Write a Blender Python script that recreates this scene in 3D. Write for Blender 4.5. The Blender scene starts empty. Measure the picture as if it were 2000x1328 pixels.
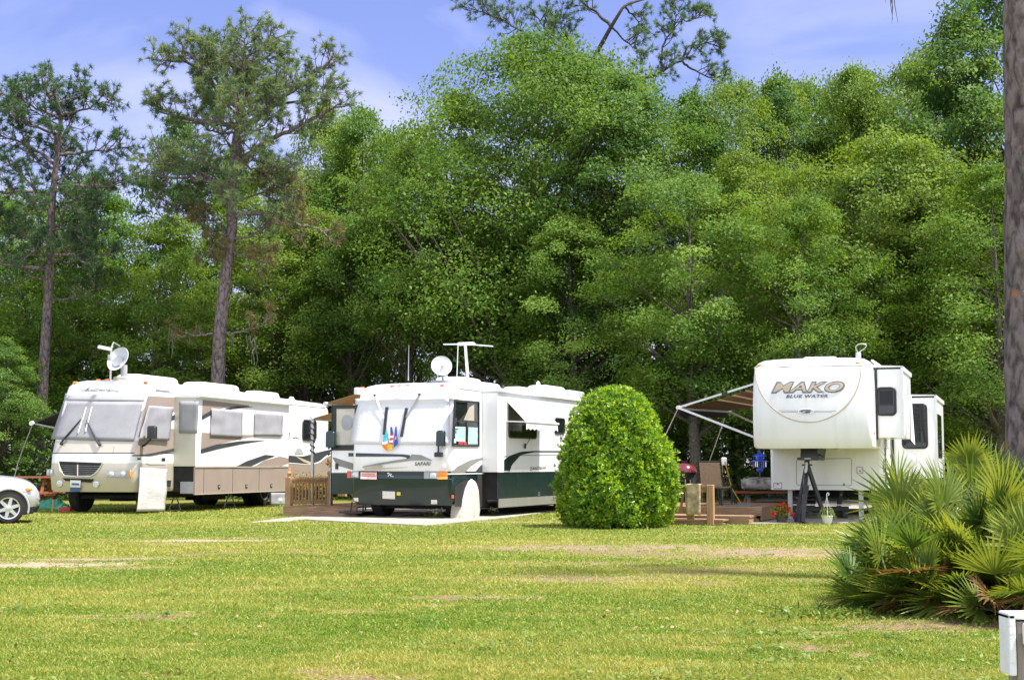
import bpy, math, random
import numpy as np
from mathutils import Vector, Matrix

R = math.radians
scene = bpy.context.scene
COL = scene.collection
FPX = 2778.0                      # focal length in photo pixels (50 mm on 36 mm)
PITCH = math.atan(242 / FPX)
EYE = 1.3

# ------------------------------------------------------------------ camera
cam_data = bpy.data.cameras.new('camera')
cam_data.sensor_width = 36.0
cam_data.lens = FPX / 2000 * 36
cam_data.clip_end = 2000
cam = bpy.data.objects.new('camera', cam_data)
cam.location = (0, 0, EYE)
cam.rotation_euler = (math.pi / 2 + PITCH, 0, 0)
COL.objects.link(cam)
scene.camera = cam

# ------------------------------------------------------------------ light
SUN_EL, SUN_AZ = R(64), R(-20)      # azimuth from +X towards +Y
sdir = Vector((math.cos(SUN_EL) * math.cos(SUN_AZ), math.cos(SUN_EL) * math.sin(SUN_AZ), math.sin(SUN_EL)))
sun_data = bpy.data.lights.new('sun', 'SUN')
sun_data.energy = 5.0
sun_data.angle = R(4.0)
sun_data.color = (1.0, 0.95, 0.86)
sun = bpy.data.objects.new('sun', sun_data)
sun.rotation_euler = sdir.to_track_quat('Z', 'Y').to_euler()
sun.location = (30, 10, 60)
COL.objects.link(sun)

world = bpy.data.worlds.new('World')
scene.world = world
world.use_nodes = True
nt = world.node_tree
nt.nodes.clear()
out = nt.nodes.new('ShaderNodeOutputWorld')
bg = nt.nodes.new('ShaderNodeBackground')
bg.inputs['Strength'].default_value = 0.11
sky = nt.nodes.new('ShaderNodeTexSky')
sky.sky_type = 'NISHITA'
sky.sun_disc = False
sky.sun_elevation = SUN_EL
sky.sun_rotation = math.pi / 2 - SUN_AZ
sky.air_density = 1.0
sky.dust_density = 0.6
sky.ozone_density = 2.5
tc = nt.nodes.new('ShaderNodeTexCoord')
mp = nt.nodes.new('ShaderNodeMapping')
mp.inputs['Scale'].default_value = (2.0, 2.0, 5.5)
mp.inputs['Location'].default_value = (1.15, 0.5, 0.2)
nz = nt.nodes.new('ShaderNodeTexNoise')
nz.inputs['Scale'].default_value = 1.5
nz.inputs['Detail'].default_value = 6
nz.inputs['Roughness'].default_value = 0.5
nz.inputs['Distortion'].default_value = 0.5
rp = nt.nodes.new('ShaderNodeValToRGB')
rp.color_ramp.elements[0].position = 0.40
rp.color_ramp.elements[1].position = 0.66
rp.color_ramp.elements[0].color = (0, 0, 0, 1)
rp.color_ramp.elements[1].color = (0.9, 0.9, 0.9, 1)
tint = nt.nodes.new('ShaderNodeMix')
tint.data_type = 'RGBA'
tint.blend_type = 'MULTIPLY'
tint.inputs[0].default_value = 1.0
tint.inputs[7].default_value = (0.93, 0.79, 1.04, 1)
mx = nt.nodes.new('ShaderNodeMix')
mx.data_type = 'RGBA'
mx.inputs[7].default_value = (4.6, 4.7, 7.0, 1)
L = nt.links.new
L(tc.outputs['Generated'], mp.inputs['Vector'])
L(mp.outputs['Vector'], nz.inputs['Vector'])
L(nz.outputs['Fac'], rp.inputs['Fac'])
L(rp.outputs['Color'], mx.inputs[0])
L(sky.outputs['Color'], tint.inputs[6])
L(tint.outputs[2], mx.inputs[6])
# unseen bright cloud bank, added behind the camera to light the vehicle fronts
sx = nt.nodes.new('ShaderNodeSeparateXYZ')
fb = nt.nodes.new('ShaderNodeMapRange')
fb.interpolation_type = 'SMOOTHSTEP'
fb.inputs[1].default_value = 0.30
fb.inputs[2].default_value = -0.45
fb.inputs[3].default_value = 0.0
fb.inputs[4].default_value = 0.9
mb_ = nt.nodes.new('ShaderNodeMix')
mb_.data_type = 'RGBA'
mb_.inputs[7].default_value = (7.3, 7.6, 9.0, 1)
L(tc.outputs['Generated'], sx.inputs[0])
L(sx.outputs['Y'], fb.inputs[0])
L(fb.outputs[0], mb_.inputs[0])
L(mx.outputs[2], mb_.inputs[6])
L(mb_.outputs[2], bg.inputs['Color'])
L(bg.outputs['Background'], out.inputs['Surface'])

scene.view_settings.view_transform = 'Standard'
scene.view_settings.look = 'None'
scene.view_settings.exposure = 0.92
scene.view_settings.gamma = 1
scene.view_settings.use_curve_mapping = False
scene.cycles.max_bounces = 6
scene.cycles.transparent_max_bounces = 8
scene.cycles.use_denoising = True

# ------------------------------------------------------------------ photo geometry -> world
CP, SP = math.cos(PITCH), math.sin(PITCH)
def ray(u, v):
    x = (u - 1000) / FPX
    y = (664 - v) / FPX
    return Vector((x, CP - SP * y, SP + CP * y))
def at(u, v, Y):
    d = ray(u, v)
    t = Y / d.y
    return Vector((d.x * t, Y, EYE + d.z * t))
def gnd(u, v, z=0.0):
    d = ray(u, v)
    t = (z - EYE) / d.z
    return Vector((d.x * t, d.y * t, z))

ZW = {1: (0, 640, 3.1625), 2: (240, 680, 3.495), 3: (520, 640, 3.163), 4: (840, 640, 3.162), 5: (1280, 660, 3.321),
      6: (1440, 660, 3.3205), 7: (1560, 820, 2.614), 8: (1060, 720, 3.906)}
def Z(k, x, y):
    a, b, s = ZW[k]
    return (a + x / s, b + y / s)

# ------------------------------------------------------------------ materials
MATS = {}
def pm(name, col, rough=0.5, var=0.12, scale=6.0, metal=0.0, bump=0.0, bscale=None, coat=0.0, spec=0.5, dirt=None, trans=0.0):
    """procedural paint / cloth / plastic: base colour broken up by noise, optional bump and dirt"""
    if name in MATS:
        return MATS[name]
    m = bpy.data.materials.new(name)
    m.use_nodes = True
    n = m.node_tree
    b = n.nodes['Principled BSDF']
    b.inputs['Roughness'].default_value = rough
    b.inputs['Metallic'].default_value = metal
    b.inputs['Coat Weight'].default_value = coat
    b.inputs['Specular IOR Level'].default_value = spec
    t = n.nodes.new('ShaderNodeTexCoord')
    z = n.nodes.new('ShaderNodeTexNoise')
    z.inputs['Scale'].default_value = scale
    z.inputs['Detail'].default_value = 5
    r = n.nodes.new('ShaderNodeValToRGB')
    c = np.array(col)
    lo = np.clip(c * (1 - var), 0, 1)
    hi = np.clip(c * (1 + var), 0, 1)
    r.color_ramp.elements[0].position = 0.3
    r.color_ramp.elements[1].position = 0.7
    r.color_ramp.elements[0].color = (*lo, 1)
    r.color_ramp.elements[1].color = (*hi, 1)
    n.links.new(t.outputs['Object'], z.inputs['Vector'])
    n.links.new(z.outputs['Fac'], r.inputs['Fac'])
    src = r.outputs['Color']
    if dirt:
        z2 = n.nodes.new('ShaderNodeTexNoise')
        mp2 = n.nodes.new('ShaderNodeMapping')
        mp2.inputs['Scale'].default_value = (5, 5, 0.6)
        z2.inputs['Scale'].default_value = 1.3
        z2.inputs['Detail'].default_value = 6
        n.links.new(t.outputs['Object'], mp2.inputs['Vector'])
        n.links.new(mp2.outputs['Vector'], z2.inputs['Vector'])
        r2 = n.nodes.new('ShaderNodeValToRGB')
        r2.color_ramp.elements[0].position = 0.5
        r2.color_ramp.elements[1].position = 0.8
        r2.color_ramp.elements[0].color = (0, 0, 0, 1)
        r2.color_ramp.elements[1].color = (0.35, 0.35, 0.35, 1)
        n.links.new(z2.outputs['Fac'], r2.inputs['Fac'])
        mm = n.nodes.new('ShaderNodeMix')
        mm.data_type = 'RGBA'
        mm.inputs[7].default_value = (*dirt, 1)
        n.links.new(r2.outputs['Color'], mm.inputs[0])
        n.links.new(src, mm.inputs[6])
        src = mm.outputs[2]
    n.links.new(src, b.inputs['Base Color'])
    if bump:
        z3 = n.nodes.new('ShaderNodeTexNoise')
        z3.inputs['Scale'].default_value = bscale or scale * 3
        z3.inputs['Detail'].default_value = 4
        bp = n.nodes.new('ShaderNodeBump')
        bp.inputs['Strength'].default_value = bump
        bp.inputs['Distance'].default_value = 0.05
        n.links.new(t.outputs['Object'], z3.inputs['Vector'])
        n.links.new(z3.outputs['Fac'], bp.inputs['Height'])
        n.links.new(bp.outputs['Normal'], b.inputs['Normal'])
    if trans:
        tr = n.nodes.new('ShaderNodeBsdfTranslucent')
        n.links.new(src, tr.inputs['Color'])
        ms = n.nodes.new('ShaderNodeMixShader')
        ms.inputs[0].default_value = trans
        n.links.new(b.outputs[0], ms.inputs[1])
        n.links.new(tr.outputs[0], ms.inputs[2])
        n.links.new(ms.outputs[0], n.nodes['Material Output'].inputs['Surface'])
    MATS[name] = m
    return m

def leaf_mat(name, c0, c1, trans=0.4, rough=0.45, objvar=0.12, tcol=None, spec=0.35):
    """leaf colour runs from c0 to c1 with the per-leaf 'tint' attribute; each tree shifts a little"""
    m = bpy.data.materials.new(name)
    m.use_nodes = True
    n = m.node_tree
    b = n.nodes['Principled BSDF']
    b.inputs['Roughness'].default_value = rough
    b.inputs['Specular IOR Level'].default_value = spec
    a = n.nodes.new('ShaderNodeAttribute')
    a.attribute_name = 'tint'
    mi = n.nodes.new('ShaderNodeMix')
    mi.data_type = 'RGBA'
    mi.inputs[6].default_value = (*c0, 1)
    mi.inputs[7].default_value = (*c1, 1)
    n.links.new(a.outputs['Fac'], mi.inputs[0])
    oi = n.nodes.new('ShaderNodeObjectInfo')
    hs = n.nodes.new('ShaderNodeHueSaturation')
    mr = n.nodes.new('ShaderNodeMapRange')
    mr.inputs[3].default_value = 0.5 - 0.18 * objvar
    mr.inputs[4].default_value = 0.5 + 0.18 * objvar
    n.links.new(oi.outputs['Random'], mr.inputs[0])
    n.links.new(mr.outputs[0], hs.inputs['Hue'])
    mr2 = n.nodes.new('ShaderNodeMapRange')
    mr2.inputs[3].default_value = 1 + 1.6 * objvar
    mr2.inputs[4].default_value = 1 - 1.6 * objvar
    n.links.new(oi.outputs['Random'], mr2.inputs[0])
    n.links.new(mr2.outputs[0], hs.inputs['Value'])
    n.links.new(mi.outputs[2], hs.inputs['Color'])
    n.links.new(hs.outputs[0], b.inputs['Base Color'])
    tr = n.nodes.new('ShaderNodeBsdfTranslucent')
    tm = n.nodes.new('ShaderNodeMix')
    tm.data_type = 'RGBA'
    tm.blend_type = 'MULTIPLY'
    tm.inputs[0].default_value = 1
    tm.inputs[7].default_value = (*(tcol or (1.5, 1.35, 0.6)), 1)
    n.links.new(hs.outputs[0], tm.inputs[6])
    n.links.new(tm.outputs[2], tr.inputs['Color'])
    ms = n.nodes.new('ShaderNodeMixShader')
    ms.inputs[0].default_value = trans
    n.links.new(b.outputs[0], ms.inputs[1])
    n.links.new(tr.outputs[0], ms.inputs[2])
    n.links.new(ms.outputs[0], n.nodes['Material Output'].inputs['Surface'])
    return m

def bark_mat(name, c0, c1, scale=3.0, red=None):
    m = bpy.data.materials.new(name)
    m.use_nodes = True
    n = m.node_tree
    b = n.nodes['Principled BSDF']
    b.inputs['Roughness'].default_value = 0.95
    b.inputs['Specular IOR Level'].default_value = 0.15
    t = n.nodes.new('ShaderNodeTexCoord')
    mp = n.nodes.new('ShaderNodeMapping')
    mp.inputs['Scale'].default_value = (1, 1, 0.42)
    vo = n.nodes.new('ShaderNodeTexVoronoi')
    vo.feature = 'DISTANCE_TO_EDGE'
    vo.inputs['Scale'].default_value = scale * 3
    nz = n.nodes.new('ShaderNodeTexNoise')
    nz.inputs['Scale'].default_value = scale * 6
    nz.inputs['Detail'].default_value = 6
    ad = n.nodes.new('ShaderNodeMath')
    ad.operation = 'MULTIPLY_ADD'
    ad.inputs[1].default_value = 1.6
    r = n.nodes.new('ShaderNodeValToRGB')
    r.color_ramp.elements[0].position = 0.35
    r.color_ramp.elements[1].position = 0.85
    r.color_ramp.elements[0].color = (*c0, 1)
    r.color_ramp.elements[1].color = (*c1, 1)
    n.links.new(t.outputs['Object'], mp.inputs['Vector'])
    nd = n.nodes.new('ShaderNodeVectorMath')
    nd.operation = 'MULTIPLY_ADD'
    nd.inputs[1].default_value = (0.12, 0.12, 0.12)
    n.links.new(nz.outputs['Color'], nd.inputs[0])
    n.links.new(mp.outputs['Vector'], nd.inputs[2])
    n.links.new(mp.outputs['Vector'], nz.inputs['Vector'])
    n.links.new(nd.outputs[0], vo.inputs['Vector'])
    n.links.new(vo.outputs['Distance'], ad.inputs[0])
    n.links.new(nz.outputs['Fac'], ad.inputs[2])
    n.links.new(ad.outputs[0], r.inputs['Fac'])
    src = r.outputs['Color']
    if red:
        n2 = n.nodes.new('ShaderNodeTexNoise')
        n2.inputs['Scale'].default_value = 5
        n2.inputs['Detail'].default_value = 3
        r2 = n.nodes.new('ShaderNodeValToRGB')
        r2.color_ramp.elements[0].position = 0.66
        r2.color_ramp.elements[1].position = 0.70
        n.links.new(t.outputs['Object'], n2.inputs['Vector'])
        n.links.new(n2.outputs['Fac'], r2.inputs['Fac'])
        mm = n.nodes.new('ShaderNodeMix')
        mm.data_type = 'RGBA'
        mm.inputs[7].default_value = (*red, 1)
        n.links.new(r2.outputs['Color'], mm.inputs[0])
        n.links.new(src, mm.inputs[6])
        src = mm.outputs[2]
    n.links.new(src, b.inputs['Base Color'])
    bp = n.nodes.new('ShaderNodeBump')
    bp.inputs['Strength'].default_value = 0.9
    bp.inputs['Distance'].default_value = 0.05
    n.links.new(ad.outputs[0], bp.inputs['Height'])
    n.links.new(bp.outputs['Normal'], b.inputs['Normal'])
    return m

def wood_mat(name, c0, c1, axis=0):
    m = bpy.data.materials.new(name)
    m.use_nodes = True
    n = m.node_tree
    b = n.nodes['Principled BSDF']
    b.inputs['Roughness'].default_value = 0.8
    b.inputs['Specular IOR Level'].default_value = 0.2
    t = n.nodes.new('ShaderNodeTexCoord')
    mp = n.nodes.new('ShaderNodeMapping')
    s = [14, 14, 14]
    s[axis] = 1.2
    mp.inputs['Scale'].default_value = s
    nz = n.nodes.new('ShaderNodeTexNoise')
    nz.inputs['Scale'].default_value = 2.0
    nz.inputs['Detail'].default_value = 6
    r = n.nodes.new('ShaderNodeValToRGB')
    r.color_ramp.elements[0].position = 0.3
    r.color_ramp.elements[1].position = 0.72
    r.color_ramp.elements[0].color = (*c0, 1)
    r.color_ramp.elements[1].color = (*c1, 1)
    n.links.new(t.outputs['Object'], mp.inputs['Vector'])
    n.links.new(mp.outputs['Vector'], nz.inputs['Vector'])
    n.links.new(nz.outputs['Fac'], r.inputs['Fac'])
    n.links.new(r.outputs['Color'], b.inputs['Base Color'])
    bp = n.nodes.new('ShaderNodeBump')
    bp.inputs['Strength'].default_value = 0.3
    bp.inputs['Distance'].default_value = 0.02
    n.links.new(nz.outputs['Fac'], bp.inputs['Height'])
    n.links.new(bp.outputs['Normal'], b.inputs['Normal'])
    return m

WHITE = pm('white gelcoat', (0.83, 0.835, 0.84), 0.28, 0.03, 1.5, coat=0.3, dirt=(0.66, 0.64, 0.58))
WHITE2 = pm('white plastic', (0.80, 0.80, 0.80), 0.45, 0.04, 3)
CAPWHITE = pm('cap white', (0.79, 0.80, 0.82), 0.25, 0.03, 1.2, coat=0.3, dirt=(0.60, 0.57, 0.50))
CREAM = pm('cream panel', (0.54, 0.53, 0.45), 0.45, 0.05, 2)
TAUPE = pm('taupe paint', (0.31, 0.25, 0.215), 0.3, 0.05, 2, coat=0.25)
GOLD = pm('beige metallic paint', (0.53, 0.49, 0.41), 0.3, 0.06, 2, metal=0.25, coat=0.4)
CHAR = pm('charcoal paint', (0.05, 0.055, 0.06), 0.35, 0.2, 4)
GREEN = pm('dark green paint', (0.006, 0.021, 0.021), 0.25, 0.2, 3, coat=0.3)
GREYP = pm('grey paint', (0.22, 0.22, 0.20), 0.35, 0.1, 4)
OLIVE = pm('olive paint', (0.40, 0.36, 0.26), 0.35, 0.1, 4)
TANP = pm('tan paint', (0.48, 0.40, 0.29), 0.35, 0.08, 4)
GREYCLOTH = pm('grey cover cloth', (0.30, 0.30, 0.325), 0.9, 0.08, 2.5, bump=0.25, bscale=60, spec=0.15)
DGREYCLOTH = pm('dark grey cover cloth', (0.30, 0.31, 0.33), 0.9, 0.08, 2.5, bump=0.25, bscale=60, spec=0.15)
SIDECLOTH = pm('sunlit grey cover cloth', (0.31, 0.31, 0.34), 0.9, 0.08, 2.5, bump=0.25, bscale=60, spec=0.15)
WHITECLOTH = pm('white cover cloth', (0.72, 0.73, 0.76), 0.85, 0.05, 2.5, bump=0.25, bscale=30, spec=0.2)
BLACK = pm('black plastic', (0.02, 0.021, 0.023), 0.45, 0.25, 8)
RUBBER = pm('tyre rubber', (0.018, 0.018, 0.019), 0.85, 0.3, 12, bump=0.2)
DARKUNDER = pm('dark underbody', (0.016, 0.016, 0.017), 0.9, 0.4, 5)
GLASS = pm('dark window glass', (0.012, 0.014, 0.016), 0.06, 0.3, 2, coat=0.5)
STEEL = pm('galvanised steel', (0.50, 0.51, 0.52), 0.4, 0.12, 12, metal=0.7)
ALU = pm('white aluminium', (0.74, 0.75, 0.76), 0.35, 0.06, 8)
CHROME = pm('bright alloy', (0.72, 0.73, 0.75), 0.22, 0.06, 8, metal=0.85)
LAMP = pm('headlamp lens', (0.62, 0.64, 0.66), 0.1, 0.2, 24, coat=0.8)
AMBER = pm('amber lens', (0.85, 0.26, 0.03), 0.2, 0.15, 20, coat=0.5)
AMBERR = pm('orange red lens', (0.75, 0.10, 0.03), 0.2, 0.15, 20, coat=0.5)
GREYPL = pm('grey plastic', (0.34, 0.35, 0.37), 0.5, 0.1, 5)
SILVER = pm('silver car paint', (0.50, 0.52, 0.56), 0.28, 0.04, 3, metal=0.35, coat=0.6)
CONC = pm('pale concrete', (0.33, 0.305, 0.26), 0.9, 0.18, 3, bump=0.3, bscale=40, spec=0.2, dirt=(0.30, 0.27, 0.22))
NAVY = pm('navy lettering', (0.10, 0.11, 0.16), 0.35, 0.1, 5)
TANFAB = pm('tan awning cloth', (0.52, 0.38, 0.24), 0.9, 0.08, 4, spec=0.1, trans=0.35)
DKFAB = pm('dark awning cloth', (0.06, 0.06, 0.065), 0.9, 0.15, 4, spec=0.1)
DECKW = wood_mat('deck timber', (0.20, 0.125, 0.075), (0.40, 0.26, 0.155), 0)
DECKV = wood_mat('rail timber', (0.27, 0.16, 0.085), (0.46, 0.29, 0.155), 2)
REDW = wood_mat('redwood stain', (0.20, 0.055, 0.03), (0.34, 0.11, 0.06), 0)
OLDW = wood_mat('weathered timber', (0.16, 0.14, 0.125), (0.34, 0.31, 0.27), 2)

# ------------------------------------------------------------------ mesh helpers
class MB:
    def __init__(s, mat=None):
        s.v, s.f, s.mi, s.mats, s.cur = [], [], [], [], 0
        if mat:
            s.m(mat)
    def m(s, mat):
        if mat not in s.mats:
            s.mats.append(mat)
        s.cur = s.mats.index(mat)
        return s
    def add(s, vs, fs):
        b = len(s.v)
        s.v.extend(tuple(p) for p in vs)
        for f in fs:
            s.f.append(tuple(b + i for i in f))
            s.mi.append(s.cur)
        return s
    def box(s, x0, x1, y0, y1, z0, z1):
        vs = [(x, y, z) for x in (x0, x1) for y in (y0, y1) for z in (z0, z1)]
        return s.add(vs, [(0, 1, 3, 2), (4, 6, 7, 5), (0, 4, 5, 1), (2, 3, 7, 6), (0, 2, 6, 4), (1, 5, 7, 3)])
    def bar(s, p, q, w, h=None, up=(0, 0, 1)):
        p, q = Vector(p), Vector(q)
        h = h or w
        d = (q - p).normalized()
        up = Vector(up)
        if abs(d.dot(up)) > 0.98:
            up = Vector((0, 1, 0))
        a = d.cross(up).normalized() * (w / 2)
        b = a.cross(d).normalized() * (h / 2)
        vs = [p - a - b, p + a - b, p + a + b, p - a + b, q - a - b, q + a - b, q + a + b, q - a + b]
        return s.add(vs, [(0, 1, 2, 3), (7, 6, 5, 4), (0, 4, 5, 1), (1, 5, 6, 2), (2, 6, 7, 3), (3, 7, 4, 0)])
    def tube(s, pts, r, n=8, caps=True):
        pts = [Vector(p) for p in pts]
        k = len(pts)
        rr = r if isinstance(r, (list, tuple)) else [r] * k
        vs = []
        a = None
        for i, p in enumerate(pts):
            d = (pts[min(i + 1, k - 1)] - pts[max(i - 1, 0)])
            d = d.normalized() if d.length > 1e-9 else Vector((0, 0, 1))
            if a is None:
                a = d.orthogonal().normalized()
            a = (a - d * a.dot(d))
            a = a.normalized() if a.length > 1e-6 else d.orthogonal().normalized()
            b = d.cross(a)
            for j in range(n):
                t = 2 * math.pi * j / n
                vs.append(p + (a * math.cos(t) + b * math.sin(t)) * rr[i])
        fs = []
        for i in range(k - 1):
            for j in range(n):
                j2 = (j + 1) % n
                fs.append((i * n + j, i * n + j2, (i + 1) * n + j2, (i + 1) * n + j))
        if caps:
            fs.append(tuple(range(n))[::-1])
            fs.append(tuple((k - 1) * n + j for j in range(n)))
        return s.add(vs, fs)
    def lathe(s, prof, n=24, o=(0, 0, 0), axis='z', closed=False):
        o = Vector(o)
        ax = {'x': (Vector((1, 0, 0)), Vector((0, 1, 0)), Vector((0, 0, 1))), 'y': (Vector((0, 1, 0)), Vector((0, 0, 1)), Vector((1, 0, 0))),
              'z': (Vector((0, 0, 1)), Vector((1, 0, 0)), Vector((0, 1, 0)))}[axis] if isinstance(axis, str) else axis
        vs = []
        for (r, h) in prof:
            for j in range(n):
                t = 2 * math.pi * j / n
                vs.append(o + ax[0] * h + (ax[1] * math.cos(t) + ax[2] * math.sin(t)) * max(r, 1e-4))
        fs = []
        k = len(prof)
        for i in range(k - 1):
            for j in range(n):
                j2 = (j + 1) % n
                fs.append((i * n + j, i * n + j2, (i + 1) * n + j2, (i + 1) * n + j))
        fs.append(tuple(range(n))[::-1])
        fs.append(tuple((k - 1) * n + j for j in range(n)))
        return s.add(vs, fs)
    def poly(s, pts):
        return s.add(pts, [tuple(range(len(pts)))])
    def prism(s, pts, vec):
        n = len(pts)
        vec = Vector(vec)
        vs = [Vector(p) for p in pts] + [Vector(p) + vec for p in pts]
        fs = [tuple(range(n))[::-1], tuple(range(n, 2 * n))]
        for i in range(n):
            j = (i + 1) % n
            fs.append((i, j, n + j, n + i))
        return s.add(vs, fs)
    def grid(s, P):
        nu, nv = len(P), len(P[0])
        vs = [p for row in P for p in row]
        return s.add(vs, [(i * nv + j, i * nv + j + 1, (i + 1) * nv + j + 1, (i + 1) * nv + j) for i in range(nu - 1) for j in range(nv - 1)])
    def rbox(s, x0, x1, y0, y1, z0, z1, r=0.06, taper=0.0, n=4):
        """box with rounded plan corners and a rounded top"""
        rings = []
        hz = z1 - z0
        rt = min(r, hz * 0.5)
        lv = [(z0, 0.0), (z1 - rt, taper)] + [(z1 - rt + rt * math.sin(a), taper + rt * (1 - math.cos(a))) for a in (R(30), R(60), R(90))]
        for (z, ins) in lv:
            rr = max(r, 0.01)
            xa, xb, ya, yb = x0 + ins, x1 - ins, y0 + ins, y1 - ins
            rr = min(rr, (xb - xa) * 0.49, (yb - ya) * 0.49)
            ring = []
            for (cx, cy, a0) in ((xb - rr, yb - rr, 0), (xa + rr, yb - rr, 90), (xa + rr, ya + rr, 180), (xb - rr, ya + rr, 270)):
                for i in range(n + 1):
                    a = R(a0 + 90 * i / n)
                    ring.append((cx + rr * math.cos(a), cy + rr * math.sin(a), z))
            rings.append(ring)
        return s.loft(rings)
    def loft(s, rings, cap0=True, cap1=True, mfn=None):
        n = len(rings[0])
        b = len(s.v)
        for rg in rings:
            s.v.extend(tuple(p) for p in rg)
        for i in range(len(rings) - 1):
            for j in range(n):
                j2 = (j + 1) % n
                f = (b + i * n + j, b + i * n + j2, b + (i + 1) * n + j2, b + (i + 1) * n + j)
                s.f.append(f)
                if mfn:
                    c = [sum(s.v[q][k] for q in f) / 4 for k in range(3)]
                    s.m(mfn(*c))
                s.mi.append(s.cur)
        if cap0:
            s.f.append(tuple(b + j for j in range(n))[::-1])
            s.mi.append(s.cur)
        if cap1:
            s.f.append(tuple(b + (len(rings) - 1) * n + j for j in range(n)))
            s.mi.append(s.cur)
        return s
    def ball(s, c, rx, ry=None, rz=None, n=12, k=8):
        ry = ry or rx
        rz = rz or rx
        rings = []
        for i in range(1, k):
            a = math.pi * i / k
            rings.append([(c[0] + rx * math.sin(a) * math.cos(2 * math.pi * j / n), c[1] + ry * math.sin(a) * math.sin(2 * math.pi * j / n),
                           c[2] - rz * math.cos(a)) for j in range(n)])
        return s.loft(rings)
    def build(s, name, parent=None, smooth=None, bevel=0, solid=0, loc=None, rz=0):
        me = bpy.data.meshes.new(name)
        me.from_pydata([tuple(map(float, p)) for p in s.v], [], s.f)
        for mm in s.mats:
            me.materials.append(mm)
        me.polygons.foreach_set('material_index', s.mi)
        if smooth:
            me.shade_smooth()
            me.set_sharp_from_angle(angle=R(smooth))
        me.update()
        o = bpy.data.objects.new(name, me)
        COL.objects.link(o)
        if parent:
            o.parent = parent
        if loc:
            o.location = loc
        o.rotation_euler.z = rz
        if solid:
            md = o.modifiers.new('solid', 'SOLIDIFY')
            md.thickness = solid
            md.offset = 0
        if bevel:
            md = o.modifiers.new('bevel', 'BEVEL')
            md.width = bevel
            md.segments = 2
            md.limit_method = 'ANGLE'
            md.angle_limit = R(40)
        return o

def arrays_obj(name, V, Fq, mat, tint=None, parent=None, loc=None):
    """mesh object from numpy arrays: V (n,3), Fq (m,k) all faces of k corners; tint per face"""
    me = bpy.data.meshes.new(name)
    nv, (nf, k) = len(V), Fq.shape
    me.vertices.add(nv)
    me.vertices.foreach_set('co', np.ascontiguousarray(V, dtype=np.float32).ravel())
    me.loops.add(nf * k)
    me.loops.foreach_set('vertex_index', np.ascontiguousarray(Fq, dtype=np.int32).ravel())
    me.polygons.add(nf)
    me.polygons.foreach_set('loop_start', np.arange(0, nf * k, k, dtype=np.int32))
    me.polygons.foreach_set('loop_total', np.full(nf, k, dtype=np.int32))
    me.materials.append(mat)
    if tint is not None:
        at_ = me.attributes.new('tint', 'FLOAT', 'FACE')
        at_.data.foreach_set('value', np.ascontiguousarray(tint, dtype=np.float32))
    me.update(calc_edges=True)
    o = bpy.data.objects.new(name, me)
    COL.objects.link(o)
    if parent:
        o.parent = parent
    if loc is not None:
        o.location = loc
    return o

def tag(o, label, cat, group=None, kind=None):
    if label:
        o['label'] = label
    if cat:
        o['category'] = cat
    if group:
        o['group'] = group
    if kind:
        o['kind'] = kind
    return o
def thing(name, label, cat, loc=(0, 0, 0), rz=0, group=None):
    o = bpy.data.objects.new(name, None)
    o.empty_display_size = 0.3
    COL.objects.link(o)
    o.location = loc
    o.rotation_euler.z = rz
    return tag(o, label, cat, group)

def text_geo(s, size=1.0, shear=0.0, offset=0.0, space=1.0):
    cu = bpy.data.curves.new('lettering', 'FONT')
    cu.body = s
    cu.size = size
    cu.shear = shear
    cu.offset = offset
    cu.space_character = space
    cu.dimensions = '2D'
    cu.fill_mode = 'BOTH'
    cu.resolution_u = 4
    o = bpy.data.objects.new('lettering', cu)
    COL.objects.link(o)
    bpy.context.view_layer.update()
    dg = bpy.context.evaluated_depsgraph_get()
    ev = o.evaluated_get(dg)
    me = ev.to_mesh()
    vs = [(v.co.x, v.co.y) for v in me.vertices]
    fs = [tuple(p.vertices) for p in me.polygons]
    ev.to_mesh_clear()
    bpy.data.objects.remove(o)
    bpy.data.curves.remove(cu)
    return vs, fs

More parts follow.
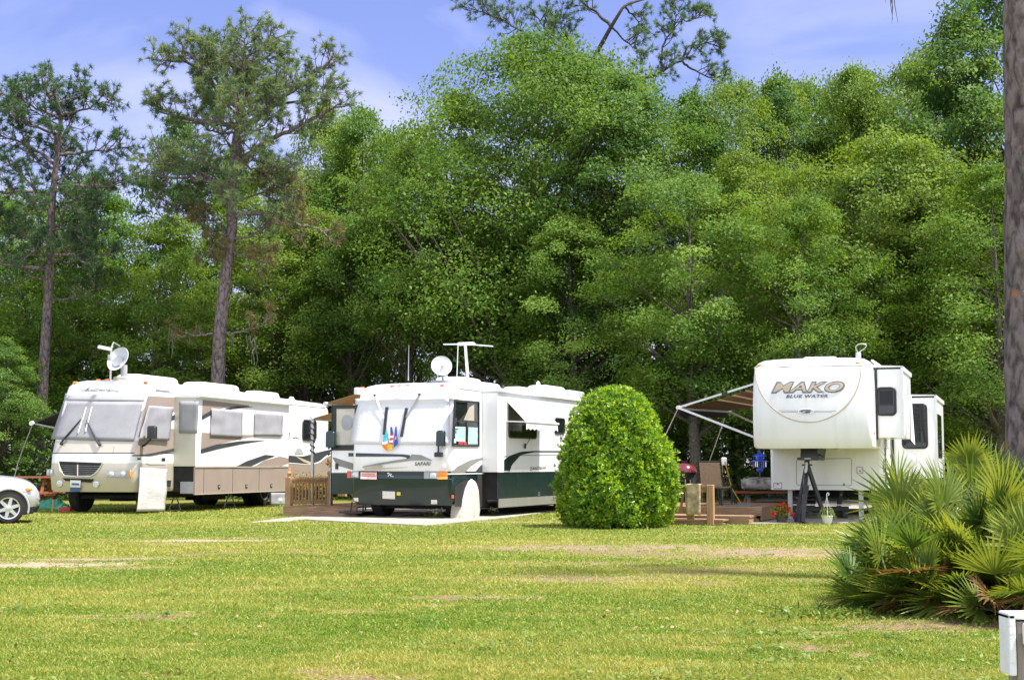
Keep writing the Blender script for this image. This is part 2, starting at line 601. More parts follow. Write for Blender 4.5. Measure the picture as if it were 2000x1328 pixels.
class Veh:
    """a vehicle: x to the photo's right, y from nose to tail, z up; turned by -theta"""
    def __init__(s, name, label, cat, cx, cy, theta, group=None):
        s.root = thing(name, label, cat, (cx, cy, 0), -theta, group)
        s.M = Matrix.Translation((cx, cy, 0)) @ Matrix.Rotation(-theta, 4, 'Z')
        s.Mi = s.M.inverted()
        s.o = s.Mi @ Vector((0, 0, EYE))
        s.w = 1.27
        s.prof = [(0, 0)]
        s.bow = 0
        s.rf = 0.2
    def d(s, u, v):
        return s.Mi.to_3x3() @ ray(u, v)
    def onx(s, u, v, x):
        d = s.d(u, v)
        return s.o + d * ((x - s.o.x) / d.x)
    def ony(s, u, v, y):
        d = s.d(u, v)
        return s.o + d * ((y - s.o.y) / d.y)
    def onz(s, u, v, z):
        d = s.d(u, v)
        return s.o + d * ((z - s.o.z) / d.z)
    def yf(s, z):
        return float(np.interp(z, [p[0] for p in s.prof], [p[1] for p in s.prof]))
    def fy(s, x, z):
        y = s.yf(z)
        ax = min(abs(x), s.w)
        c = 0.0
        if ax > s.w - s.rf:
            c = s.rf - math.sqrt(max(0, s.rf ** 2 - (ax - s.w + s.rf) ** 2))
        return y + c + s.bow * (ax / s.w) ** 2
    def front(s, u, v):
        p = s.ony(u, v, 0)
        for _ in range(8):
            p = s.ony(u, v, s.fy(p.x, p.z))
        return p
    def side(s, u, v):
        p = s.onx(u, v, s.w)
        for _ in range(6):
            y0 = s.yf(p.z) + s.bow
            x = s.w
            if p.y < y0 + s.rf:
                x = s.w - s.rf + math.sqrt(max(0, s.rf ** 2 - min(s.rf, y0 + s.rf - p.y) ** 2))
            p = s.onx(u, v, x)
        return p
    def patch(s, mb, surf, c, nx=10, ny=10, off=(0, -0.008, 0), wr=0.0, seed=0):
        """c: TL, TR, BR, BL photo points -> sheet lying on the surface"""
        rg = random.Random(seed)
        ph = [(rg.uniform(0, 6), rg.uniform(2, 6), rg.uniform(-3, 3), rg.uniform(-3, 3)) for _ in range(5)]
        P = []
        ov = Vector(off)
        for i in range(ny + 1):
            t = i / ny
            row = []
            for j in range(nx + 1):
                q = j / nx
                u = (c[0][0] * (1 - q) + c[1][0] * q) * (1 - t) + (c[3][0] * (1 - q) + c[2][0] * q) * t
                v = (c[0][1] * (1 - q) + c[1][1] * q) * (1 - t) + (c[3][1] * (1 - q) + c[2][1] * q) * t
                p = surf(u, v) + ov
                if wr:
                    w = sum(math.sin(a + b * 1.7 * (q * math.cos(e) + t * math.sin(e)) + 2 * math.sin(3 * t + f)) for (a, b, e, f) in ph) / 5
                    p = p + ov.normalized() * (wr * (w + 0.6))
                row.append(p)
            P.append(row)
        mb.grid(P)
    def band(s, mb, surf, top, bot, n=24, ny=2, off=(0, -0.008, 0)):
        def rs(pl, t):
            L_ = [0]
            for a, b in zip(pl, pl[1:]):
                L_.append(L_[-1] + math.hypot(b[0] - a[0], b[1] - a[1]))
            q = t * L_[-1]
            return (np.interp(q, L_, [p[0] for p in pl]), np.interp(q, L_, [p[1] for p in pl]))
        P = []
        ov = Vector(off)
        for i in range(ny + 1):
            row = []
            for j in range(n + 1):
                a, b = rs(top, j / n), rs(bot, j / n)
                t = i / ny
                row.append(surf(a[0] * (1 - t) + b[0] * t, a[1] * (1 - t) + b[1] * t) + ov)
            P.append(row)
        mb.grid(P)
    def flat(s, mb, surf, pts, off=(0.008, 0, 0)):
        mb.poly([surf(*p) + Vector(off) for p in pts])
    def line(s, mb, surf, pts, r=0.008, n=5, off=(0, 0, 0), closed=False):
        q = [surf(*p) + Vector(off) for p in pts]
        if closed:
            q.append(q[0])
        mb.tube(q, r, n)
    def text(s, mb, surf, txt, bl, br, hpx, shear=0.0, offset=0.0, space=1.0, off=(0, -0.012, 0)):
        vs, fs = text_geo(txt, 1.0, shear, offset, space)
        xs = [p[0] for p in vs]
        x0, x1 = min(xs), max(xs)
        ch = 0.73
        out_ = []
        for (x, y) in vs:
            t = (x - x0) / (x1 - x0)
            u = bl[0] + (br[0] - bl[0]) * t
            v = bl[1] + (br[1] - bl[1]) * t - y / ch * hpx
            out_.append(surf(u, v) + Vector(off))
        mb.add(out_, fs)
    def shell(s, levels, yr, mfn, ybreaks=(), rr=0.12, drop=0.0):
        """levels: (z, yfront, halfwidth); returns an MB with the lofted body"""
        mb = MB()
        rings = []
        yb = sorted(ybreaks)
        for (z, y0, w) in levels:
            rf = min(s.rf, w * 0.8)
            half = [(0.0, yr), (w * 0.5, yr)]
            for i in range(5):
                a = R(90 - 90 * i / 4)
                half.append((w - rr + rr * math.cos(a), yr - rr + rr * math.sin(a)))
            for y in reversed(yb):
                half.append((w, y))
            for i in range(9):
                a = R(-90 * i / 8)
                half.append((w - rf + rf * math.cos(a), y0 + rf + rf * math.sin(a)))
            m = w - rf
            for k in (0.8, 0.6, 0.4, 0.2, 0.0):
                half.append((m * k, y0))
            def bw(p):
                x, y = p
                k = max(0.0, 1 - max(0, y - y0) / 1.2)
                return (x, y + s.bow * (abs(x) / w) ** 2 * k)
            half = [bw(p) for p in half]
            full = half + [(-x, y) for (x, y) in reversed(half[1:-1])]
            def zz_(y):
                t = min(1, max(0, (y - .9) / 1.3)) * min(1, max(0, (z - 3.1) / .3))
                return z - drop * t * t * (3 - 2 * t)
            rings.append([(x, y, zz_(y)) for (x, y) in full])
        mb.loft(rings, mfn=mfn)
        return mb

def wheel(parent, c, r=0.48, w=0.28, side=1, rim=STEEL, hub=True):
    """tyre with a rim, axle along local x"""
    mb = MB(RUBBER)
    prof = [(r * 0.62, -w / 2), (r * 0.9, -w / 2), (r * 0.985, -w * 0.4), (r, -w * 0.25), (r, w * 0.25), (r * 0.985, w * 0.4), (r * 0.9, w / 2), (r * 0.62, w / 2)]
    mb.lathe(prof, 32, c, 'x')
    o = mb.build('wheel', parent, smooth=35)
    rm = MB(rim)
    x = side * w / 2
    rm.lathe([(r * 0.60, x - side * 0.03), (r * 0.63, x + side * 0.006), (r * 0.56, x + side * 0.004), (r * 0.5, x - side * 0.06), (r * 0.2, x - side * 0.04), (r * 0.17, x + side * 0.03), (0.01, x + side * 0.035)], 24, c, 'x')
    rm.build('rim', o, smooth=35)
    return o
# ================================================================== LEFT MOTORHOME (beige and taupe)
def P1(x, y): return Z(1, x, y)
def P2(x, y): return Z(2, x, y)
def P3(x, y): return Z(3, x, y)
def P4(x, y): return Z(4, x, y)
def P5(x, y): return Z(5, x, y)
def P6(x, y): return Z(6, x, y)
def P7(x, y): return Z(7, x, y)
def Ps(k, *pts): return [Z(k, *p) for p in pts]

def build_taupe_motorhome():
    V = Veh('motorhome', 'taupe and white motorhome with grey cloth covers over its windscreen and windows', 'motorhome', -11.107, 37.575, R(16))
    rt = V.root
    V.w, V.rf, V.bow = 1.36, 0.26, 0.10
    V.prof = [(0.57, .10), (0.75, .02), (1.0, 0), (1.33, .04), (1.56, .06), (1.92, .18), (2.96, .55), (3.18, .62), (3.42, .68), (3.52, .78), (3.58, 1.0), (3.61, 1.3)]
    W = V.w
    LY = 12.6
    def mf(x, y, z):
        if z > 1.92: return WHITE
        if z < 1.33:
            return GOLD if y < 1.97 else TAUPE
        if z < 1.57: return WHITE
        if y > 1.96: return WHITE
        if z < 1.605: return CHAR
        return GOLD
    lev = [(z, V.yf(z), w) for (z, w) in ((.57, W - .03), (.64, W), (1.0, W), (1.328, W), (1.332, W), (1.57, W), (1.60, W), (1.92, W), (2.2, W), (2.6, W), (2.96, W), (3.1, W - .01), (3.28, W - .03), (3.39, W - .06), (3.48, W - .13), (3.55, W - .28), (3.59, W - .55))]
    b = V.shell(lev, LY, mf, ybreaks=(1.0, 1.4, 1.95, 2.4, 4.0, 7.9), drop=.17)
    b.build('body', rt, smooth=38)
    # undercarriage, chassis
    u = MB(DARKUNDER)
    u.box(-1.0, 1.0, 1.3, LY - .4, .38, .60)
    u.box(-1.1, 1.1, 8.4, 9.8, .28, .60)
    u.bar((-.9, 1.0, .42), (.9, 1.0, .42), .10)
    u.box(.5, 1.05, 4.2, 5.6, .26, .60)
    u.box(-1.0, -.4, 2.6, 4.0, .26, .60)
    u.build('chassis', rt)
    for x in (-1.02, 1.02):
        wheel(rt, (x, 1.25, .47), .47, .30, 1 if x > 0 else -1)
        wheel(rt, (x, 8.0, .47), .47, .30, 1 if x > 0 else -1)
        wheel(rt, (x * .70, 8.0, .47), .47, .26, 1 if x > 0 else -1)
    # front -----------------------------------------------------------
    F = V.front
    c = MB(GREYCLOTH)
    V.patch(c, F, Ps(1, (398, 452), (890, 458), (828, 700), (318, 688)), 16, 10, (0, -.03, 0), .004, 3)
    c.build('windscreen_cover', rt, smooth=60, solid=.008)
    c = MB(pm('pale grey hem cloth', (.46, .46, .49), .9, .05, 3, spec=.1))
    V.patch(c, F, Ps(1, (408, 406), (906, 418), (892, 456), (400, 450)), 16, 3, (0, -.034, 0), .003, 5)
    c.build('cover_hem', rt, smooth=60, solid=.008)
    g = MB(DARKUNDER)
    V.band(g, F, Ps(1, (360, 824), (637, 834)), Ps(1, (398, 912), (565, 918)), 14, 4, (0, -.006, 0))
    go = g.build('grille', rt)
    g = MB(GOLD)
    for seg in (Ps(1, (362, 824), (372, 880), (400, 914), (480, 920), (562, 917), (610, 885), (636, 834)), Ps(1, (481, 845), (481, 915))):
        V.line(g, F, seg, .018, 6, (0, -.012, 0))
    g.m(GREYPL)
    for yy in (850, 862, 874, 886, 898, 908):
        e = (yy - 824) * .42
        V.line(g, F, Ps(1, (366 + e, yy), (480, yy + 2), (632 - e, yy + 4)), .006, 4, (0, -.010, 0))
    g.build('grille_frame', go, smooth=40)
    g = MB(DARKUNDER)
    V.band(g, F, Ps(1, (385, 928), (582, 934)), Ps(1, (405, 945), (565, 956)), 10, 2)
    g.build('air_intake', rt)
    for pts in (Ps(1, (288, 872), (330, 872), (335, 915), (288, 912)), Ps(1, (652, 888), (800, 882), (796, 925), (662, 922))):
        h = MB(GREYPL)
        V.patch(h, F, pts, 8, 4, (0, -.008, 0))
        ho = h.build('headlight', rt, smooth=60)
        cx = sum(p[0] for p in pts) / 4
        cy = sum(p[1] for p in pts) / 4
        wpx = pts[1][0] - pts[0][0]
        for k in (-.27, .22):
            p = F(cx + k * wpx, cy)
            h = MB(LAMP)
            h.ball(p + Vector((0, .0, 0)), .075 if wpx > 20 else .05, .03, .075, 14, 8)
            h.build('lens', ho, smooth=60)
    h = MB(AMBER)
    p = V.side(*P1(808, 905))
    h.ball(p, .03, .06, .12, 12, 8)
    h.build('turn_signal', rt, smooth=60)
    for q in ((369, 962), (594, 968)):
        h = MB(CHROME)
        p = F(*P1(*q))
        h.lathe([(.075, .03), (.085, -.012), (.065, -.014), (.06, 0)], 18, p, 'y')
        h.m(LAMP).ball(p + Vector((0, .0, 0)), .06, .012, .06, 12, 6)
        h.build('fog_lamp', rt, smooth=40)
    h = MB(WHITE2)
    V.patch(h, F, Ps(1, (441, 941), (503, 943), (502, 985), (441, 983)), 2, 2, (0, -.05, 0))
    h.m(pm('plate blue', (0.06, 0.12, 0.38), .4))
    V.patch(h, F, Ps(1, (441, 983), (502, 985), (501, 1012), (440, 1010)), 2, 2, (0, -.05, 0))
    V.patch(h, F, Ps(1, (450, 958), (495, 960), (495, 972), (450, 970)), 2, 2, (0, -.055, 0))
    h.build('licence_plate', rt, solid=.01)
    for q in ((465, 340), (608, 326), (665, 323), (725, 324), (900, 337)):
        h = MB(AMBER)
        p = F(*P1(*q))
        h.rbox(p.x - .06, p.x + .06, p.y - .04, p.y + .05, p.z - .015, p.z + .035, .02)
        h.build('marker_light', rt, smooth=50)
    # wipers
    for (a, m_, e) in (((385, 716), (402, 690), (508, 566)), ((622, 722), (603, 690), (543, 572))):
        h = MB(BLACK)
        pa, pm_, pe = (F(*P1(*q)) + Vector((0, -.07, 0)) for q in (a, m_, e))
        h.tube([pa, pm_, pe], [.032, .026, .014], 6)
        h.ball(pa + Vector((0, .02, 0)), .045, .05, .04)
        h.build('wiper', rt, smooth=40)
    for (a, e) in (((540, 492), (517, 570)), ((575, 488), (536, 640)), ((515, 570), (490, 650))):
        h = MB(WHITE2)
        h.tube([F(*P1(*a)) + Vector((0, -.06, 0)), F(*P1(*e)) + Vector((0, -.06, 0))], .016, 6)
        h.build('wiper_blade', rt, smooth=40)
    h = MB(CHAR)
    V.line(h, F, Ps(1, (335, 727), (705, 738), (697, 783)), .006)
    h.build('hatch_seam', rt)
    h = MB(CHAR)
    V.text(h, F, 'Southwind', P1(528, 394), P1(688, 392), 7.5, .5, .004)
    V.line(h, F, Ps(1, (500, 378), (515, 388), (540, 380), (556, 370)), .009, 5, (0, -.012, 0))
    V.line(h, F, Ps(1, (670, 390), (700, 385), (728, 391), (732, 399)), .008, 5, (0, -.012, 0))
    h.build('lettering', rt)
    # right flank of the cab ------------------------------------------
    S = V.side
    g = MB(TAUPE)
    V.band(g, S, Ps(2, (168, 324), (380, 338)), Ps(2, (150, 390), (372, 440)), 12, 4, (.006, 0, 0))
    V.band(g, S, Ps(2, (120, 600), (320, 548), (368, 552)), Ps(2, (72, 726), (190, 722), (362, 682)), 14, 6, (.006, 0, 0))
    V.band(g, S, Ps(2, (150, 390), (322, 470)), Ps(2, (100, 610), (320, 560)), 8, 6, (.006, 0, 0))
    g.m(CHAR)
    V.band(g, S, Ps(2, (320, 470), (372, 440)), Ps(2, (320, 500), (370, 476)), 4, 2, (.012, 0, 0))
    V.band(g, S, Ps(2, (60, 728), (170, 722), (362, 680)), Ps(2, (60, 737), (190, 735), (360, 700)), 10, 2, (.012, 0, 0))
    g.build('cab_stripes', rt)
    c = MB(SIDECLOTH)
    V.patch(c, S, Ps(1, (902, 480), (1056, 490), (1030, 696), (840, 690)), 12, 12, (.05, 0, 0), .035, 11)
    c.build('driver_window_cover', rt, smooth=60, solid=.008)
    c = MB(pm('pale grey wheel cloth', (.53, .53, .53), .9, .08, 3, bump=.3, bscale=20))
    V.patch(c, S, Ps(1, (850, 862), (1018, 874), (1004, 1130), (828, 1134)), 12, 14, (.06, 0, 0), .03, 15)
    c.build('wheel_cover', rt, smooth=60, solid=.008)
    h = MB(BLACK)
    pass
    V.flat(h, S, Ps(2, (262, 748), (288, 748), (288, 770), (262, 770)), (.012, 0, 0))
    h.build('door_latch', rt)
    h = MB(BLACK)
    V.flat(h, S, Ps(2, (92, 748), (116, 748), (116, 762), (92, 762)), (.03, 0, 0))
    h.build('door_latch', rt)
    h = MB(GREYPL)
    V.line(h, S, Ps(2, (160, 752), (160, 785), (180, 793), (290, 793), (296, 775)), .008, 5, (.004, 0, 0))
    h.build('compartment_seam', rt)
    h = MB(DARKUNDER)
    V.flat(h, S, Ps(1, (1020, 940), (1055, 940), (1052, 990), (1018, 985)), (.012, 0, 0))
    h.m(GOLD)
    V.line(h, S, Ps(1, (1020, 940), (1055, 940), (1052, 990), (1018, 985)), .012, 5, (.012, 0, 0), True)
    h.build('step_recess', rt)
    mp_ = MB(BLACK)
    p0 = S(*P1(880, 730))
    p1 = V.onx(*P1(930, 690), W + .30)
    mp_.tube([p0, p0 + Vector((.10, -.05, .02)), p1], .03, 8)
    mp_.build('mirror_arm', rt, smooth=40)
    p2 = V.onx(*P1(940, 645), W + .32)
    mm = MB(BLACK)
    mm.rbox(p2.x - .13, p2.x + .13, p2.y - .07, p2.y + .07, p2.z - .17, p2.z + .17, .05)
    mm.build('mirror', rt, smooth=50)
    # slide-out ---------------------------------------------------------
    X2 = W + .66
    Y0, Y1 = 1.95, 7.9
    def SX(u_, v_): return V.onx(u_, v_, X2)
    s = MB(WHITE)
    s.box(W - .1, X2, Y0, Y1, 1.24, 3.12)
    s.m(CREAM).box(W + .002, X2 - .002, Y0 - .012, Y0 - .001, 1.245, 3.11)
    so = s.build('slide_out', rt)
    s = MB(WHITE2)
    s.prism([(W - .12, Y0 - .02, 3.22), (X2 + .10, Y0 - .02, 3.15), (X2 + .10, Y0 - .02, 3.11), (W - .12, Y0 - .02, 3.13)], (0, Y1 - Y0 + .05, 0))
    s.tube([(X2 + .07, Y0 - .04, 3.16), (X2 + .07, Y1 + .04, 3.16)], .055, 10)
    s.build('slide_awning', so, smooth=40)
    s = MB(DARKUNDER)
    s.box(W + .0, X2 - .05, Y0 + .02, Y1 - .02, .55, 1.235)
    s.m(TAUPE).box(X2 - .045, X2, Y0, Y1, .47, 1.22)
    s.m(GREYPL).box(W + .22, X2 - .05, Y0 - .004, Y0 + .019, .50, .82)
    s.m(GOLD)
    s.bar((X2 + .004, Y0, 1.215), (X2 + .004, Y1, 1.215), .03)
    s.bar((X2 + .002, Y0, .475), (X2 + .002, Y1, .475), .02)
    s.m(CHAR)
    for q in ((553, 840), (750, 838), (930, 835)):
        p = SX(*P2(*q))
        s.bar((X2 + .001, p.y, .49), (X2 + .001, p.y, 1.2), .012)
    bo = s.build('baggage_compartment', rt)
    for q in ((655, 945), (842, 942), (1012, 938)):
        p = SX(*P2(*q))
        h = MB(BLACK)
        h.box(X2, X2 + .012, p.y - .06, p.y + .06, p.z - .055, p.z + .055)
        h.m(GREYPL).box(X2 + .012, X2 + .02, p.y - .035, p.y + .035, p.z - .01, p.z + .025)
        h.build('latch', bo)
    g = MB(TAUPE)
    V.band(g, SX, Ps(2, (545, 352), (860, 390)), Ps(2, (538, 458), (600, 426), (700, 404), (860, 396)), 20, 3, (.006, 0, 0))
    V.band(g, SX, Ps(2, (537, 575), (800, 590), (930, 592)), Ps(2, (532, 688), (640, 655), (800, 620), (930, 596)), 20, 3, (.006, 0, 0))
    V.band(g, SX, Ps(2, (790, 818), (905, 802), (960, 768), (1070, 737), (1130, 752)), Ps(2, (800, 822), (1010, 826), (1070, 805), (1130, 786)), 20, 3, (.006, 0, 0))
    g.m(CHAR)
    V.band(g, SX, Ps(2, (538, 460), (590, 432), (640, 415)), Ps(2, (538, 490), (600, 455), (640, 440)), 12, 2, (.010, 0, 0))
    V.band(g, SX, Ps(2, (690, 412), (780, 394), (885, 398)), Ps(2, (730, 417), (800, 408), (885, 400)), 12, 2, (.010, 0, 0))
    V.band(g, SX, Ps(2, (530, 690), (640, 656), (800, 633), (970, 627)), Ps(2, (530, 718), (660, 685), (830, 650), (970, 629)), 20, 2, (.010, 0, 0))
    V.band(g, SX, Ps(2, (755, 816), (840, 771), (970, 726), (1036, 734)), Ps(2, (760, 818), (880, 802), (955, 765), (1036, 736)), 20, 2, (.010, 0, 0))
    g.build('stripes', so)
    s = MB(DGREYCLOTH)
    def FY(u_, v_): return V.ony(u_, v_, Y0 - .012)
    V.patch(s, FY, Ps(2, (388, 360), (520, 362), (510, 582), (385, 578)), 6, 8, (0, -.014, 0), .012, 21)
    s.build('end_window_cover', so, smooth=60, solid=.006)
    for k, pts in enumerate((Ps(2, (597, 408), (812, 430), (808, 610), (590, 600)), Ps(2, (893, 437), (1087, 450), (1083, 600), (890, 597)))):
        s = MB(SIDECLOTH)
        V.patch(s, SX, pts, 14, 10, (.02, 0, 0), .022, 31 + k)
        s.build('window_cover', so, smooth=60, solid=.006)
    # rear flank --------------------------------------------------------
    g = MB(CHAR)
    V.band(g, S, Ps(2, (1125, 731), (1230, 738), (1260, 730), (1420, 685), (1445, 683)), Ps(2, (1125, 778), (1280, 790), (1340, 770), (1425, 700), (1445, 690)), 24, 3, (.008, 0, 0))
    g.m(TAUPE)
    V.band(g, S, Ps(2, (1125, 784), (1270, 795), (1340, 782), (1390, 742), (1450, 722)), Ps(2, (1125, 876), (1450, 872)), 24, 4, (.006, 0, 0))
    g.m(TANP)
    V.band(g, S, Ps(2, (1180, 735), (1240, 760), (1320, 792)), Ps(2, (1180, 738), (1230, 775), (1290, 794)), 10, 2, (.012, 0, 0))
    g.m(WHITE)
    V.band(g, S, Ps(2, (1125, 780), (1270, 791), (1335, 778), (1385, 738), (1445, 716)), Ps(2, (1125, 784), (1270, 795), (1340, 782), (1390, 742), (1450, 722)), 20, 1, (.013, 0, 0))
    V.band(g, S, Ps(2, (1325, 708), (1420, 684)), Ps(2, (1325, 711), (1420, 689)), 10, 1, (.013, 0, 0))
    g.m(GREYPL)
    cpx = [Z(2, 1200 + 29 * math.cos(a), 723 - 40 * math.sin(a)) for a in np.linspace(0, math.pi, 14)]
    V.flat(g, S, cpx, (.012, 0, 0))
    g.build('rear_stripes', rt)
    h = MB(GLASS)
    c4 = Ps(2, (1226, 490), (1314, 490), (1314, 630), (1226, 626))
    pa, pb = S(*c4[0]), S(*c4[2])
    pass
    cx, cz = (pa.y + pb.y) / 2, (pa.z + pb.z) / 2
    hy, hz = abs(pb.y - pa.y) / 2, abs(pb.z - pa.z) / 2
    pts = []
    for (sx_, sz_, a0) in ((1, 1, 0), (-1, 1, 90), (-1, -1, 180), (1, -1, 270)):
        for i in range(5):
            a = R(a0 + 22.5 * i)
            pts.append((W, cx + sx_ * (hy - .12) + .12 * math.cos(a), cz + sz_ * (hz - .12) + .12 * math.sin(a)))
    h.prism(pts, (.02, 0, 0))
    h.m(BLACK).tube([(W + .02, p[1], p[2]) for p in pts + pts[:1]], .025, 6)
    h.build('rear_window', rt, smooth=40)
    h = MB(CHAR)
    p = S(*P2(1140, 615))
    vs, fs = text_geo('Southwind', 1, .5, .004)
    h.add([(W + .01, p.y - 1.62 + x * .36, p.z + y * .36) for (x, y) in vs], fs)
    V.line(h, S, Ps(2, (1160, 612), (1180, 606), (1199, 617)), .008, 5, (.012, 0, 0))
    h.build('side_lettering', rt)
    c = MB(SIDECLOTH)
    V.patch(c, S, Ps(2, (988, 985), (1095, 985), (1100, 1070), (988, 1068)), 8, 6, (.05, 0, 0), .02, 41)
    c.build('rear_wheel_cover', rt, smooth=60, solid=.008)
    h = MB(AMBER)
    p = S(*P2(1137, 838))
    h.rbox(p.x - .01, p.x + .03, p.y - .05, p.y + .05, p.z - .09, p.z + .09, .012)
    h.build('side_marker', rt, smooth=40)
    # roof --------------------------------------------------------------
    for (l, r_, top, bot) in (((862, 320), (1125, 320), 280, 355),):
        pass
    def pod(name, k, xl, xr, yt, yb, xin, wid, mat=WHITE2, r=.12, taper=.05):
        a = V.onx(*Z(k, xl, yb), xin)
        b_ = V.onx(*Z(k, xr, yb), xin)
        t_ = V.onx(*Z(k, xl, yt), xin)
        q = MB(mat)
        q.rbox(xin - wid, xin, a.y, b_.y, 3.40, t_.z, r, taper)
        return q.build(name, rt, smooth=50)
    pod('air_conditioner', 2, 112, 402, 172, 255, .62, .85)
    pod('air_conditioner', 2, 553, 815, 226, 300, .62, .85)
    pod('roof_vent', 2, 808, 912, 298, 320, .5, .6, r=.05)
    pod('roof_vent', 2, 925, 1083, 288, 330, .5, .6, r=.08)
    pod('roof_vent', 2, 1158, 1182, 330, 352, .9, .2, r=.03)
    h = MB(WHITE2)
    h.tube([(W - .02, .95, 3.30), (W - .02, LY - .2, 3.30)], .028, 6)
    h.build('gutter', rt, smooth=40)
    # satellite dish
    d = MB(GREYPL)
    cpt = V.onx(*P1(765, 310), .25)
    d.rbox(cpt.x - .22, cpt.x + .22, cpt.y - .22, cpt.y + .22, 3.42, cpt.z + .03, .05)
    d.tube([(cpt.x, cpt.y, 3.45), (cpt.x, cpt.y, cpt.z + .35)], .09, 10)
    p = V.onx(*P1(735, 197), .25)
    ax = Vector((-.18, -.93, .40)).normalized()
    e1 = Vector((1, 0, 0)).cross(ax).normalized()
    e0 = ax.cross(e1).normalized()
    d.m(pm('dish grey', (.58, .60, .64), .5, .04))
    prof = [(.01, 0), (.10, .008), (.2, .035), (.29, .075), (.345, .11), (.35, .10), (.29, .06), (.2, .015), (.01, -.02)]
    d.lathe(prof, 32, p - ax * .05, (ax, e0, e1))
    d.m(GREYPL)
    d.tube([p - e1 * .02 + ax * .0, (cpt.x, cpt.y, cpt.z + .3)], .03, 6)
    d.tube([p - e1 * .36 + ax * .1, p - e1 * .34 + ax * .36, p - e1 * .12 + ax * .40], .018, 6)
    d.rbox(p.x - .05 + .3 * ax.x, p.x + .05 + .3 * ax.x, p.y + .40 * ax.y - .05, p.y + .40 * ax.y + .05, p.z - .05, p.z + .1, .02)
    d.lathe([(.03, .005), (.16, .03), (.16, .026), (.03, 0.0)], 20, p + e1 * .06 + ax * .01, (ax, e0, e1))
    d.build('satellite_dish', rt, smooth=40)
    d = MB(STEEL)
    a = V.onx(*P1(682, 322), -.2)
    t_ = V.onx(*P1(683, 130), -.2)
    d.tube([(a.x, a.y, 3.40), (a.x, a.y, t_.z)], .028, 8)
    d.m(ALU)
    q = V.onx(*P1(650, 132), -.2)
    d.bar((q.x - .22, q.y, t_.z + .04), (t_.x + .03, t_.y, t_.z - .02), .12, .08)
    d.tube([(t_.x, t_.y, t_.z), (t_.x + .10, t_.y - .05, t_.z + .05)], .012, 6)
    d.build('roof_antenna', rt, smooth=40)
    # patio awning on the far side
    aw = MB(DKFAB)
    wl = -W - .02
    wtop = [(wl, 2.2, 3.15), (wl, 8.0, 3.15)]
    e = V.ony(*P1(205, 590), 2.2)
    eo = Vector((e.x, 2.2, e.z))
    aw.grid([[wtop[0], wtop[1]], [(eo.x, eo.y, eo.z), (eo.x, 8.0, eo.z)]])
    ao = aw.build('patio_awning', rt, solid=.01)
    aw = MB(DKFAB)
    aw.tube([eo + Vector((0, -.05, 0)), (eo.x, 8.05, eo.z)], .05, 10)
    aw.m(ALU).tube([eo + Vector((0, -.10, 0)), eo + Vector((0, -.04, 0))], .07, 10)
    aw.build('roller', ao, smooth=40)
    aw = MB(GREYPL)
    aw.bar(eo, (wl, 2.2, 2.1), .035)
    aw.m(BLACK).bar((wl, 2.15, 3.12), eo, .03)
    aw.m(GREYPL)
    fb = V.onz(*P1(85, 935), 0.0)
    aw.tube([eo, V.ony(*P1(160, 700), 2.2), V.ony(*P1(112, 830), 2.2), V.ony(*P1(85, 935), 2.2), (V.ony(*P1(78, 960), 2.2).x, 2.2, 0.0)], .012, 6)
    aw.build('awning_arm', ao)
    # things seen under the floor
    for (yy, xx) in ((2.9, .9), (6.2, .9)):
        j = MB(STEEL)
        j.tube([(xx - .18, yy, .0), (xx, yy, .5)], .02, 6)
        j.tube([(xx + .18, yy, .0), (xx, yy, .5)], .02, 6)
        j.box(xx - .2, xx + .2, yy - .1, yy + .1, 0, .03)
        j.build('stabiliser', rt)
    return V

# ================================================================== MIDDLE MOTORHOME (white and dark green)
def rrect(cy, cz, hy, hz, r, n=5):
    pts = []
    for (sy, sz, a0) in ((1, 1, 0), (-1, 1, 90), (-1, -1, 180), (1, -1, 270)):
        for i in range(n):
            a = R(a0 + 90 * i / (n - 1))
            pts.append((cy + sy * (hy - r) + r * math.cos(a), cz + sz * (hz - r) + r * math.sin(a)))
    return pts

def flag_mat(name, cols):
    m = bpy.data.materials.new(name)
    m.use_nodes = True
    b = m.node_tree.nodes['Principled BSDF']
    b.inputs['Base Color'].default_value = (*cols, 1)
    b.inputs['Roughness'].default_value = .8
    return m

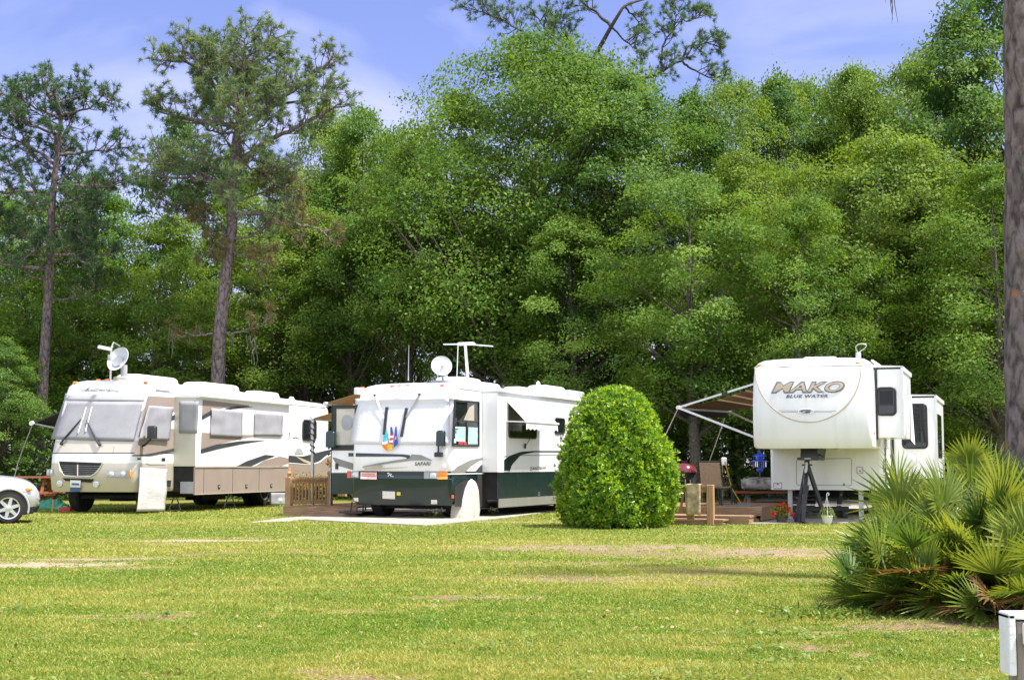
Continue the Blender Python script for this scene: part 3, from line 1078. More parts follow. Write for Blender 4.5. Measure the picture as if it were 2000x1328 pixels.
def build_green_motorhome():
    V = Veh('motorhome', 'white motorhome with dark green lower body, open cab door and three small flags', 'motorhome', -2.683, 33.815, R(22.5))
    rt = V.root
    V.w, V.rf, V.bow = 1.345, 0.17, 0.06
    V.prof = [(0.33, .12), (0.5, .03), (0.94, 0), (0.96, .05), (1.13, .05), (1.15, .02), (1.76, .07), (2.80, .36), (2.84, .30), (3.05, .40), (3.18, .55), (3.26, .85), (3.29, 1.2)]
    W = V.w
    LY = 11.2
    def mf(x, y, z):
        return GREEN if z < 1.13 else WHITE
    lev = [(z, V.yf(z), w) for (z, w) in ((.33, W - .06), (.42, W - .01), (.5, W), (.94, W), (.955, W), (1.128, W), (1.132, W), (1.5, W), (1.76, W), (2.3, W), (2.80, W), (2.84, W), (3.0, W - .01), (3.1, W - .04), (3.18, W - .09), (3.24, W - .2), (3.28, W - .45))]
    b = V.shell(lev, LY, mf, ybreaks=(1.83, 5, 8.5))
    b.build('body', rt, smooth=38)
    u = MB(DARKUNDER)
    u.box(-1.0, 1.0, .9, LY - .3, .22, .36)
    u.box(-1.1, 1.1, 4.2, 7.6, .16, .36)
    u.build('chassis', rt)
    for x in (-1.0, 1.0):
        wheel(rt, (x, 1.15, .46), .46, .30, 1 if x > 0 else -1)
        wheel(rt, (x, 8.3, .46), .46, .30, 1 if x > 0 else -1)
    F, S = V.front, V.side
    c = MB(WHITECLOTH)
    V.patch(c, F, Ps(3, (556, 446), (1132, 436), (1136, 722), (525, 716)), 18, 12, (0, -.022, 0), .006, 3)
    c.build('windscreen_cover', rt, smooth=60, solid=.008)
    h = MB(WHITE)
    V.line(h, F, Ps(3, (553, 443), (800, 436), (1130, 433), (1160, 440)), .022, 8, (0, -.01, 0))
    h.build('brow_trim', rt, smooth=50)
    # graphics
    g = MB(GREEN)
    V.band(g, F, Ps(3, (508, 772), (840, 781), (886, 786)), Ps(3, (508, 795), (840, 795), (872, 803)), 16, 2)
    V.band(g, F, Ps(3, (872, 784), (889, 787)), Ps(3, (868, 808), (886, 806)), 3, 2, (0, -.010, 0))
    g.m(GREYP)
    V.band(g, F, Ps(3, (600, 855), (680, 838), (800, 818), (888, 806), (893, 781), (960, 786), (1025, 818)), Ps(3, (590, 862), (680, 850), (800, 832), (890, 820), (940, 818), (980, 818), (1026, 821)), 24, 2)
    g.m(OLIVE)
    V.band(g, F, Ps(3, (592, 860), (700, 848), (720, 850)), Ps(3, (610, 874), (690, 876), (720, 852)), 10, 2, (0, -.010, 0))
    V.band(g, F, Ps(3, (690, 866), (875, 860)), Ps(3, (690, 876), (875, 862)), 10, 1, (0, -.011, 0))
    g.build('stripes', rt)
    h = MB(CHAR)
    V.text(h, F, 'SAFARI', P3(918, 851), P3(1016, 849), 7.0, .12, .022, 1.08)
    h.build('lettering', rt)
    g = MB(GREEN)
    V.patch(g, F, Ps(3, (575, 884), (976, 889), (976, 934), (575, 930)), 12, 2, (0, -.012, 0))
    go = g.build('headlight_panel', rt)
    g = MB(WHITE2)
    V.text(g, F, 'R', P3(752, 918), P3(778, 919), 6.2, .35, .004, off=(0, -.02, 0))
    V.line(g, F, Ps(3, (750, 900), (762, 896)), .010, 5, (0, -.02, 0))
    V.line(g, F, Ps(3, (776, 917), (790, 920)), .007, 5, (0, -.02, 0))
    g.build('emblem', go)
    for (lens, grey, amb) in (((523, 886, 574, 926), None, (503, 884, 522, 927)), ((1011, 890, 1058, 932), (977, 889, 1010, 932), (1059, 889, 1122, 935))):
        h = MB(GREYPL)
        V.patch(h, F, Ps(3, (lens[0], lens[1]), (lens[2], lens[1]), (lens[2], lens[3]), (lens[0], lens[3])), 3, 3, (0, -.014, 0))
        ho = h.build('headlight', rt, solid=.01)
        h = MB(LAMP)
        V.patch(h, F, Ps(3, (lens[0] + 4, lens[1] + 4), (lens[2] - 4, lens[1] + 4), (lens[2] - 4, lens[3] - 4), (lens[0] + 4, lens[3] - 4)), 4, 4, (0, -.024, 0))
        cpt = F(*P3((lens[0] + lens[2]) / 2, (lens[1] + lens[3]) / 2))
        h.ball(cpt + Vector((0, -.01, 0)), .075, .03, .06, 14, 8)
        if grey:
            h.build('lens', ho, smooth=50)
            h = MB(GREYPL)
            V.patch(h, F, Ps(3, (grey[0], grey[1]), (grey[2], grey[1]), (grey[2], grey[3]), (grey[0], grey[3])), 3, 3, (0, -.022, 0))
        h.build('reflector' if grey else 'lens', ho, smooth=50)
        h = MB(AMBER if grey else AMBERR)
        V.patch(h, F, Ps(3, (amb[0], amb[1]), (amb[2], amb[1]), (amb[2], amb[3]), (amb[0], amb[3])), 6, 3, (0, -.02, 0))
        h.build('turn_signal', rt, solid=.015)
    pk = MB(pm('pale pink board', (.72, .50, .45), .6, .12, 20))
    V.patch(pk, F, Ps(3, (588, 891), (688, 893), (688, 936), (588, 933)), 3, 3, (0, -.04, 0))
    po = pk.build('front_sticker_plate', rt, solid=.012)
    pk = MB(pm('faded red print', (.62, .17, .14), .6, .15, 30))
    for (y0, y1, n, x0, x1) in ((899, 908, 10, 600, 676), (912, 919, 9, 600, 676), (923, 931, 6, 610, 650)):
        rg = random.Random(int(y0))
        x = x0
        while x < x1:
            w_ = rg.uniform(4, 7)
            V.patch(pk, F, Ps(3, (x, y0), (x + w_, y0), (x + w_, y1), (x, y1)), 1, 1, (0, -.048, 0))
            x += w_ + 2.5
    pk.build('printed_lines', po)
    h = MB(pm('plate cream', (.66, .65, .52), .5, .1, 20))
    V.patch(h, F, Ps(3, (724, 1012), (800, 1014), (800, 1055), (724, 1052)), 3, 3, (0, -.03, 0))
    ho = h.build('licence_plate', rt, solid=.012)
    h = MB(CHROME)
    V.line(h, F, Ps(3, (724, 1012), (800, 1014), (800, 1055), (724, 1052)), .012, 5, (0, -.035, 0), True)
    h.build('plate_frame', ho)
    h = MB(pm('yellow sticker', (.65, .52, .05), .5, .1))
    V.patch(h, F, Ps(3, (808, 1013), (831, 1014), (831, 1035), (808, 1034)), 2, 2, (0, -.015, 0))
    h.build('yellow_sticker', rt, solid=.004)
    for q in ((537, 1049, 571, 1073), (1020, 1062, 1057, 1088)):
        h = MB(CHROME)
        V.patch(h, F, Ps(3, (q[0], q[1]), (q[2], q[1]), (q[2], q[3]), (q[0], q[3])), 2, 2, (0, -.012, 0))
        h.m(LAMP)
        p = F(*P3((q[0] + q[2]) / 2, (q[1] + q[3]) / 2))
        h.ball(p, .05, .03, .035, 12, 6)
        h.build('fog_lamp', rt, solid=.006)
    for q in ((595, 371), (779, 362), (825, 359), (873, 358), (1087, 357)):
        h = MB(AMBERR)
        p = F(*P3(*q))
        h.rbox(p.x - .05, p.x + .05, p.y - .03, p.y + .03, p.z - .025, p.z + .025, .012)
        h.build('marker_light', rt, smooth=50)
    h = MB(AMBERR)
    p = S(*P3(1150, 1043))
    h.rbox(p.x - .01, p.x + .02, p.y - .05, p.y + .05, p.z - .035, p.z + .035, .01)
    h.build('side_marker', rt)
    for (a, m_, t0, t1) in (((676, 418), (735, 578), (752, 490), (736, 660)), ((952, 412), (852, 580), (874, 496), (843, 674))):
        h = MB(STEEL)
        pa, pb = F(*P3(*a)) + Vector((0, -.05, 0)), F(*P3(*m_)) + Vector((0, -.06, 0))
        h.tube([pa, pb], [.014, .010], 6)
        h.tube([pa + Vector((.04, 0, .0)), pb + Vector((.015, 0, .03))], .008, 6)
        h.m(BLACK).ball(pa, .04, .04, .03)
        ho = h.build('wiper', rt, smooth=40)
        h = MB(BLACK)
        h.bar(F(*P3(*t0)) + Vector((0, -.06, 0)), F(*P3(*t1)) + Vector((0, -.07, 0)), .075, .03, (0, 1, 0))
        h.build('blade', ho, bevel=.01)
    # flags
    fl = [((752, 632), (727, 748), [((60, 90, 0), 0)])]
    teal = flag_mat('teal flag cloth', (.05, .42, .50))
    fwh = flag_mat('white flag cloth', (.75, .75, .75))
    forg = flag_mat('orange flag cloth', (.80, .22, .04))
    fred = flag_mat('red flag cloth', (.55, .04, .06))
    fblu = flag_mat('blue flag cloth', (.03, .06, .34))
    fyel = flag_mat('yellow flag cloth', (.75, .50, .03))
    def flag(name, pole, quads):
        h = MB(ALU)
        h.tube([F(*P3(*pole[0])) + Vector((0, -.05, 0)), F(*P3(*pole[1])) + Vector((0, -.05, 0))], .006, 5)
        for (mt, q, dpt) in quads:
            h.m(mt)
            V.patch(h, F, Ps(3, *q), 4, 5, (0, -dpt, 0), .015, int(q[0][0]))
        h.build(name, rt, smooth=60)
    flag('flag', ((755, 615), (770, 765)), [(teal, ((740, 632), (757, 632), (758, 700), (727, 706)), .06), (fwh, ((727, 706), (758, 698), (756, 722), (720, 722)), .06), (forg, ((718, 716), (758, 718), (757, 764), (738, 748)), .065)])
    rw = []
    for i in range(6):
        a, b_ = 655 + i * 14, 655 + (i + 1) * 14
        rw.append((fred if i % 2 == 0 else fwh, ((776 - i * 1.5, a), (796 - i, a - 4), (795 - i, b_ - 4), (775 - i * 1.5, b_)), .075))
    flag('flag', ((781, 595), (768, 760)), [(fblu, ((777, 612), (788, 612), (794, 652), (776, 656)), .075)] + rw + [(fyel, ((760, 718), (792, 722), (786, 752), (758, 756)), .085)])
    flag('flag', ((813, 592), (790, 740)), [(fblu, ((806, 610), (815, 610), (822, 715), (795, 745)), .07), (fyel, ((808, 672), (816, 672), (815, 690), (806, 690)), .09)])
    # mirror on the driver's side
    h = MB(BLACK)
    xm = W + .10
    pt = V.ony(*P3(1063, 728), .02)
    pb = V.ony(*P3(1063, 770), .02)
    h.tube([pb, pt], .022, 8)
    h.tube([pb, F(*P3(1060, 775)) + Vector((0, .02, 0))], .03, 8)
    q = V.ony(*P3(1065, 783), .0)
    h.rbox(q.x - .10, q.x + .10, q.y - .05, q.y + .05, q.z - .055, q.z + .055, .02)
    h.build('mirror_arm', rt, smooth=40)
    h = MB(GREEN)
    q = V.ony(*P3(1080, 682), .0)
    h.rbox(q.x - .11, q.x + .11, q.y - .09, q.y + .06, q.z - .185, q.z + .185, .055)
    h.build('mirror', rt, smooth=50)
    h = MB(WHITE2)
    q = F(*P3(1097, 857))
    h.ball(q, .045, .03, .055)
    h.build('spot_lamp', rt, smooth=50)
    # open entry door ----------------------------------------------------
    yd = .45
    D = lambda x, y: V.ony(*P3(x, y), yd)
    p0, p1 = D(408, 484), D(560, 1026)
    xl, xr = p0.x, -W - .01
    zt, zb = p0.z, D(412, 1026).z
    zs = [zb, D(430, 895).z, D(430, 750).z, zt]
    d = MB(GREEN)
    d.box(xl, xr, yd, yd + .06, zs[0], zs[1])
    d.m(WHITE).box(xl, xr, yd, yd + .06, zs[1], zs[2])
    d.m(BLACK)
    wl, wr_ = D(430, 600).x, D(545, 600).x
    wt, wb = D(440, 500).z, D(440, 724).z
    d.box(xl, wl, yd, yd + .06, zs[2], zt)
    d.box(wr_, xr, yd, yd + .06, zs[2], zt)
    d.box(wl, wr_, yd, yd + .06, wt, zt)
    d.box(wl, wr_, yd, yd + .06, zs[2], wb)
    d.m(BLACK).box(xl - .015, xl, yd - .01, yd + .07, zb, zt + .01)
    d.box(xl, xr, yd - .012, yd + .07, zt, zt + .02)
    d.box(xl, xr, yd - .014, yd - .002, zs[2] - .03, zs[2] + .04)
    d.m(GREYP)
    d.prism([(xl + .02, yd - .004, D(430, 800).z), (xl + .06, yd - .004, D(430, 800).z), (xr, yd - .004, D(500, 845).z), (xr, yd - .004, D(500, 885).z), (xl + .15, yd - .004, D(500, 850).z)], (0, .003, 0))
    do = d.build('entry_door', rt)
    d = MB(pm('pale door glass', (.52, .50, .42), .12, .15, 3, coat=.5))
    d.box(wl, wr_, yd + .02, yd + .03, wb, wt)
    d.m(GREYPL)
    d.ball(((wl + wr_) / 2 + .05, yd + .02, (wb + wt) / 2 + .1), .17, .012, .2)
    d.build('door_window', do, smooth=40)
    d = MB(BLACK)
    q = D(437, 855)
    d.rbox(q.x - .04, q.x + .04, yd - .03, yd + .0, q.z - .07, q.z + .07, .015)
    d.build('handle', do)
    d = MB(GREEN)
    q = D(410, 688)
    d.rbox(q.x - .13, q.x + .13, yd - .16, yd - .0, q.z - .2, q.z + .2, .06)
    d.build('door_mirror', do, smooth=50)
    d = MB(BLACK)
    a, b_, c_ = V.ony(*P3(465, 1138), .6), V.ony(*P3(610, 1130), .6), V.ony(*P3(655, 1085), .8)
    d.rbox(a.x, b_.x, .45, .85, a.z - .02, a.z + .02, .018)
    d.tube([(b_.x, .5, b_.z), (-W + .1, .55, .42)], .02, 6)
    d.tube([(a.x + .3, .5, a.z), (a.x + .32, .55, .38)], .018, 6)
    d.tube([(b_.x - .1, .8, b_.z), (-W + .05, .8, .42)], .02, 6)
    d.build('entry_step', rt, smooth=40)
    # driver side window --------------------------------------------------
    wq = Ps(4, (150, 450), (298, 460), (298, 730), (138, 726))
    w_ = MB(GLASS)
    V.patch(w_, S, wq, 8, 8, (.008, 0, 0))
    wo = w_.build('driver_window', rt)
    w_ = MB(BLACK)
    V.line(w_, S, wq, .028, 6, (.012, 0, 0), True)
    V.line(w_, S, Ps(4, (148, 576), (298, 582)), .014, 6, (.012, 0, 0))
    V.line(w_, S, Ps(4, (222, 580), (224, 728)), .014, 6, (.012, 0, 0))
    V.line(w_, S, Ps(4, (126, 628), (160, 626)), .014, 6, (.05, 0, 0))
    w_.build('window_frame', wo, smooth=40)
    w_ = MB(pm('mint curtain', (.36, .55, .50), .8, .1, 6))
    V.patch(w_, S, Ps(4, (152, 610), (216, 612), (214, 705), (150, 700)), 16, 4, (.012, 0, 0), .010, 8)
    V.patch(w_, S, Ps(4, (232, 614), (290, 616), (290, 718), (230, 718)), 16, 4, (.012, 0, 0), .010, 9)
    w_.build('curtain', wo, smooth=60)
    w_ = MB(fred)
    V.patch(w_, S, Ps(4, (172, 700), (200, 702), (200, 720), (172, 718)), 2, 2, (.016, 0, 0))
    V.patch(w_, S, Ps(4, (204, 704), (222, 706), (222, 722), (204, 720)), 2, 2, (.016, 0, 0))
    w_.m(fwh)
    V.patch(w_, S, Ps(4, (142, 684), (156, 686), (156, 712), (140, 710)), 2, 2, (.016, 0, 0))
    w_.build('window_stickers', wo)
    w_ = MB(pm('painted tan reflection', (.40, .36, .29), .6))
    V.flat(w_, S, Ps(4, (205, 570), (240, 490), (270, 474), (270, 574)), (.011, 0, 0))  # reflection painted as a tan patch on the glass
    w_.build('painted_reflection', wo)
    g = MB(GREYP)
    V.band(g, S, Ps(4, (122, 897), (170, 855), (250, 815), (358, 793)), Ps(4, (212, 895), (250, 855), (300, 822), (358, 800)), 16, 3, (.008, 0, 0))
    g.m(GREEN)
    V.band(g, S, Ps(4, (268, 898), (310, 850), (362, 820)), Ps(4, (270, 900), (320, 898), (362, 897)), 12, 3, (.008, 0, 0))
    g.m(WHITE)
    V.band(g, S, Ps(4, (105, 899), (360, 896)), Ps(4, (105, 906), (360, 901)), 10, 1, (.010, 0, 0))
    g.build('cab_stripes', rt)
    # slide-out -----------------------------------------------------------
    X2 = W + .42
    Y0, Y1 = 1.85, 8.2
    def SX(u_, v_): return V.onx(u_, v_, X2)
    z0, z1 = 1.10, 3.05
    s = MB(WHITE)
    s.box(W - .1, X2, Y0, Y1, z0, z1)
    so = s.build('slide_out', rt, bevel=.012)
    s = MB(WHITE2)
    s.prism([(W - .14, Y0 - .02, z1 + .10), (X2 + .02, Y0 - .02, z1 + .05), (X2 + .02, Y0 - .02, z1 + .01), (W - .14, Y0 - .02, z1 + .005)], (0, Y1 - Y0 + .05, 0))
    s.tube([(X2 + .02, Y0 - .03, z1 + .04), (X2 + .02, Y1 + .03, z1 + .04)], .04, 10)
    s.build('slide_awning', so, smooth=40)
    s = MB(DARKUNDER)
    s.box(W - .2, X2 - .03, Y0 + .10, Y1 - .02, .42, z0 - .005)
    s.box(W - .35, W + .006, 1.55, Y0 + .3, .36, 1.06)
    s.m(GREEN).box(X2 - .028, X2 + .001, Y0 + .02, Y1, .46, z0 - .004)
    s.m(GREYP).box(X2 - .020, X2 + .005, Y0 + .06, Y1 - .02, .24, .455)
    s.m(WHITE).box(X2, X2 + .006, Y0 + .02, Y1, z0 + .0, z0 + .035)
    bo = s.build('baggage_compartment', rt)
    for k_, yy in enumerate((3.05, 4.35, 5.65, 6.95)):
        q_ = MB(BLACK)
        q_.box(X2 + .0015, X2 + .003, yy, yy + .014, .47, z0 - .01)
        q_.build('door_seam', bo)
    h = MB(CHROME)
    p = SX(*P4(672, 1026))
    h.box(X2 + .002, X2 + .014, p.y - .05, p.y + .05, p.z - .05, p.z + .05)
    h.m(BLACK).box(X2 + .014, X2 + .018, p.y - .03, p.y + .03, p.z - .03, p.z + .03)
    h.build('latch', bo)
    g = MB(GREEN)
    V.band(g, SX, Ps(4, (456, 815), (490, 790), (560, 765), (640, 760), (835, 760)), Ps(4, (456, 899), (486, 897), (505, 845), (560, 785), (640, 768), (835, 768)), 28, 3, (.006, 0, 0))
    V.band(g, SX, Ps(4, (456, 793), (480, 790)), Ps(4, (456, 797), (480, 792)), 4, 1, (.006, 0, 0))
    V.band(g, SX, Ps(4, (560, 786), (835, 785)), Ps(4, (560, 789), (835, 788)), 8, 1, (.006, 0, 0))
    g.build('stripes', so)
    h = MB(CHAR)
    V.text(h, SX, 'ZANZIBAR', P4(615, 880), P4(716, 872), 6.5, .05, .0, 1.0, (.012, 0, 0))
    h.build('side_lettering', so)
    def win(name, pts4, parent, X, r=.08, frame=BLACK, trim=.02):
        qa, qb = V.onx(*pts4[0], X), V.onx(*pts4[1], X)
        rr = rrect((qa.y + qb.y) / 2, (qa.z + qb.z) / 2, abs(qa.y - qb.y) / 2, abs(qa.z - qb.z) / 2, r)
        h = MB(GLASS)
        h.prism([(X, a, b_) for (a, b_) in rr], (.012, 0, 0))
        o = h.build(name, parent)
        h = MB(frame)
        h.tube([(X + .014, a, b_) for (a, b_) in rr + rr[:1]], trim, 6)
        h.build('window_frame', o, smooth=40)
        return o
    win('window', Ps(4, (484, 468), (652, 684)), so, X2)
    win('window', Ps(4, (768, 558), (828, 655)), so, X2)
    h = MB(GREYPL)
    p = SX(*P4(808, 680))
    h.lathe([(.09, 0), (.09, .02), (.02, .022)], 18, p, 'x')
    h.build('vent_cover', so, smooth=40)
    # window awning
    a0, a1 = SX(*P4(474, 456)), SX(*P4(672, 468))
    zt = a0.z
    out_ = .52
    bf = V.onx(*P4(585, 580), X2 + out_)
    bb = V.onx(*P4(780, 604), X2 + out_)
    h = MB(WHITECLOTH)
    ya, yb = a0.y, a0.y + (bb.y - bf.y)
    bf = Vector((X2 + out_, ya, bf.z))
    bb = Vector((X2 + out_, yb, bf.z - .0))
    n = 24
    top = [Vector((X2 + .01, ya + (yb - ya) * i / n, zt)) for i in range(n + 1)]
    bot = [Vector((X2 + out_, ya + (yb - ya) * i / n, bf.z)) for i in range(n + 1)]
    val = [p + Vector((0.005, 0, -.20 + .04 * abs(math.sin(i * math.pi / 3)))) for i, p in enumerate(bot)]
    h.grid([top, bot])
    h.grid([bot, val])
    ho = h.build('window_awning', so, solid=.006)
    h = MB(ALU)
    h.tube([bf + Vector((0, -.05, 0)), bb + Vector((0, .05, 0))], .03, 8)
    h.bar((X2, ya - .02, bf.z + .02), bf + Vector((0, -.02, 0)), .05, .03)
    h.bar((X2, yb + .02, bf.z + .02), bb + Vector((0, .02, 0)), .05, .03)
    h.build('awning_bar', ho, smooth=40)
    h = MB(BLACK)
    V.line(h, SX, Ps(4, (604, 686), (575, 735)), .008, 5, (.06, 0, 0))
    p = SX(*P4(576, 730))
    h.ball(p + Vector((.05, 0, 0)), .03, .03, .08)
    h.build('hanging_strap', so)
    # roof ------------------------------------------------------------------
    def pod(name, xl, xr, yt, yb_, xin, wid, r=.1, taper=.06, mat=WHITE2):
        a = V.onx(*P4(xl, yb_), xin)
        b__ = V.onx(*P4(xr, yb_), xin)
        t_ = V.onx(*P4((xl + xr) / 2, yt), xin)
        q = MB(mat)
        q.rbox(xin - wid, xin, a.y, b__.y, 3.26, t_.z, r, taper)
        return q.build(name, rt, smooth=50)
    pod('roof_pod', 205, 342, 308, 345, .55, .9)
    pod('air_conditioner', 345, 458, 341, 372, .6, .8)
    pod('roof_vent', 560, 632, 366, 384, .5, .6, .05)
    pod('air_conditioner', 735, 855, 360, 395, .6, .8)
    pod('roof_vent', 870, 970, 389, 425, .5, .6, .05, mat=GREYPL)
    h = MB(WHITE2)
    h.tube([(W - .03, .6, 3.10), (W - .03, LY - .3, 3.10)], .022, 6)
    p = V.onx(*P4(668, 378), .3)
    h.tube([(p.x, p.y, 3.25), (p.x, p.y, p.z + .08)], .04, 8)
    h.tube([(p.x, p.y - .10, p.z + .05), (p.x, p.y - .08, p.z + .17), (p.x, p.y, p.z + .2), (p.x, p.y + .08, p.z + .17), (p.x, p.y + .10, p.z + .05)], .03, 8)
    h.build('vent_pipe', rt, smooth=40)
    # dish
    yy = V.ony(*P4(75, 315), 1.1)
    d = MB(GREYPL)
    base = Vector((yy.x, 1.1, 3.27))
    pc = V.ony(*P4(70, 240), 1.0)
    ax = Vector((-.1, -.9, .35)).normalized()
    ax = (V.o - pc).normalized() * .8 + Vector((.1, 0, .35))
    ax.normalize()
    e1 = Vector((1, 0, 0)).cross(ax).normalized()
    e0 = ax.cross(e1).normalized()
    d.m(pm('dish white', (.66, .67, .70), .5, .04))
    rr_ = .255
    d.lathe([(.01, 0), (.09, .006), (.17, .025), (rr_ - .01, .06), (rr_, .068), (rr_, .058), (.17, .012), (.01, -.015)], 32, pc, (ax, e0, e1))
    d.m(GREYPL)
    d.tube([pc - ax * .02, base + Vector((0, .05, .05))], .03, 6)
    d.bar(pc - e1 * .10 + ax * .05 + e0 * .04, pc + ax * .10 + e0 * .04 + e1 * .03, .07, .03)
    d.rbox(base.x - .2, base.x + .25, base.y - .12, base.y + .2, 3.26, 3.33, .03)
    d.build('satellite_dish', rt, smooth=40)
    # batwing antenna
    d = MB(ALU)
    b0 = V.onx(*P4(237, 325), .1)
    t0 = V.onx(*P4(218, 108), .1)
    d.bar((b0.x, b0.y, 3.27), t0, .06, .05)
    l0, l1 = V.ony(*P4(85, 103), t0.y), V.ony(*P4(385, 114), t0.y)
    d.bar(l0, t0 + Vector((0, 0, .03)), .10, .03)
    d.bar(t0 + Vector((0, 0, .03)), l1, .10, .03)
    d.rbox(t0.x - .2, t0.x + .25, t0.y - .1, t0.y + .1, t0.z - .0, t0.z + .07, .03)
    k0, k1 = V.ony(*P4(165, 303), t0.y), V.ony(*P4(173, 108), t0.y)
    d.tube([k0 + Vector((0, 0, -.1)), k1], .014, 6)
    d.m(GREYPL).rbox(b0.x - .06, b0.x + .06, b0.y - .08, b0.y + .08, 3.25, 3.36, .02)
    d.build('tv_antenna', rt, smooth=40)
    d = MB(STEEL)
    b0, t0 = V.ony(*P3(878, 318), .9), V.ony(*P3(881, 108), .9)
    d.tube([(b0.x, .9, b0.z - .03), (b0.x, .9, b0.z + .06), t0], [.018, .012, .006], 6)
    d.build('whip_antenna', rt)
    # patio awning on the door side -------------------------------------------
    wx = -W - .01
    af = V.onx(*P3(548, 418), wx)
    yA, yB = 1.5, 6.2
    zt = V.ony(*P3(548, 415), 1.5).z - .0
    oc = V.ony(*P3(285, 560), yA)
    aw = MB(TANFAB)
    zt = 3.02
    oc = Vector((oc.x, yA, oc.z))
    aw.grid([[(wx, yA + (yB - yA) * i / 6, zt) for i in range(7)], [((wx + oc.x) / 2, yA + (yB - yA) * i / 6, (zt + oc.z) / 2 - .06) for i in range(7)], [(oc.x, yA + (yB - yA) * i / 6, oc.z) for i in range(7)]])
    ao = aw.build('patio_awning', rt, solid=.008)
    aw = MB(ALU)
    aw.tube([oc + Vector((0, -.08, 0)), (oc.x, yB + .08, oc.z)], .05, 10)
    aw.build('roller', ao, smooth=40)
    pb_ = V.ony(*P3(286, 1104), yA)
    aw = MB(STEEL)
    aw.tube([oc, (pb_.x, yA, pb_.z)], .045, 8)
    aw.m(BLACK)
    sp = []
    for i in range(46):
        t = i / 45 * .42
        a = i * .9
        c_ = oc.lerp(Vector((pb_.x, yA, pb_.z)), t)
        sp.append(c_ + Vector((math.cos(a) * .06, math.sin(a) * .06, 0)))
    aw.tube(sp, .018, 5)
    aw.build('awning_pole', ao, smooth=40)
    da = MB(TANFAB)
    q0, q1 = V.ony(*P3(372, 470), .9), V.ony(*P3(552, 412), .9)
    da.grid([[(wx, .75, 3.08), (wx, 2.2, 3.08)], [(q0.x, .9, q0.z + .02), (q0.x, 2.2, q0.z + .02)]])
    da.m(WHITE2).rbox(wx - .12, wx + .0, .45, 2.3, 3.0, 3.16, .03)
    da.m(ALU).tube([(q0.x, .8, q0.z), (q0.x, 2.3, q0.z)], .04, 8)
    da.build('door_awning', rt, solid=.008)
    # cover hanging over the front right wheel
    c = MB(pm('ivory wheel cover cloth', (.50, .48, .43), .85, .08, 5, bump=.4, bscale=14))
    cx_ = S(*P4(255, 1050))
    wy, wz, wr2 = 1.15, .47, .50
    outl = [(-.66, .012), (-.62, .22), (-.53, .50), (-.36, .74), (-.16, .90), (.06, .95), (.25, .89), (.40, .73), (.48, .50), (.50, .22), (.49, .012)]
    rg = random.Random(4)
    rows_ = []
    for (xo, k) in ((W - .25, 1.0), (W + .02, 1.0), (W + .07, .93), (W + .10, .72), (W + .11, .45), (W + .11, .15), (W + .11, .0)):
        rows_.append([(xo + rg.uniform(-.012, .012), wy + a_ * k * .86 + rg.uniform(-.01, .01), max(.012, (b__ * k + .012 * (1 - k)) + rg.uniform(-.012, .012))) for (a_, b__) in outl])
    c.grid(rows_)
    c.build('wheel_cover', rt, smooth=70)
    h = MB(DARKUNDER)
    V.flat(h, S, [P4(250 + 100 * math.cos(a), 1000 - 60 * math.sin(a)) for a in np.linspace(0, math.pi, 12)] + [P4(150, 1104), P4(356, 1104)][::1], (.005, 0, 0))
    h.build('wheel_arch', rt)
    return V
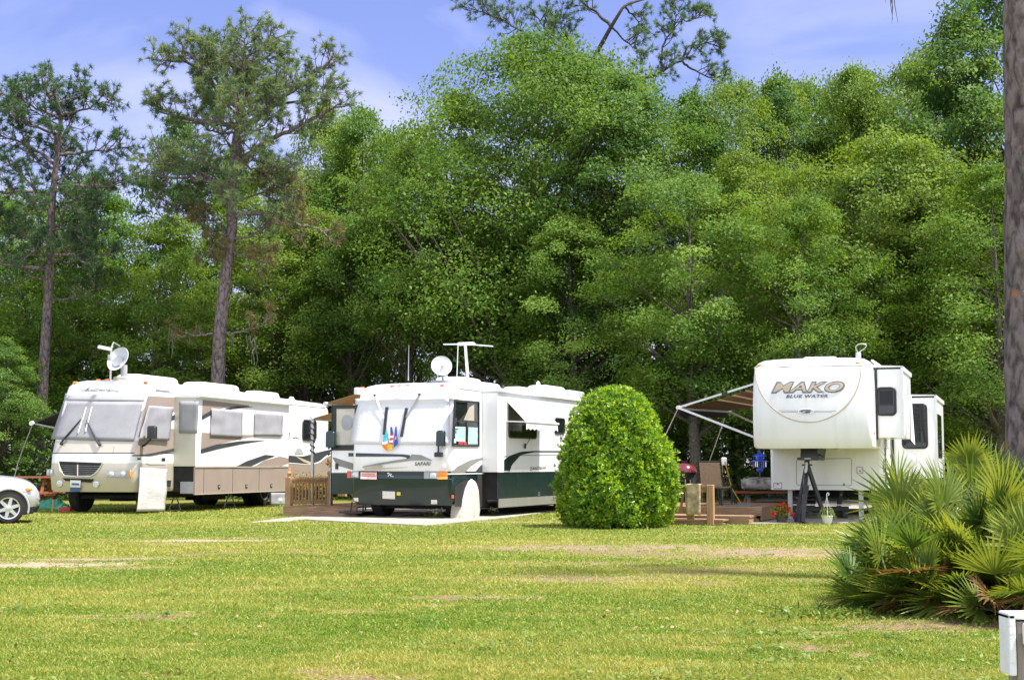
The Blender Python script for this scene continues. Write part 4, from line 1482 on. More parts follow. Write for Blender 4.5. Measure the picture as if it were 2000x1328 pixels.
# ================================================================== FIFTH-WHEEL TRAILER
def build_trailer():
    V = Veh('travel_trailer', 'white fifth wheel trailer with lettered nose propped on a black tripod', 'travel trailer', 6.50, 30.95, R(19.5))
    rt = V.root
    W = V.w = 1.295
    V.rf, V.bow = .12, .10
    V.prof = [(1.64, .13), (1.72, .07), (1.9, .03), (2.2, 0), (2.6, .0), (3.0, .04), (3.3, .10), (3.45, .16), (3.55, .27), (3.62, .45), (3.66, .8)]
    NY = 2.35
    lev = [(z, V.yf(z), w) for (z, w) in ((1.64, W - .04), (1.68, W), (1.9, W), (2.2, W), (2.6, W), (3.0, W - .005), (3.3, W - .02), (3.45, W - .04), (3.53, W - .08), (3.60, W - .2), (3.645, W - .5))]
    mb = V.shell(lev, NY + 2.0, lambda x, y, z: CAPWHITE, rr=.05)
    mb.build('nose_cap', rt, smooth=38)
    b = MB(WHITE)
    b.rbox(-W + .01, W - .01, NY, 10.6, .70, 3.60, .10, 0.0)
    b.build('body', rt, smooth=38)
    u = MB(DARKUNDER)
    u.box(-1.1, 1.1, 5.0, 10.4, .48, .70)
    u.build('chassis', rt)
    for x in (-1.05, 1.05):
        for y in (6.3, 7.2):
            wheel(rt, (x, y, .38), .38, .24, 1 if x > 0 else -1)
    F = V.front
    # moulded arc
    h = MB(TANP)
    def arc(n=40):
        return [P6(460 + 345 * math.cos(a), 190 + 355 * math.sin(a)) for a in np.linspace(math.pi, 0, n)]
    V.line(h, F, arc(), .013, 6, (0, -.004, 0))
    h.m(GREYPL)
    V.line(h, F, Ps(6, (118, 186), (300, 185), (480, 183), (650, 180), (812, 177)), .008, 6, (0, -.004, 0))
    V.line(h, F, Ps(6, (268, 469), (395, 469)), .006, 5, (0, -.006, 0))
    V.line(h, F, Ps(6, (500, 469), (640, 470)), .006, 5, (0, -.006, 0))
    V.line(h, F, Ps(6, (285, 479), (400, 479)), .006, 5, (0, -.006, 0))
    V.line(h, F, Ps(6, (490, 480), (612, 479)), .006, 5, (0, -.006, 0))
    h.build('moulding', rt, smooth=50)
    h = MB(CHROME)
    ell = [P6(446 + 50 * math.cos(a), 477 + 14 * math.sin(a)) for a in np.linspace(0, 2 * math.pi, 25)[:-1]]
    V.line(h, F, ell, .009, 5, (0, -.012, 0), True)
    h.m(NAVY)
    V.line(h, F, Ps(6, (482, 468), (440, 466), (410, 476), (430, 487), (470, 483), (474, 476), (440, 477)), .011, 5, (0, -.014, 0))
    h.build('emblem', rt, smooth=50)
    LET = pm('tan lettering', (.47, .39, .28), .35, .08, 8)
    h = MB(NAVY)
    V.text(h, F, 'MAKO', P6(218, 354), P6(700, 349), 21.0, .30, .056, 1.02, (0, -.010, 0))
    h.m(WHITE)
    V.text(h, F, 'MAKO', P6(224, 352.5), P6(695, 347.5), 20.2, .30, .040, 1.03, (0, -.013, 0))
    h.m(NAVY)
    V.text(h, F, 'MAKO', P6(225, 352), P6(694, 347), 20.0, .30, .036, 1.03, (0, -.016, 0))
    h.m(LET)
    V.text(h, F, 'MAKO', P6(231, 350), P6(688, 345), 18.6, .30, .012, 1.06, (0, -.020, 0))
    # slab serifs that spread the M, A and K
    V.text(h.m(NAVY), F, 'BLUE WATER', P6(316, 388), P6(588, 385), 6.0, .22, .030, 1.1, (0, -.012, 0))
    h.build('lettering', rt)
    for q in ((145, 178), (780, 163)):
        h = MB(AMBER)
        p = F(*P6(*q))
        h.ball(p, .055, .03, .03, 12, 6)
        h.build('marker_light', rt, smooth=60)
    h = MB(AMBERR)
    p = V.onx(*P6(868, 612), W)
    h.ball((W, .35, p.z), .02, .03, .03)
    h.build('side_marker', rt)
    # lower front wall fittings
    FY = lambda u_, v_: V.ony(u_, v_, NY)
    h = MB(GREYPL)
    V.line(h, FY, Ps(6, (392, 785), (735, 780), (742, 790), (742, 948), (735, 956), (392, 952), (384, 945), (384, 795)), .008, 5, (0, -.002, 0), True)
    for (x0, y0, x1, y1) in ((236, 938, 288, 975), (776, 836, 815, 876)):
        V.line(h, FY, Ps(6, (x0, y0), (x1, y0), (x1, y1), (x0, y1)), .010, 5, (0, -.004, 0), True)
    h.m(BLACK)
    V.line(h, FY, Ps(6, (692, 942), (692, 958)), .014, 5, (0, -.01, 0))
    for q in ((262, 948), (796, 862)):
        p = FY(*P6(*q))
        h.ball(p, .018, .02, .018)
    h.build('front_hatch', rt, smooth=50)
    p = V.ony(*P6(655, 722), 1.2)
    h = MB(LAMP)
    h.ball((p.x, 1.2, 1.64), .09, .09, .04)
    h.build('hitch_lamp', rt, smooth=50)
    # pin box + tripod are separate below; landing legs
    for q in ((343, 1000), (802, 1000)):
        p = V.ony(*P6(*q), NY + .3)
        h = MB(STEEL)
        h.box(p.x - .05, p.x + .05, NY + .25, NY + .35, .02, .72)
        h.box(p.x - .13, p.x + .13, NY + .17, NY + .43, 0, .03)
        h.build('landing_leg', rt)
    h = MB(BLACK)
    a, b_ = V.ony(*P6(408, 720), .75), V.ony(*P6(548, 720), .75)
    xa, xb = a.x + .0, b_.x
    h.prism([(xa + .06, .40, 1.66), (xa + .06, 1.9, 1.66), (xa + .06, 1.5, 1.38), (xa + .06, .30, 1.40)], (xb - xa - .10, 0, 0))
    h.box(xa, xb - .02, .25, .8, 1.385, 1.45)
    h.m(GREYPL).box((xa + xb) / 2 - .08, (xa + xb) / 2 + .06, .245, .25, 1.405, 1.43)
    h.m(BLACK).bar((xb - .05, .5, 1.52), (xb + .08, .5, 1.45), .05)
    h.build('pin_box', rt, bevel=.015)
    # slides -----------------------------------------------------------------
    def slide(y0, y1, dep, z0, z1, win4, wname='slide_out'):
        X2 = W + dep
        s = MB(WHITE)
        s.rbox(W - .1, X2, y0, y1, z0, z1, .03)
        so = s.build(wname, rt, smooth=40)
        s = MB(ALU)
        s.box(X2 - .02, X2 + .035, y0 - .03, y0 + .0, z0 - .02, z1 + .06)
        s.box(X2 + .002, X2 + .03, y0, y1, z1 - .03, z1 + .05)
        s.m(BLACK).box(W - .005, W + .045, y0 - .02, y0 + .005, z0 - .05, z1 + .03)
        s.m(WHITE2).prism([(W - .1, y0 - .03, z1 + .09), (X2 + .03, y0 - .03, z1 + .06), (X2 + .03, y0 - .03, z1 + .035), (W - .1, y0 - .03, z1 + .035)], (0, y1 - y0 + .06, 0))
        s.build('slide_trim', so)
        qa, qb = V.ony(*win4[0], y0), V.ony(*win4[1], y0)
        rr = rrect((qa.x + qb.x) / 2, (qa.z + qb.z) / 2, abs(qa.x - qb.x) / 2, abs(qa.z - qb.z) / 2, .085)
        h = MB(GLASS)
        h.prism([(a_, y0 - .002, c_) for (a_, c_) in rr], (0, -.012, 0))
        wo = h.build('window', so)
        h = MB(BLACK)
        h.tube([(a_, y0 - .014, c_) for (a_, c_) in rr + rr[:1]], .026, 6)
        x0_, x1_ = min(r[0] for r in rr), max(r[0] for r in rr)
        zc = qb.z + (qa.z - qb.z) * .36
        h.bar((x0_, y0 - .016, zc), (x1_, y0 - .016, zc), .03, .02)
        h.build('window_frame', wo, smooth=40)
        h = MB(pm('window blind', (.010, .011, .013), .5, .1, 10))
        k = 16
        zt, zb = max(qa.z, qb.z) - .05, zc + .02
        for i in range(k):
            zz = zb + (zt - zb) * (i + .5) / k
            h.box(x0_ + .05, x1_ - .05, y0 - .018, y0 - .0145, zz - .012, zz + .010)
        h.build('blind', wo)
        return so, X2
    s1, X1 = slide(.85, 3.6, .57, 1.88, 3.38, (P6(905, 326), P6(1028, 497)))
    s2, X2 = slide(5.0, 8.9, 1.05, .95, 2.93, (P6(1068, 432), P6(1232, 712)))
    # dark side window of the big slide
    h = MB(GLASS)
    rr = rrect(6.6, 2.0, 1.0, .55, .1)
    h.prism([(X2, a_, c_) for (a_, c_) in rr], (.012, 0, 0))
    h.build('side_window', s2)
    g = MB(GREYP)
    def SX1(u_, v_): return V.onx(u_, v_, X1)
    g.tube([(X1 + .004, 1.2 + 1.3 * t, 1.9 + 1.2 * t * t) for t in np.linspace(0, 1, 10)], .02, 5)
    g.tube([(X1 + .004, 1.6 + 1.3 * t, 1.9 + .9 * t * t) for t in np.linspace(0, 1, 10)], .012, 5)
    g.build('slide_stripes', s1)
    # hanging rubber wind flap between the slides
    g = MB(WHITECLOTH)
    a = V.onx(*P6(1070, 640), X1 - .01)
    g.poly([(X1 + .01, 3.3, 2.9), (X1 + .01, 3.62, 2.9), (X1 + .06, 3.7, 1.75), (X1 + .02, 3.0, 1.85)])
    g.build('flap', s1, solid=.006)
    # side wall: door outline, stripes, lower lockers
    g = MB(CHAR)
    for yy in (2.95, 3.12, 4.6, 4.72):
        g.box(W - .012, W + .004, yy, yy + .03, .85, 3.2)
    g.m(GREYPL).box(W - .011, W + .006, 2.5, 2.8, 1.1, 1.4)
    g.build('side_stripes', rt)
    h = MB(WHITE2)
    p = V.ony(*P6(1115, 790), 4.99)
    h.lathe([(.16, 0), (.17, -.02), (.15, -.03), (.05, -.035)], 20, (p.x, 4.99, p.z), 'y')
    h.build('cable_port', s2, smooth=40)
    # roof
    r_ = MB(WHITE2)
    p = V.onz(*P6(555, 96), 3.66)
    r_.rbox(-.35, .4, 1.4, 2.1, 3.62, 3.73, .05)
    r_.build('roof_vent', rt, smooth=50)
    r_ = MB(STEEL)
    q = lambda x, y: V.ony(*P6(x, y), 1.0)
    r_.tube([q(785, 108) + Vector((0, 0, -.05)), q(783, 92), q(770, 72), q(768, 56), q(785, 40), q(810, 36), q(832, 42), q(838, 54), q(820, 72), q(795, 88)], .011, 6)
    r_.rbox(q(785, 108).x - .06, q(785, 108).x + .06, .95, 1.05, 3.58, q(785, 92).z, .03)
    r_.build('roof_antenna', rt, smooth=50)
    r_ = MB(WHITE2)
    r_.tube([(W - .04, .7, 3.56), (W - .02, 10.5, 3.58)], .03, 6)
    r_.tube([(-W + .04, .9, 3.52), (-W + .02, 10.5, 3.56)], .03, 6)
    r_.build('gutter', rt, smooth=50)
    # awning -----------------------------------------------------------------
    xw = -W
    yA, yB = 2.85, 8.6
    oA = V.ony(*P5(150, 452), yA)
    oB = Vector((oA.x + .1, yB, oA.z + .12))
    zw = 3.30
    STR = bpy.data.materials.new('striped awning cloth')
    STR.use_nodes = True
    n = STR.node_tree
    bs = n.nodes['Principled BSDF']
    bs.inputs['Roughness'].default_value = .9
    tcn = n.nodes.new('ShaderNodeTexCoord')
    sp = n.nodes.new('ShaderNodeSeparateXYZ')
    mth = n.nodes.new('ShaderNodeMath')
    mth.operation = 'MULTIPLY'
    mth.inputs[1].default_value = 1 / 2.3
    ad = n.nodes.new('ShaderNodeMath')
    ad.operation = 'ADD'
    ad.inputs[1].default_value = (2.3 + W) / 2.3
    cr = n.nodes.new('ShaderNodeValToRGB')
    cr.color_ramp.interpolation = 'CONSTANT'
    els = cr.color_ramp.elements
    dk, md, lt = (.13, .075, .05, 1), (.27, .17, .12, 1), (.62, .52, .42, 1)
    els[0].position, els[0].color = 0, dk
    els[1].position, els[1].color = .42, lt
    for p_, c_ in ((.46, md), (.58, lt), (.615, md), (.72, lt), (.75, md), (.86, lt), (.89, md)):
        e = els.new(p_)
        e.color = c_
    n.links.new(tcn.outputs['Object'], sp.inputs[0])
    n.links.new(sp.outputs['X'], mth.inputs[0])
    n.links.new(mth.outputs[0], ad.inputs[0])
    n.links.new(ad.outputs[0], cr.inputs[0])
    n.links.new(cr.outputs[0], bs.inputs['Base Color'])
    trn = n.nodes.new('ShaderNodeBsdfTranslucent')
    mxs = n.nodes.new('ShaderNodeMixShader')
    mxs.inputs[0].default_value = .35
    n.links.new(cr.outputs[0], trn.inputs[0])
    n.links.new(bs.outputs[0], mxs.inputs[1])
    n.links.new(trn.outputs[0], mxs.inputs[2])
    n.links.new(mxs.outputs[0], n.nodes['Material Output'].inputs[0])
    P = []
    for i in range(9):
        t = i / 8
        P.append([(xw * (1 - t) + (oA.x + (oB.x - oA.x) * k / 8) * t, yA + (yB - yA) * k / 8, zw * (1 - t) + (oA.z + (oB.z - oA.z) * k / 8) * t - .10 * math.sin(math.pi * t)) for k in range(9)])
    aw = MB(STR)
    aw.grid(P)
    ao = aw.build('patio_awning', rt, smooth=60, solid=.006)
    aw = MB(DKFAB)
    aw.grid([[oA, oB], [oA + Vector((0, 0, -.2)), oB + Vector((0, 0, -.2))]])
    aw.build('valance', ao, solid=.006)
    aw = MB(ALU)
    aw.tube([oA + Vector((0, -.08, 0)), oB + Vector((0, .08, 0))], .05, 10)
    aw.build('roller', ao, smooth=40)
    for (yy, o_) in ((yA - .06, oA), (yB + .06, oB)):
        aw = MB(ALU)
        oo = Vector((o_.x, yy, o_.z))
        aw.bar(oo, (xw - .02, yy, zw + .03), .045)
        aw.bar(oo, (xw - .02, yy, 1.78), .05)
        aw.m(BLACK).bar(oo.lerp(Vector((xw, yy, zw)), .48) + Vector((0, -.03, 0)), oo.lerp(Vector((xw, yy, zw)), .54) + Vector((0, -.03, 0)), .07)
        aw.build('awning_arm', ao)
    for (s0, tq) in ((oA, P5(60, 640)), (oB, P5(318, 890))):
        aw = MB(pm('tie rope', (.55, .48, .40), .8))
        e = V.ony(*tq, s0.y)
        dirv = (e - s0)
        e2 = s0 + dirv * ((s0.z - .02) / max(.05, s0.z - e.z))
        aw.tube([s0, e2], .012, 5)
        aw.build('tie_rope', ao)
    return V

def build_tripod(V):
    """pin stand under the trailer's nose"""
    g0 = gnd(*P6(455, 1180))
    A = V.M @ V.ony(*P6(452, 798), .85)
    t = thing('tripod_stand', 'black steel tripod jack stand holding up the white trailer nose', 'jack stand', (A.x, A.y, 0))
    L_ = lambda p: Vector(p) - Vector((A.x, A.y, 0))
    a = L_((A.x, A.y, 1.38))
    PN = BLACK
    top = MB(PN)
    top.lathe([(.12, 0), (.12, .03), (.06, .04), (.06, .12)], 16, (0, 0, 1.26), 'z')
    top.build('head', t, smooth=40)
    fr = at(1613, 1000, 32.0)
    for f in (gnd(*P6(383, 1200)), Vector((fr.x, fr.y, 0)), gnd(*P6(428, 1206))):
        f = L_(Vector((f.x, f.y, 0)))
        leg = MB(PN)
        leg.bar(a - Vector((0, 0, .08)), f + Vector((0, 0, .03)), .075)
        leg.box(f.x - .08, f.x + .08, f.y - .06, f.y + .06, 0, .03)
        leg.build('leg', t)
    s = MB(STEEL)
    c0, c1 = L_(A.lerp(Vector((A.x, A.y, 0)), .0)), None
    z1 = (V.M @ V.ony(*P6(438, 920), .7)).z
    s.tube([(-.03, -.10, 1.34), (-.10, -.12, .62)], .035, 10)
    s.tube([(-.10, -.12, .62), (-.12, -.13, .42)], .05, 10)
    s.m(BLACK).tube([(-.32, -.12, .60), (.16, -.10, .60)], .012, 6)
    s.build('jack_screw', t, smooth=40)
    b = MB(PN)
    b.bar((-.15, -.05, .2), (.62, .35, .2), .03)
    b.build('brace', t)
    # separate black folding jacks standing by it
    for k, (top_, bot_) in enumerate((((448, 968), (418, 1202)), ((677, 970), (650, 1160)))):
        f = gnd(*P6(*bot_))
        e = at(*P6(*top_), f.y)
        j = thing('scissor_jack', ('long black leaning jack beside the tripod foot near the red flowers', 'black leaning jack behind the hanging white flowerpot')[k], 'jack', (f.x, f.y, 0))
        m = MB(BLACK)
        e = e - Vector((f.x, f.y, 0))
        m.bar((0, 0, .03), e, .10, .07)
        m.bar((-.03, -.06, .05), e * .7 + Vector((-.03, -.06, .0)), .05)
        m.bar(e * .35 + Vector((.02, -.05, 0)), e * .35 + Vector((.30 if k == 0 else -.30, -.05, -.08)), .03)
        m.build('shaft', j, bevel=.008)
        for i in range(4):
            m = MB(GREYPL)
            p = e * (.25 + .17 * i)
            m.lathe([(.022, -.01), (.022, .01)], 8, p + Vector((0, -.045, 0)), 'y')
            m.build('bolt', j)
        m = MB(BLACK)
        m.box(-.15, .15, -.12, .12, 0, .03)
        m.box(e.x - .05, e.x + .05, e.y - .05, e.y + .05, e.z - .02, e.z + .04)
        m.build('base_plate', j)
    # black motor mover / frame lying behind
    f = gnd(*P6(560, 1178))
    q = thing('tow_frame', 'low black steel tow frame on the concrete under the trailer nose', 'tow frame', (f.x, f.y + .5, 0))
    m = MB(BLACK)
    m.box(-.7, .7, -.08, .08, .18, .30)
    m.box(-.7, -.58, -.3, .3, .0, .2)
    m.box(.5, .62, -.3, .3, .0, .2)
    m.bar((-.6, .2, .45), (.6, .2, .45), .05)
    m.build('beam', q, bevel=.01)
    m = MB(STEEL)
    m.bar((-.75, -.1, .34), (.75, -.1, .33), .03)
    m.build('rod', q)

# ================================================================== small leafy helpers
def leaf_cloud(C, N, size, aspect, rng, fold=0.0):
    """diamond leaves at points C with normals N"""
    n = len(C)
    N = N / (np.linalg.norm(N, axis=1, keepdims=True) + 1e-9)
    T = rng.normal(size=(n, 3))
    T -= N * (T * N).sum(1, keepdims=True)
    T /= np.linalg.norm(T, axis=1, keepdims=True) + 1e-9
    B = np.cross(N, T)
    s = (size * np.ones(n))[:, None]
    V = np.stack([C - T * s * .5, C + B * s * aspect * .5 + N * s * fold, C + T * s * .5, C - B * s * aspect * .5 + N * s * fold], 1).reshape(-1, 3)
    Fq = np.arange(4 * n).reshape(n, 4)
    return V, Fq

LEAF_SHRUB = leaf_mat('glossy shrub leaf', (.07, .20, .020), (.42, .58, .030), .45, .35, 0.0, spec=.5)
LEAF_OAK = leaf_mat('broad leaf', (.060, .132, .022), (.180, .290, .045), .42, .55, .09, spec=.2)
LEAF_DEEP = leaf_mat('deep green leaf', (.046, .120, .026), (.145, .250, .050), .42, .55, .07, spec=.2)
LEAF_FRESH = leaf_mat('fresh green leaf', (.072, .142, .021), (.195, .300, .042), .45, .55, .07, spec=.2)
LEAF_BACK = leaf_mat('wood leaf', (.04, .085, .018), (.15, .22, .04), .42, .5, 0.1)
LEAF_BUSH = leaf_mat('undergrowth leaf', (.036, .088, .018), (.125, .21, .036), .40, .5, 0.1)
NEEDLE = leaf_mat('pine needle', (.052, .115, .050), (.145, .225, .085), .35, .5, 0.2, (1.2, 1.2, .7))
NEEDLE_BR = leaf_mat('dry pine needle', (.12, .11, .045), (.19, .155, .06), .25, .6, 0.0)
FROND = leaf_mat('palmetto frond', (.048, .120, .024), (.29, .345, .050), .36, .35, 0.0, spec=.5)
FROND_DRY = leaf_mat('dry palmetto frond', (.13, .06, .03), (.25, .15, .06), .2, .6, 0.0)
GRASSM = leaf_mat('grass blade', (.125, .235, .021), (.43, .405, .11), .35, .55, 0.0, (1.3, 1.25, .6), spec=.25)
WEED = leaf_mat('weed leaf', (.09, .165, .025), (.24, .31, .05), .35, .5, 0.0)
BARK_PINE = bark_mat('pine bark', (.055, .044, .044), (.20, .165, .16), 2.2, red=(.33, .14, .07))
BARK_OAK = bark_mat('oak bark', (.05, .045, .04), (.20, .18, .155), 4)
BARK_DARK = bark_mat('dark bark', (.03, .026, .022), (.11, .095, .08), 4)
MOSS = pm('grey hanging moss', (.10, .105, .08), .95, .15, 10, spec=.05)

# ================================================================== deck area of the trailer, furniture
def build_right_site(TV):
    # deck ------------------------------------------------------------
    th = -R(19.5)
    f = gnd(*P5(360, 1215))
    deck = thing('timber_deck', 'brown timber deck and steps with blue-green mat beside the trailer', 'deck', (f.x, f.y, 0), th)
    Mi = (Matrix.Translation((f.x, f.y, 0)) @ Matrix.Rotation(th, 4, 'Z')).inverted()
    def loc(p): return Mi @ Vector(p)
    def lg(x, y, z=0): return loc(gnd(*P5(x, y), z))
    a = lg(760, 1100, .30)
    m = MB(DECKW)
    xe = a.x
    # upper platform
    x0 = -2.6
    yk0, yk1 = 1.55, 5.2
    n = int((yk1 - yk0) / .15)
    for i in range(n):
        m.box(x0, xe, yk0 + i * .15, yk0 + i * .15 + .143, .32, .355)
    m.build('upper_boards', deck)
    m = MB(DECKW)
    m.box(x0, xe - .02, yk0 + .01, yk0 + .05, .16, .318)
    m.box(xe - .06, xe - .02, yk0 + .06, yk1, .05, .318)
    m.box(x0, xe - .1, yk0 + .07, yk1, .02, .10)
    m.build('fascia', deck)
    m = MB(DECKW)
    xs = lg(605, 1160, .17).x
    for i in range(6):
        m.box(-1.4, xs, .62 + i * .15, .62 + i * .15 + .143, .15, .185)
    m.box(-1.4, xs - .02, .63, .67, .01, .148)
    m.box(xs - .06, xs - .02, .68, 1.54, .01, .148)
    m.build('step', deck)
    m = MB(DECKW)
    x2 = lg(450, 1190, .1).x
    for i in range(4):
        m.box(-1.3, x2 - .1, -.02 + i * .15, -.02 + i * .15 + .143, .09, .125)
    m.box(-1.3, x2 - .12, 0.0, .04, .005, .088)
    m.build('lower_step', deck)
    m = MB(pm('blue green mat', (.14, .19, .17), .95, .25, 14, bump=.3))
    m.box(-.1, xe - .3, yk0 + .15, yk0 + 1.5, .357, .37)
    m.build('mat', deck)
    # railing with posts
    zt = 1.3 + (906 - P5(0, 950)[1]) / 2778 * f.y
    m = MB(DECKV)
    m.box(-.075, .075, -.075, .075, 0, .86)
    m.build('post', deck, bevel=.012)
    m = MB(DECKV)
    m.box(-.075 - .45, -.075 - .40 + .10, .02, .10, .12, .80)
    m.build('post', deck, bevel=.01)
    m = MB(DECKV)
    m.box(-1.12, -1.0, .0, .12, .1, .80)
    m.build('post', deck, bevel=.01)
    m = MB(DECKV)
    m.box(-1.3, -.077, -.05, .09, .81, .85)
    m.box(-1.3, -.077, .0, .04, .70, .79)
    m.box(-1.3, -.077, .0, .04, .25, .34)
    m.build('rail', deck)
    for i in range(3):
        m = MB(DECKV)
        xx = -.92 + i * .16
        m.bar((xx - .06, .02, .30), (xx + .02, .02, .75), .05, .03)
        m.build('baluster', deck)
    # rug hung over the rail
    rg = MB(pm('worn tan rug', (.40, .32, .20), .95, .35, 9, bump=.3))
    c0 = loc(at(*P5(190, 960), f.y)), loc(at(*P5(292, 960), f.y))
    c1 = loc(at(*P5(190, 1135), f.y)), loc(at(*P5(290, 1140), f.y))
    P = []
    for i in range(9):
        t = i / 8
        P.append([(c0[0].x * (1 - q) + c0[1].x * q, -.075 - .012 * math.sin(5 * q + 3 * t), .87 * (1 - t) + .22 * t - .01 * math.sin(7 * q)) for q in np.linspace(0, 1, 8)])
    P.insert(0, [(p[0], .10, .875) for p in P[0]])
    P.insert(0, [(p[0], .12, .5) for p in P[0]])
    rg.grid(P)
    w = deck.matrix_basis
    o = rg.build('hung_rug', None, smooth=60, solid=.012)
    o.location = deck.location
    o.rotation_euler = deck.rotation_euler
    tag(o, 'worn tan rug hung over the timber rail beside the round bush', 'rug')
    # small dark pot under the rug
    p = gnd(*P5(300, 1155), .12)
    m = MB(BLACK)
    m.lathe([(.10, 0), (.15, .05), (.16, .14), (.13, .15), (.11, .1)], 16, (0, 0, .126), 'z')
    tag(m.build('pot', None, smooth=40, loc=(p.x, p.y + .15, 0)), 'small black pot standing on the deck step under the hung rug', 'pot')
    # kettle barbecue --------------------------------------------------
    Y = f.y + 2.9
    c = at(*P5(188, 870), Y)
    g = thing('kettle_grill', 'red lidded kettle barbecue on the deck behind the round bush', 'barbecue', (c.x, c.y, .356))
    zc = c.z - .356
    m = MB(BLACK)
    m.lathe([(.05, zc - .22), (.2, zc - .14), (.29, zc), (.29, zc + .01), (.02, zc)], 24)
    m.build('bowl', g, smooth=40)
    m = MB(pm('red enamel', (.12, .014, .018), .18, .1, 4, coat=.6))
    m.lathe([(.30, zc + .0), (.30, zc + .03), (.25, zc + .14), (.13, zc + .2), (.02, zc + .215)], 24)
    m.m(BLACK).bar((-.06, 0, zc + .25), (.06, 0, zc + .25), .025)
    m.build('lid', g, smooth=40)
    for a_ in (30, 150, 270):
        m = MB(CHROME)
        m.tube([(.16 * math.cos(R(a_)), .16 * math.sin(R(a_)), zc - .15), (.26 * math.cos(R(a_)), .26 * math.sin(R(a_)), .0)], .013, 6)
        m.build('leg', g)
    # chair ----------------------------------------------------------------
    def chair(px, py, Yc, label, seatmat, rz):
        c = at(*P5(px, py), Yc)
        g = thing('patio_chair', label, 'chair', (c.x, c.y, .356), rz)
        m = MB(seatmat)
        m.box(-.26, .26, -.25, .25, .40, .43)
        m.build('seat', g)
        m = MB(seatmat)
        m.prism([(-.25, .26, .44), (.25, .26, .44), (.25, .38, .98), (-.25, .38, .98)], (0, .03, 0))
        m.build('backrest', g)
        for sx in (-.28, .28):
            m = MB(BLACK)
            m.tube([(sx, -.26, 0), (sx, -.25, .62), (sx, .2, .66), (sx, .27, .45), (sx, .40, 1.0)], .016, 6)
            m.tube([(sx, .24, .4), (sx, .36, 0)], .016, 6)
            m.build('frame', g)
        m = MB(BLACK)
        m.tube([(-.28, .40, 1.0), (.28, .40, 1.0)], .016, 6)
        m.tube([(-.28, -.25, .42), (.28, -.25, .42)], .016, 6)
        m.tube([(-.28, .3, .18), (.28, -.24, .18)], .010, 6)
        m.build('cross_bar', g)
    chair(300, 985, Y + .1, 'dark mesh patio chair on the deck, next to the red barbecue', pm('black mesh cloth', (.04, .04, .045), .8, .2, 20), R(200))
    chair(395, 1000, Y - .5, 'tan backed patio chair on the deck, in front of the broom', pm('tan mesh cloth', (.30, .22, .15), .85, .15, 20), R(150))
    # broom + yellow cord on a stand
    c = at(*P5(430, 985), Y + .3)
    g = thing('broom', 'pale wooden broom standing upright behind the patio chairs', 'broom', (c.x, c.y, .356))
    m = MB(TANP)
    m.tube([(0, 0, 0.1), (.02, 0, 1.05)], .022, 8)
    m.build('handle', g)
    m = MB(WHITE2)
    m.rbox(.0, .13, -.05, .05, .92, 1.1, .03)
    m.build('head', g, smooth=40)
    c2 = at(*P5(490, 1040), Y + .3)
    st = thing('plant_stand', 'black wire step stand with a yellow cord on the deck', 'stand', (c2.x, c2.y, .356))
    for k in range(3):
        m = MB(BLACK)
        m.box(-.25, .10 + .08 * k - .16, -.15, .15, .62 - .26 * k, .64 - .26 * k)
        m.build('shelf', st)
    m = MB(BLACK)
    for yy in (-.15, .15):
        m.tube([(-.25, yy, 0), (-.25, yy, .75)], .014, 6)
        m.tube([(.12, yy, 0), (-.1, yy, .65)], .014, 6)
    m.build('frame', st)
    m = MB(pm('yellow cord', (.55, .33, .03), .5))
    m.tube([(-.16, -.17, 1.0), (-.10, -.18, .8), (-.02, -.19, .4), (.2, -.2, .03)], .014, 6)
    o = m.build('cord', None, smooth=60)
    o.location = st.location
    tag(o, 'thin yellow cord running down beside the black wire stand', 'cord')
    # dark red table with camouflage tarpaulin bundle ------------------------
    c = gnd(*P5(650, 1078), 0.0)
    c = gnd(*P5(650, 1092), 0.0)
    Yt = 36.5
    cx = at(*P5(655, 1000), Yt)
    g = thing('picnic_table', 'dark red picnic table under a mottled bundle beside the trailer', 'picnic table', (cx.x + .35, Yt, 0))
    zt2 = at(*P5(600, 992), Yt).z
    m = MB(REDW)
    for i in range(5):
        m.box(-.95, .95, -.38 + i * .155, -.38 + i * .155 + .145, zt2 - .05, zt2)
    m.build('tabletop', g)
    for sx in (-.62, .55):
        m = MB(OLDW)
        m.bar((sx, -.5, 0), (sx + .06, 0, zt2 - .05), .09)
        m.bar((sx, .5, 0), (sx + .06, 0, zt2 - .05), .09)
        m.build('leg', g)
    for sy in (-.72, .58):
        m = MB(REDW)
        m.box(-.95, .95, sy, sy + .22, .30, .335)
        m.box(-.62, -.54, sy + .05, sy + .15, 0, .298)
        m.box(.54, .62, sy + .05, sy + .15, 0, .298)
        m.build('bench', g)
    bmat = pm('mottled tarpaulin', (.34, .34, .32), .9, .75, 7, bump=.5, bscale=6, spec=.1)
    m = MB(bmat)
    rgx = random.Random(5)
    x0b, x1b = at(*P5(562, 950), Yt).x - cx.x - .35, .95
    h_ = at(*P5(600, 905), Yt).z - zt2
    rings = []
    for i in range(13):
        t = i / 12
        xx = x0b + (x1b - x0b) * t
        s_ = min(1, .72 + 1.6 * min(t, 1 - t))
        ring = []
        for j in range(14):
            a_ = 2 * math.pi * j / 14
            cy_, cz_ = math.cos(a_), math.sin(a_)
            sq = lambda q: math.copysign(abs(q) ** .55, q)
            ring.append((xx + rgx.uniform(-.02, .02), .30 * s_ * sq(cy_) + rgx.uniform(-.02, .02), zt2 + .004 + h_ * .5 + h_ * .5 * s_ * sq(cz_) + (rgx.uniform(-.015, .015) if cz_ > -.5 else .01)))
        rings.append(ring)
    m.loft(rings)
    o = m.build('tarp_bundle', None, smooth=60)
    o.location = g.location
    tag(o, 'mottled grey bundle under tarpaulin lying on the dark red table', 'tarp bundle')
    # blue wind chime hanging from a hook on the trailer -------------------
    Yc = 34.3
    c = at(*P6(145, 790), Yc)
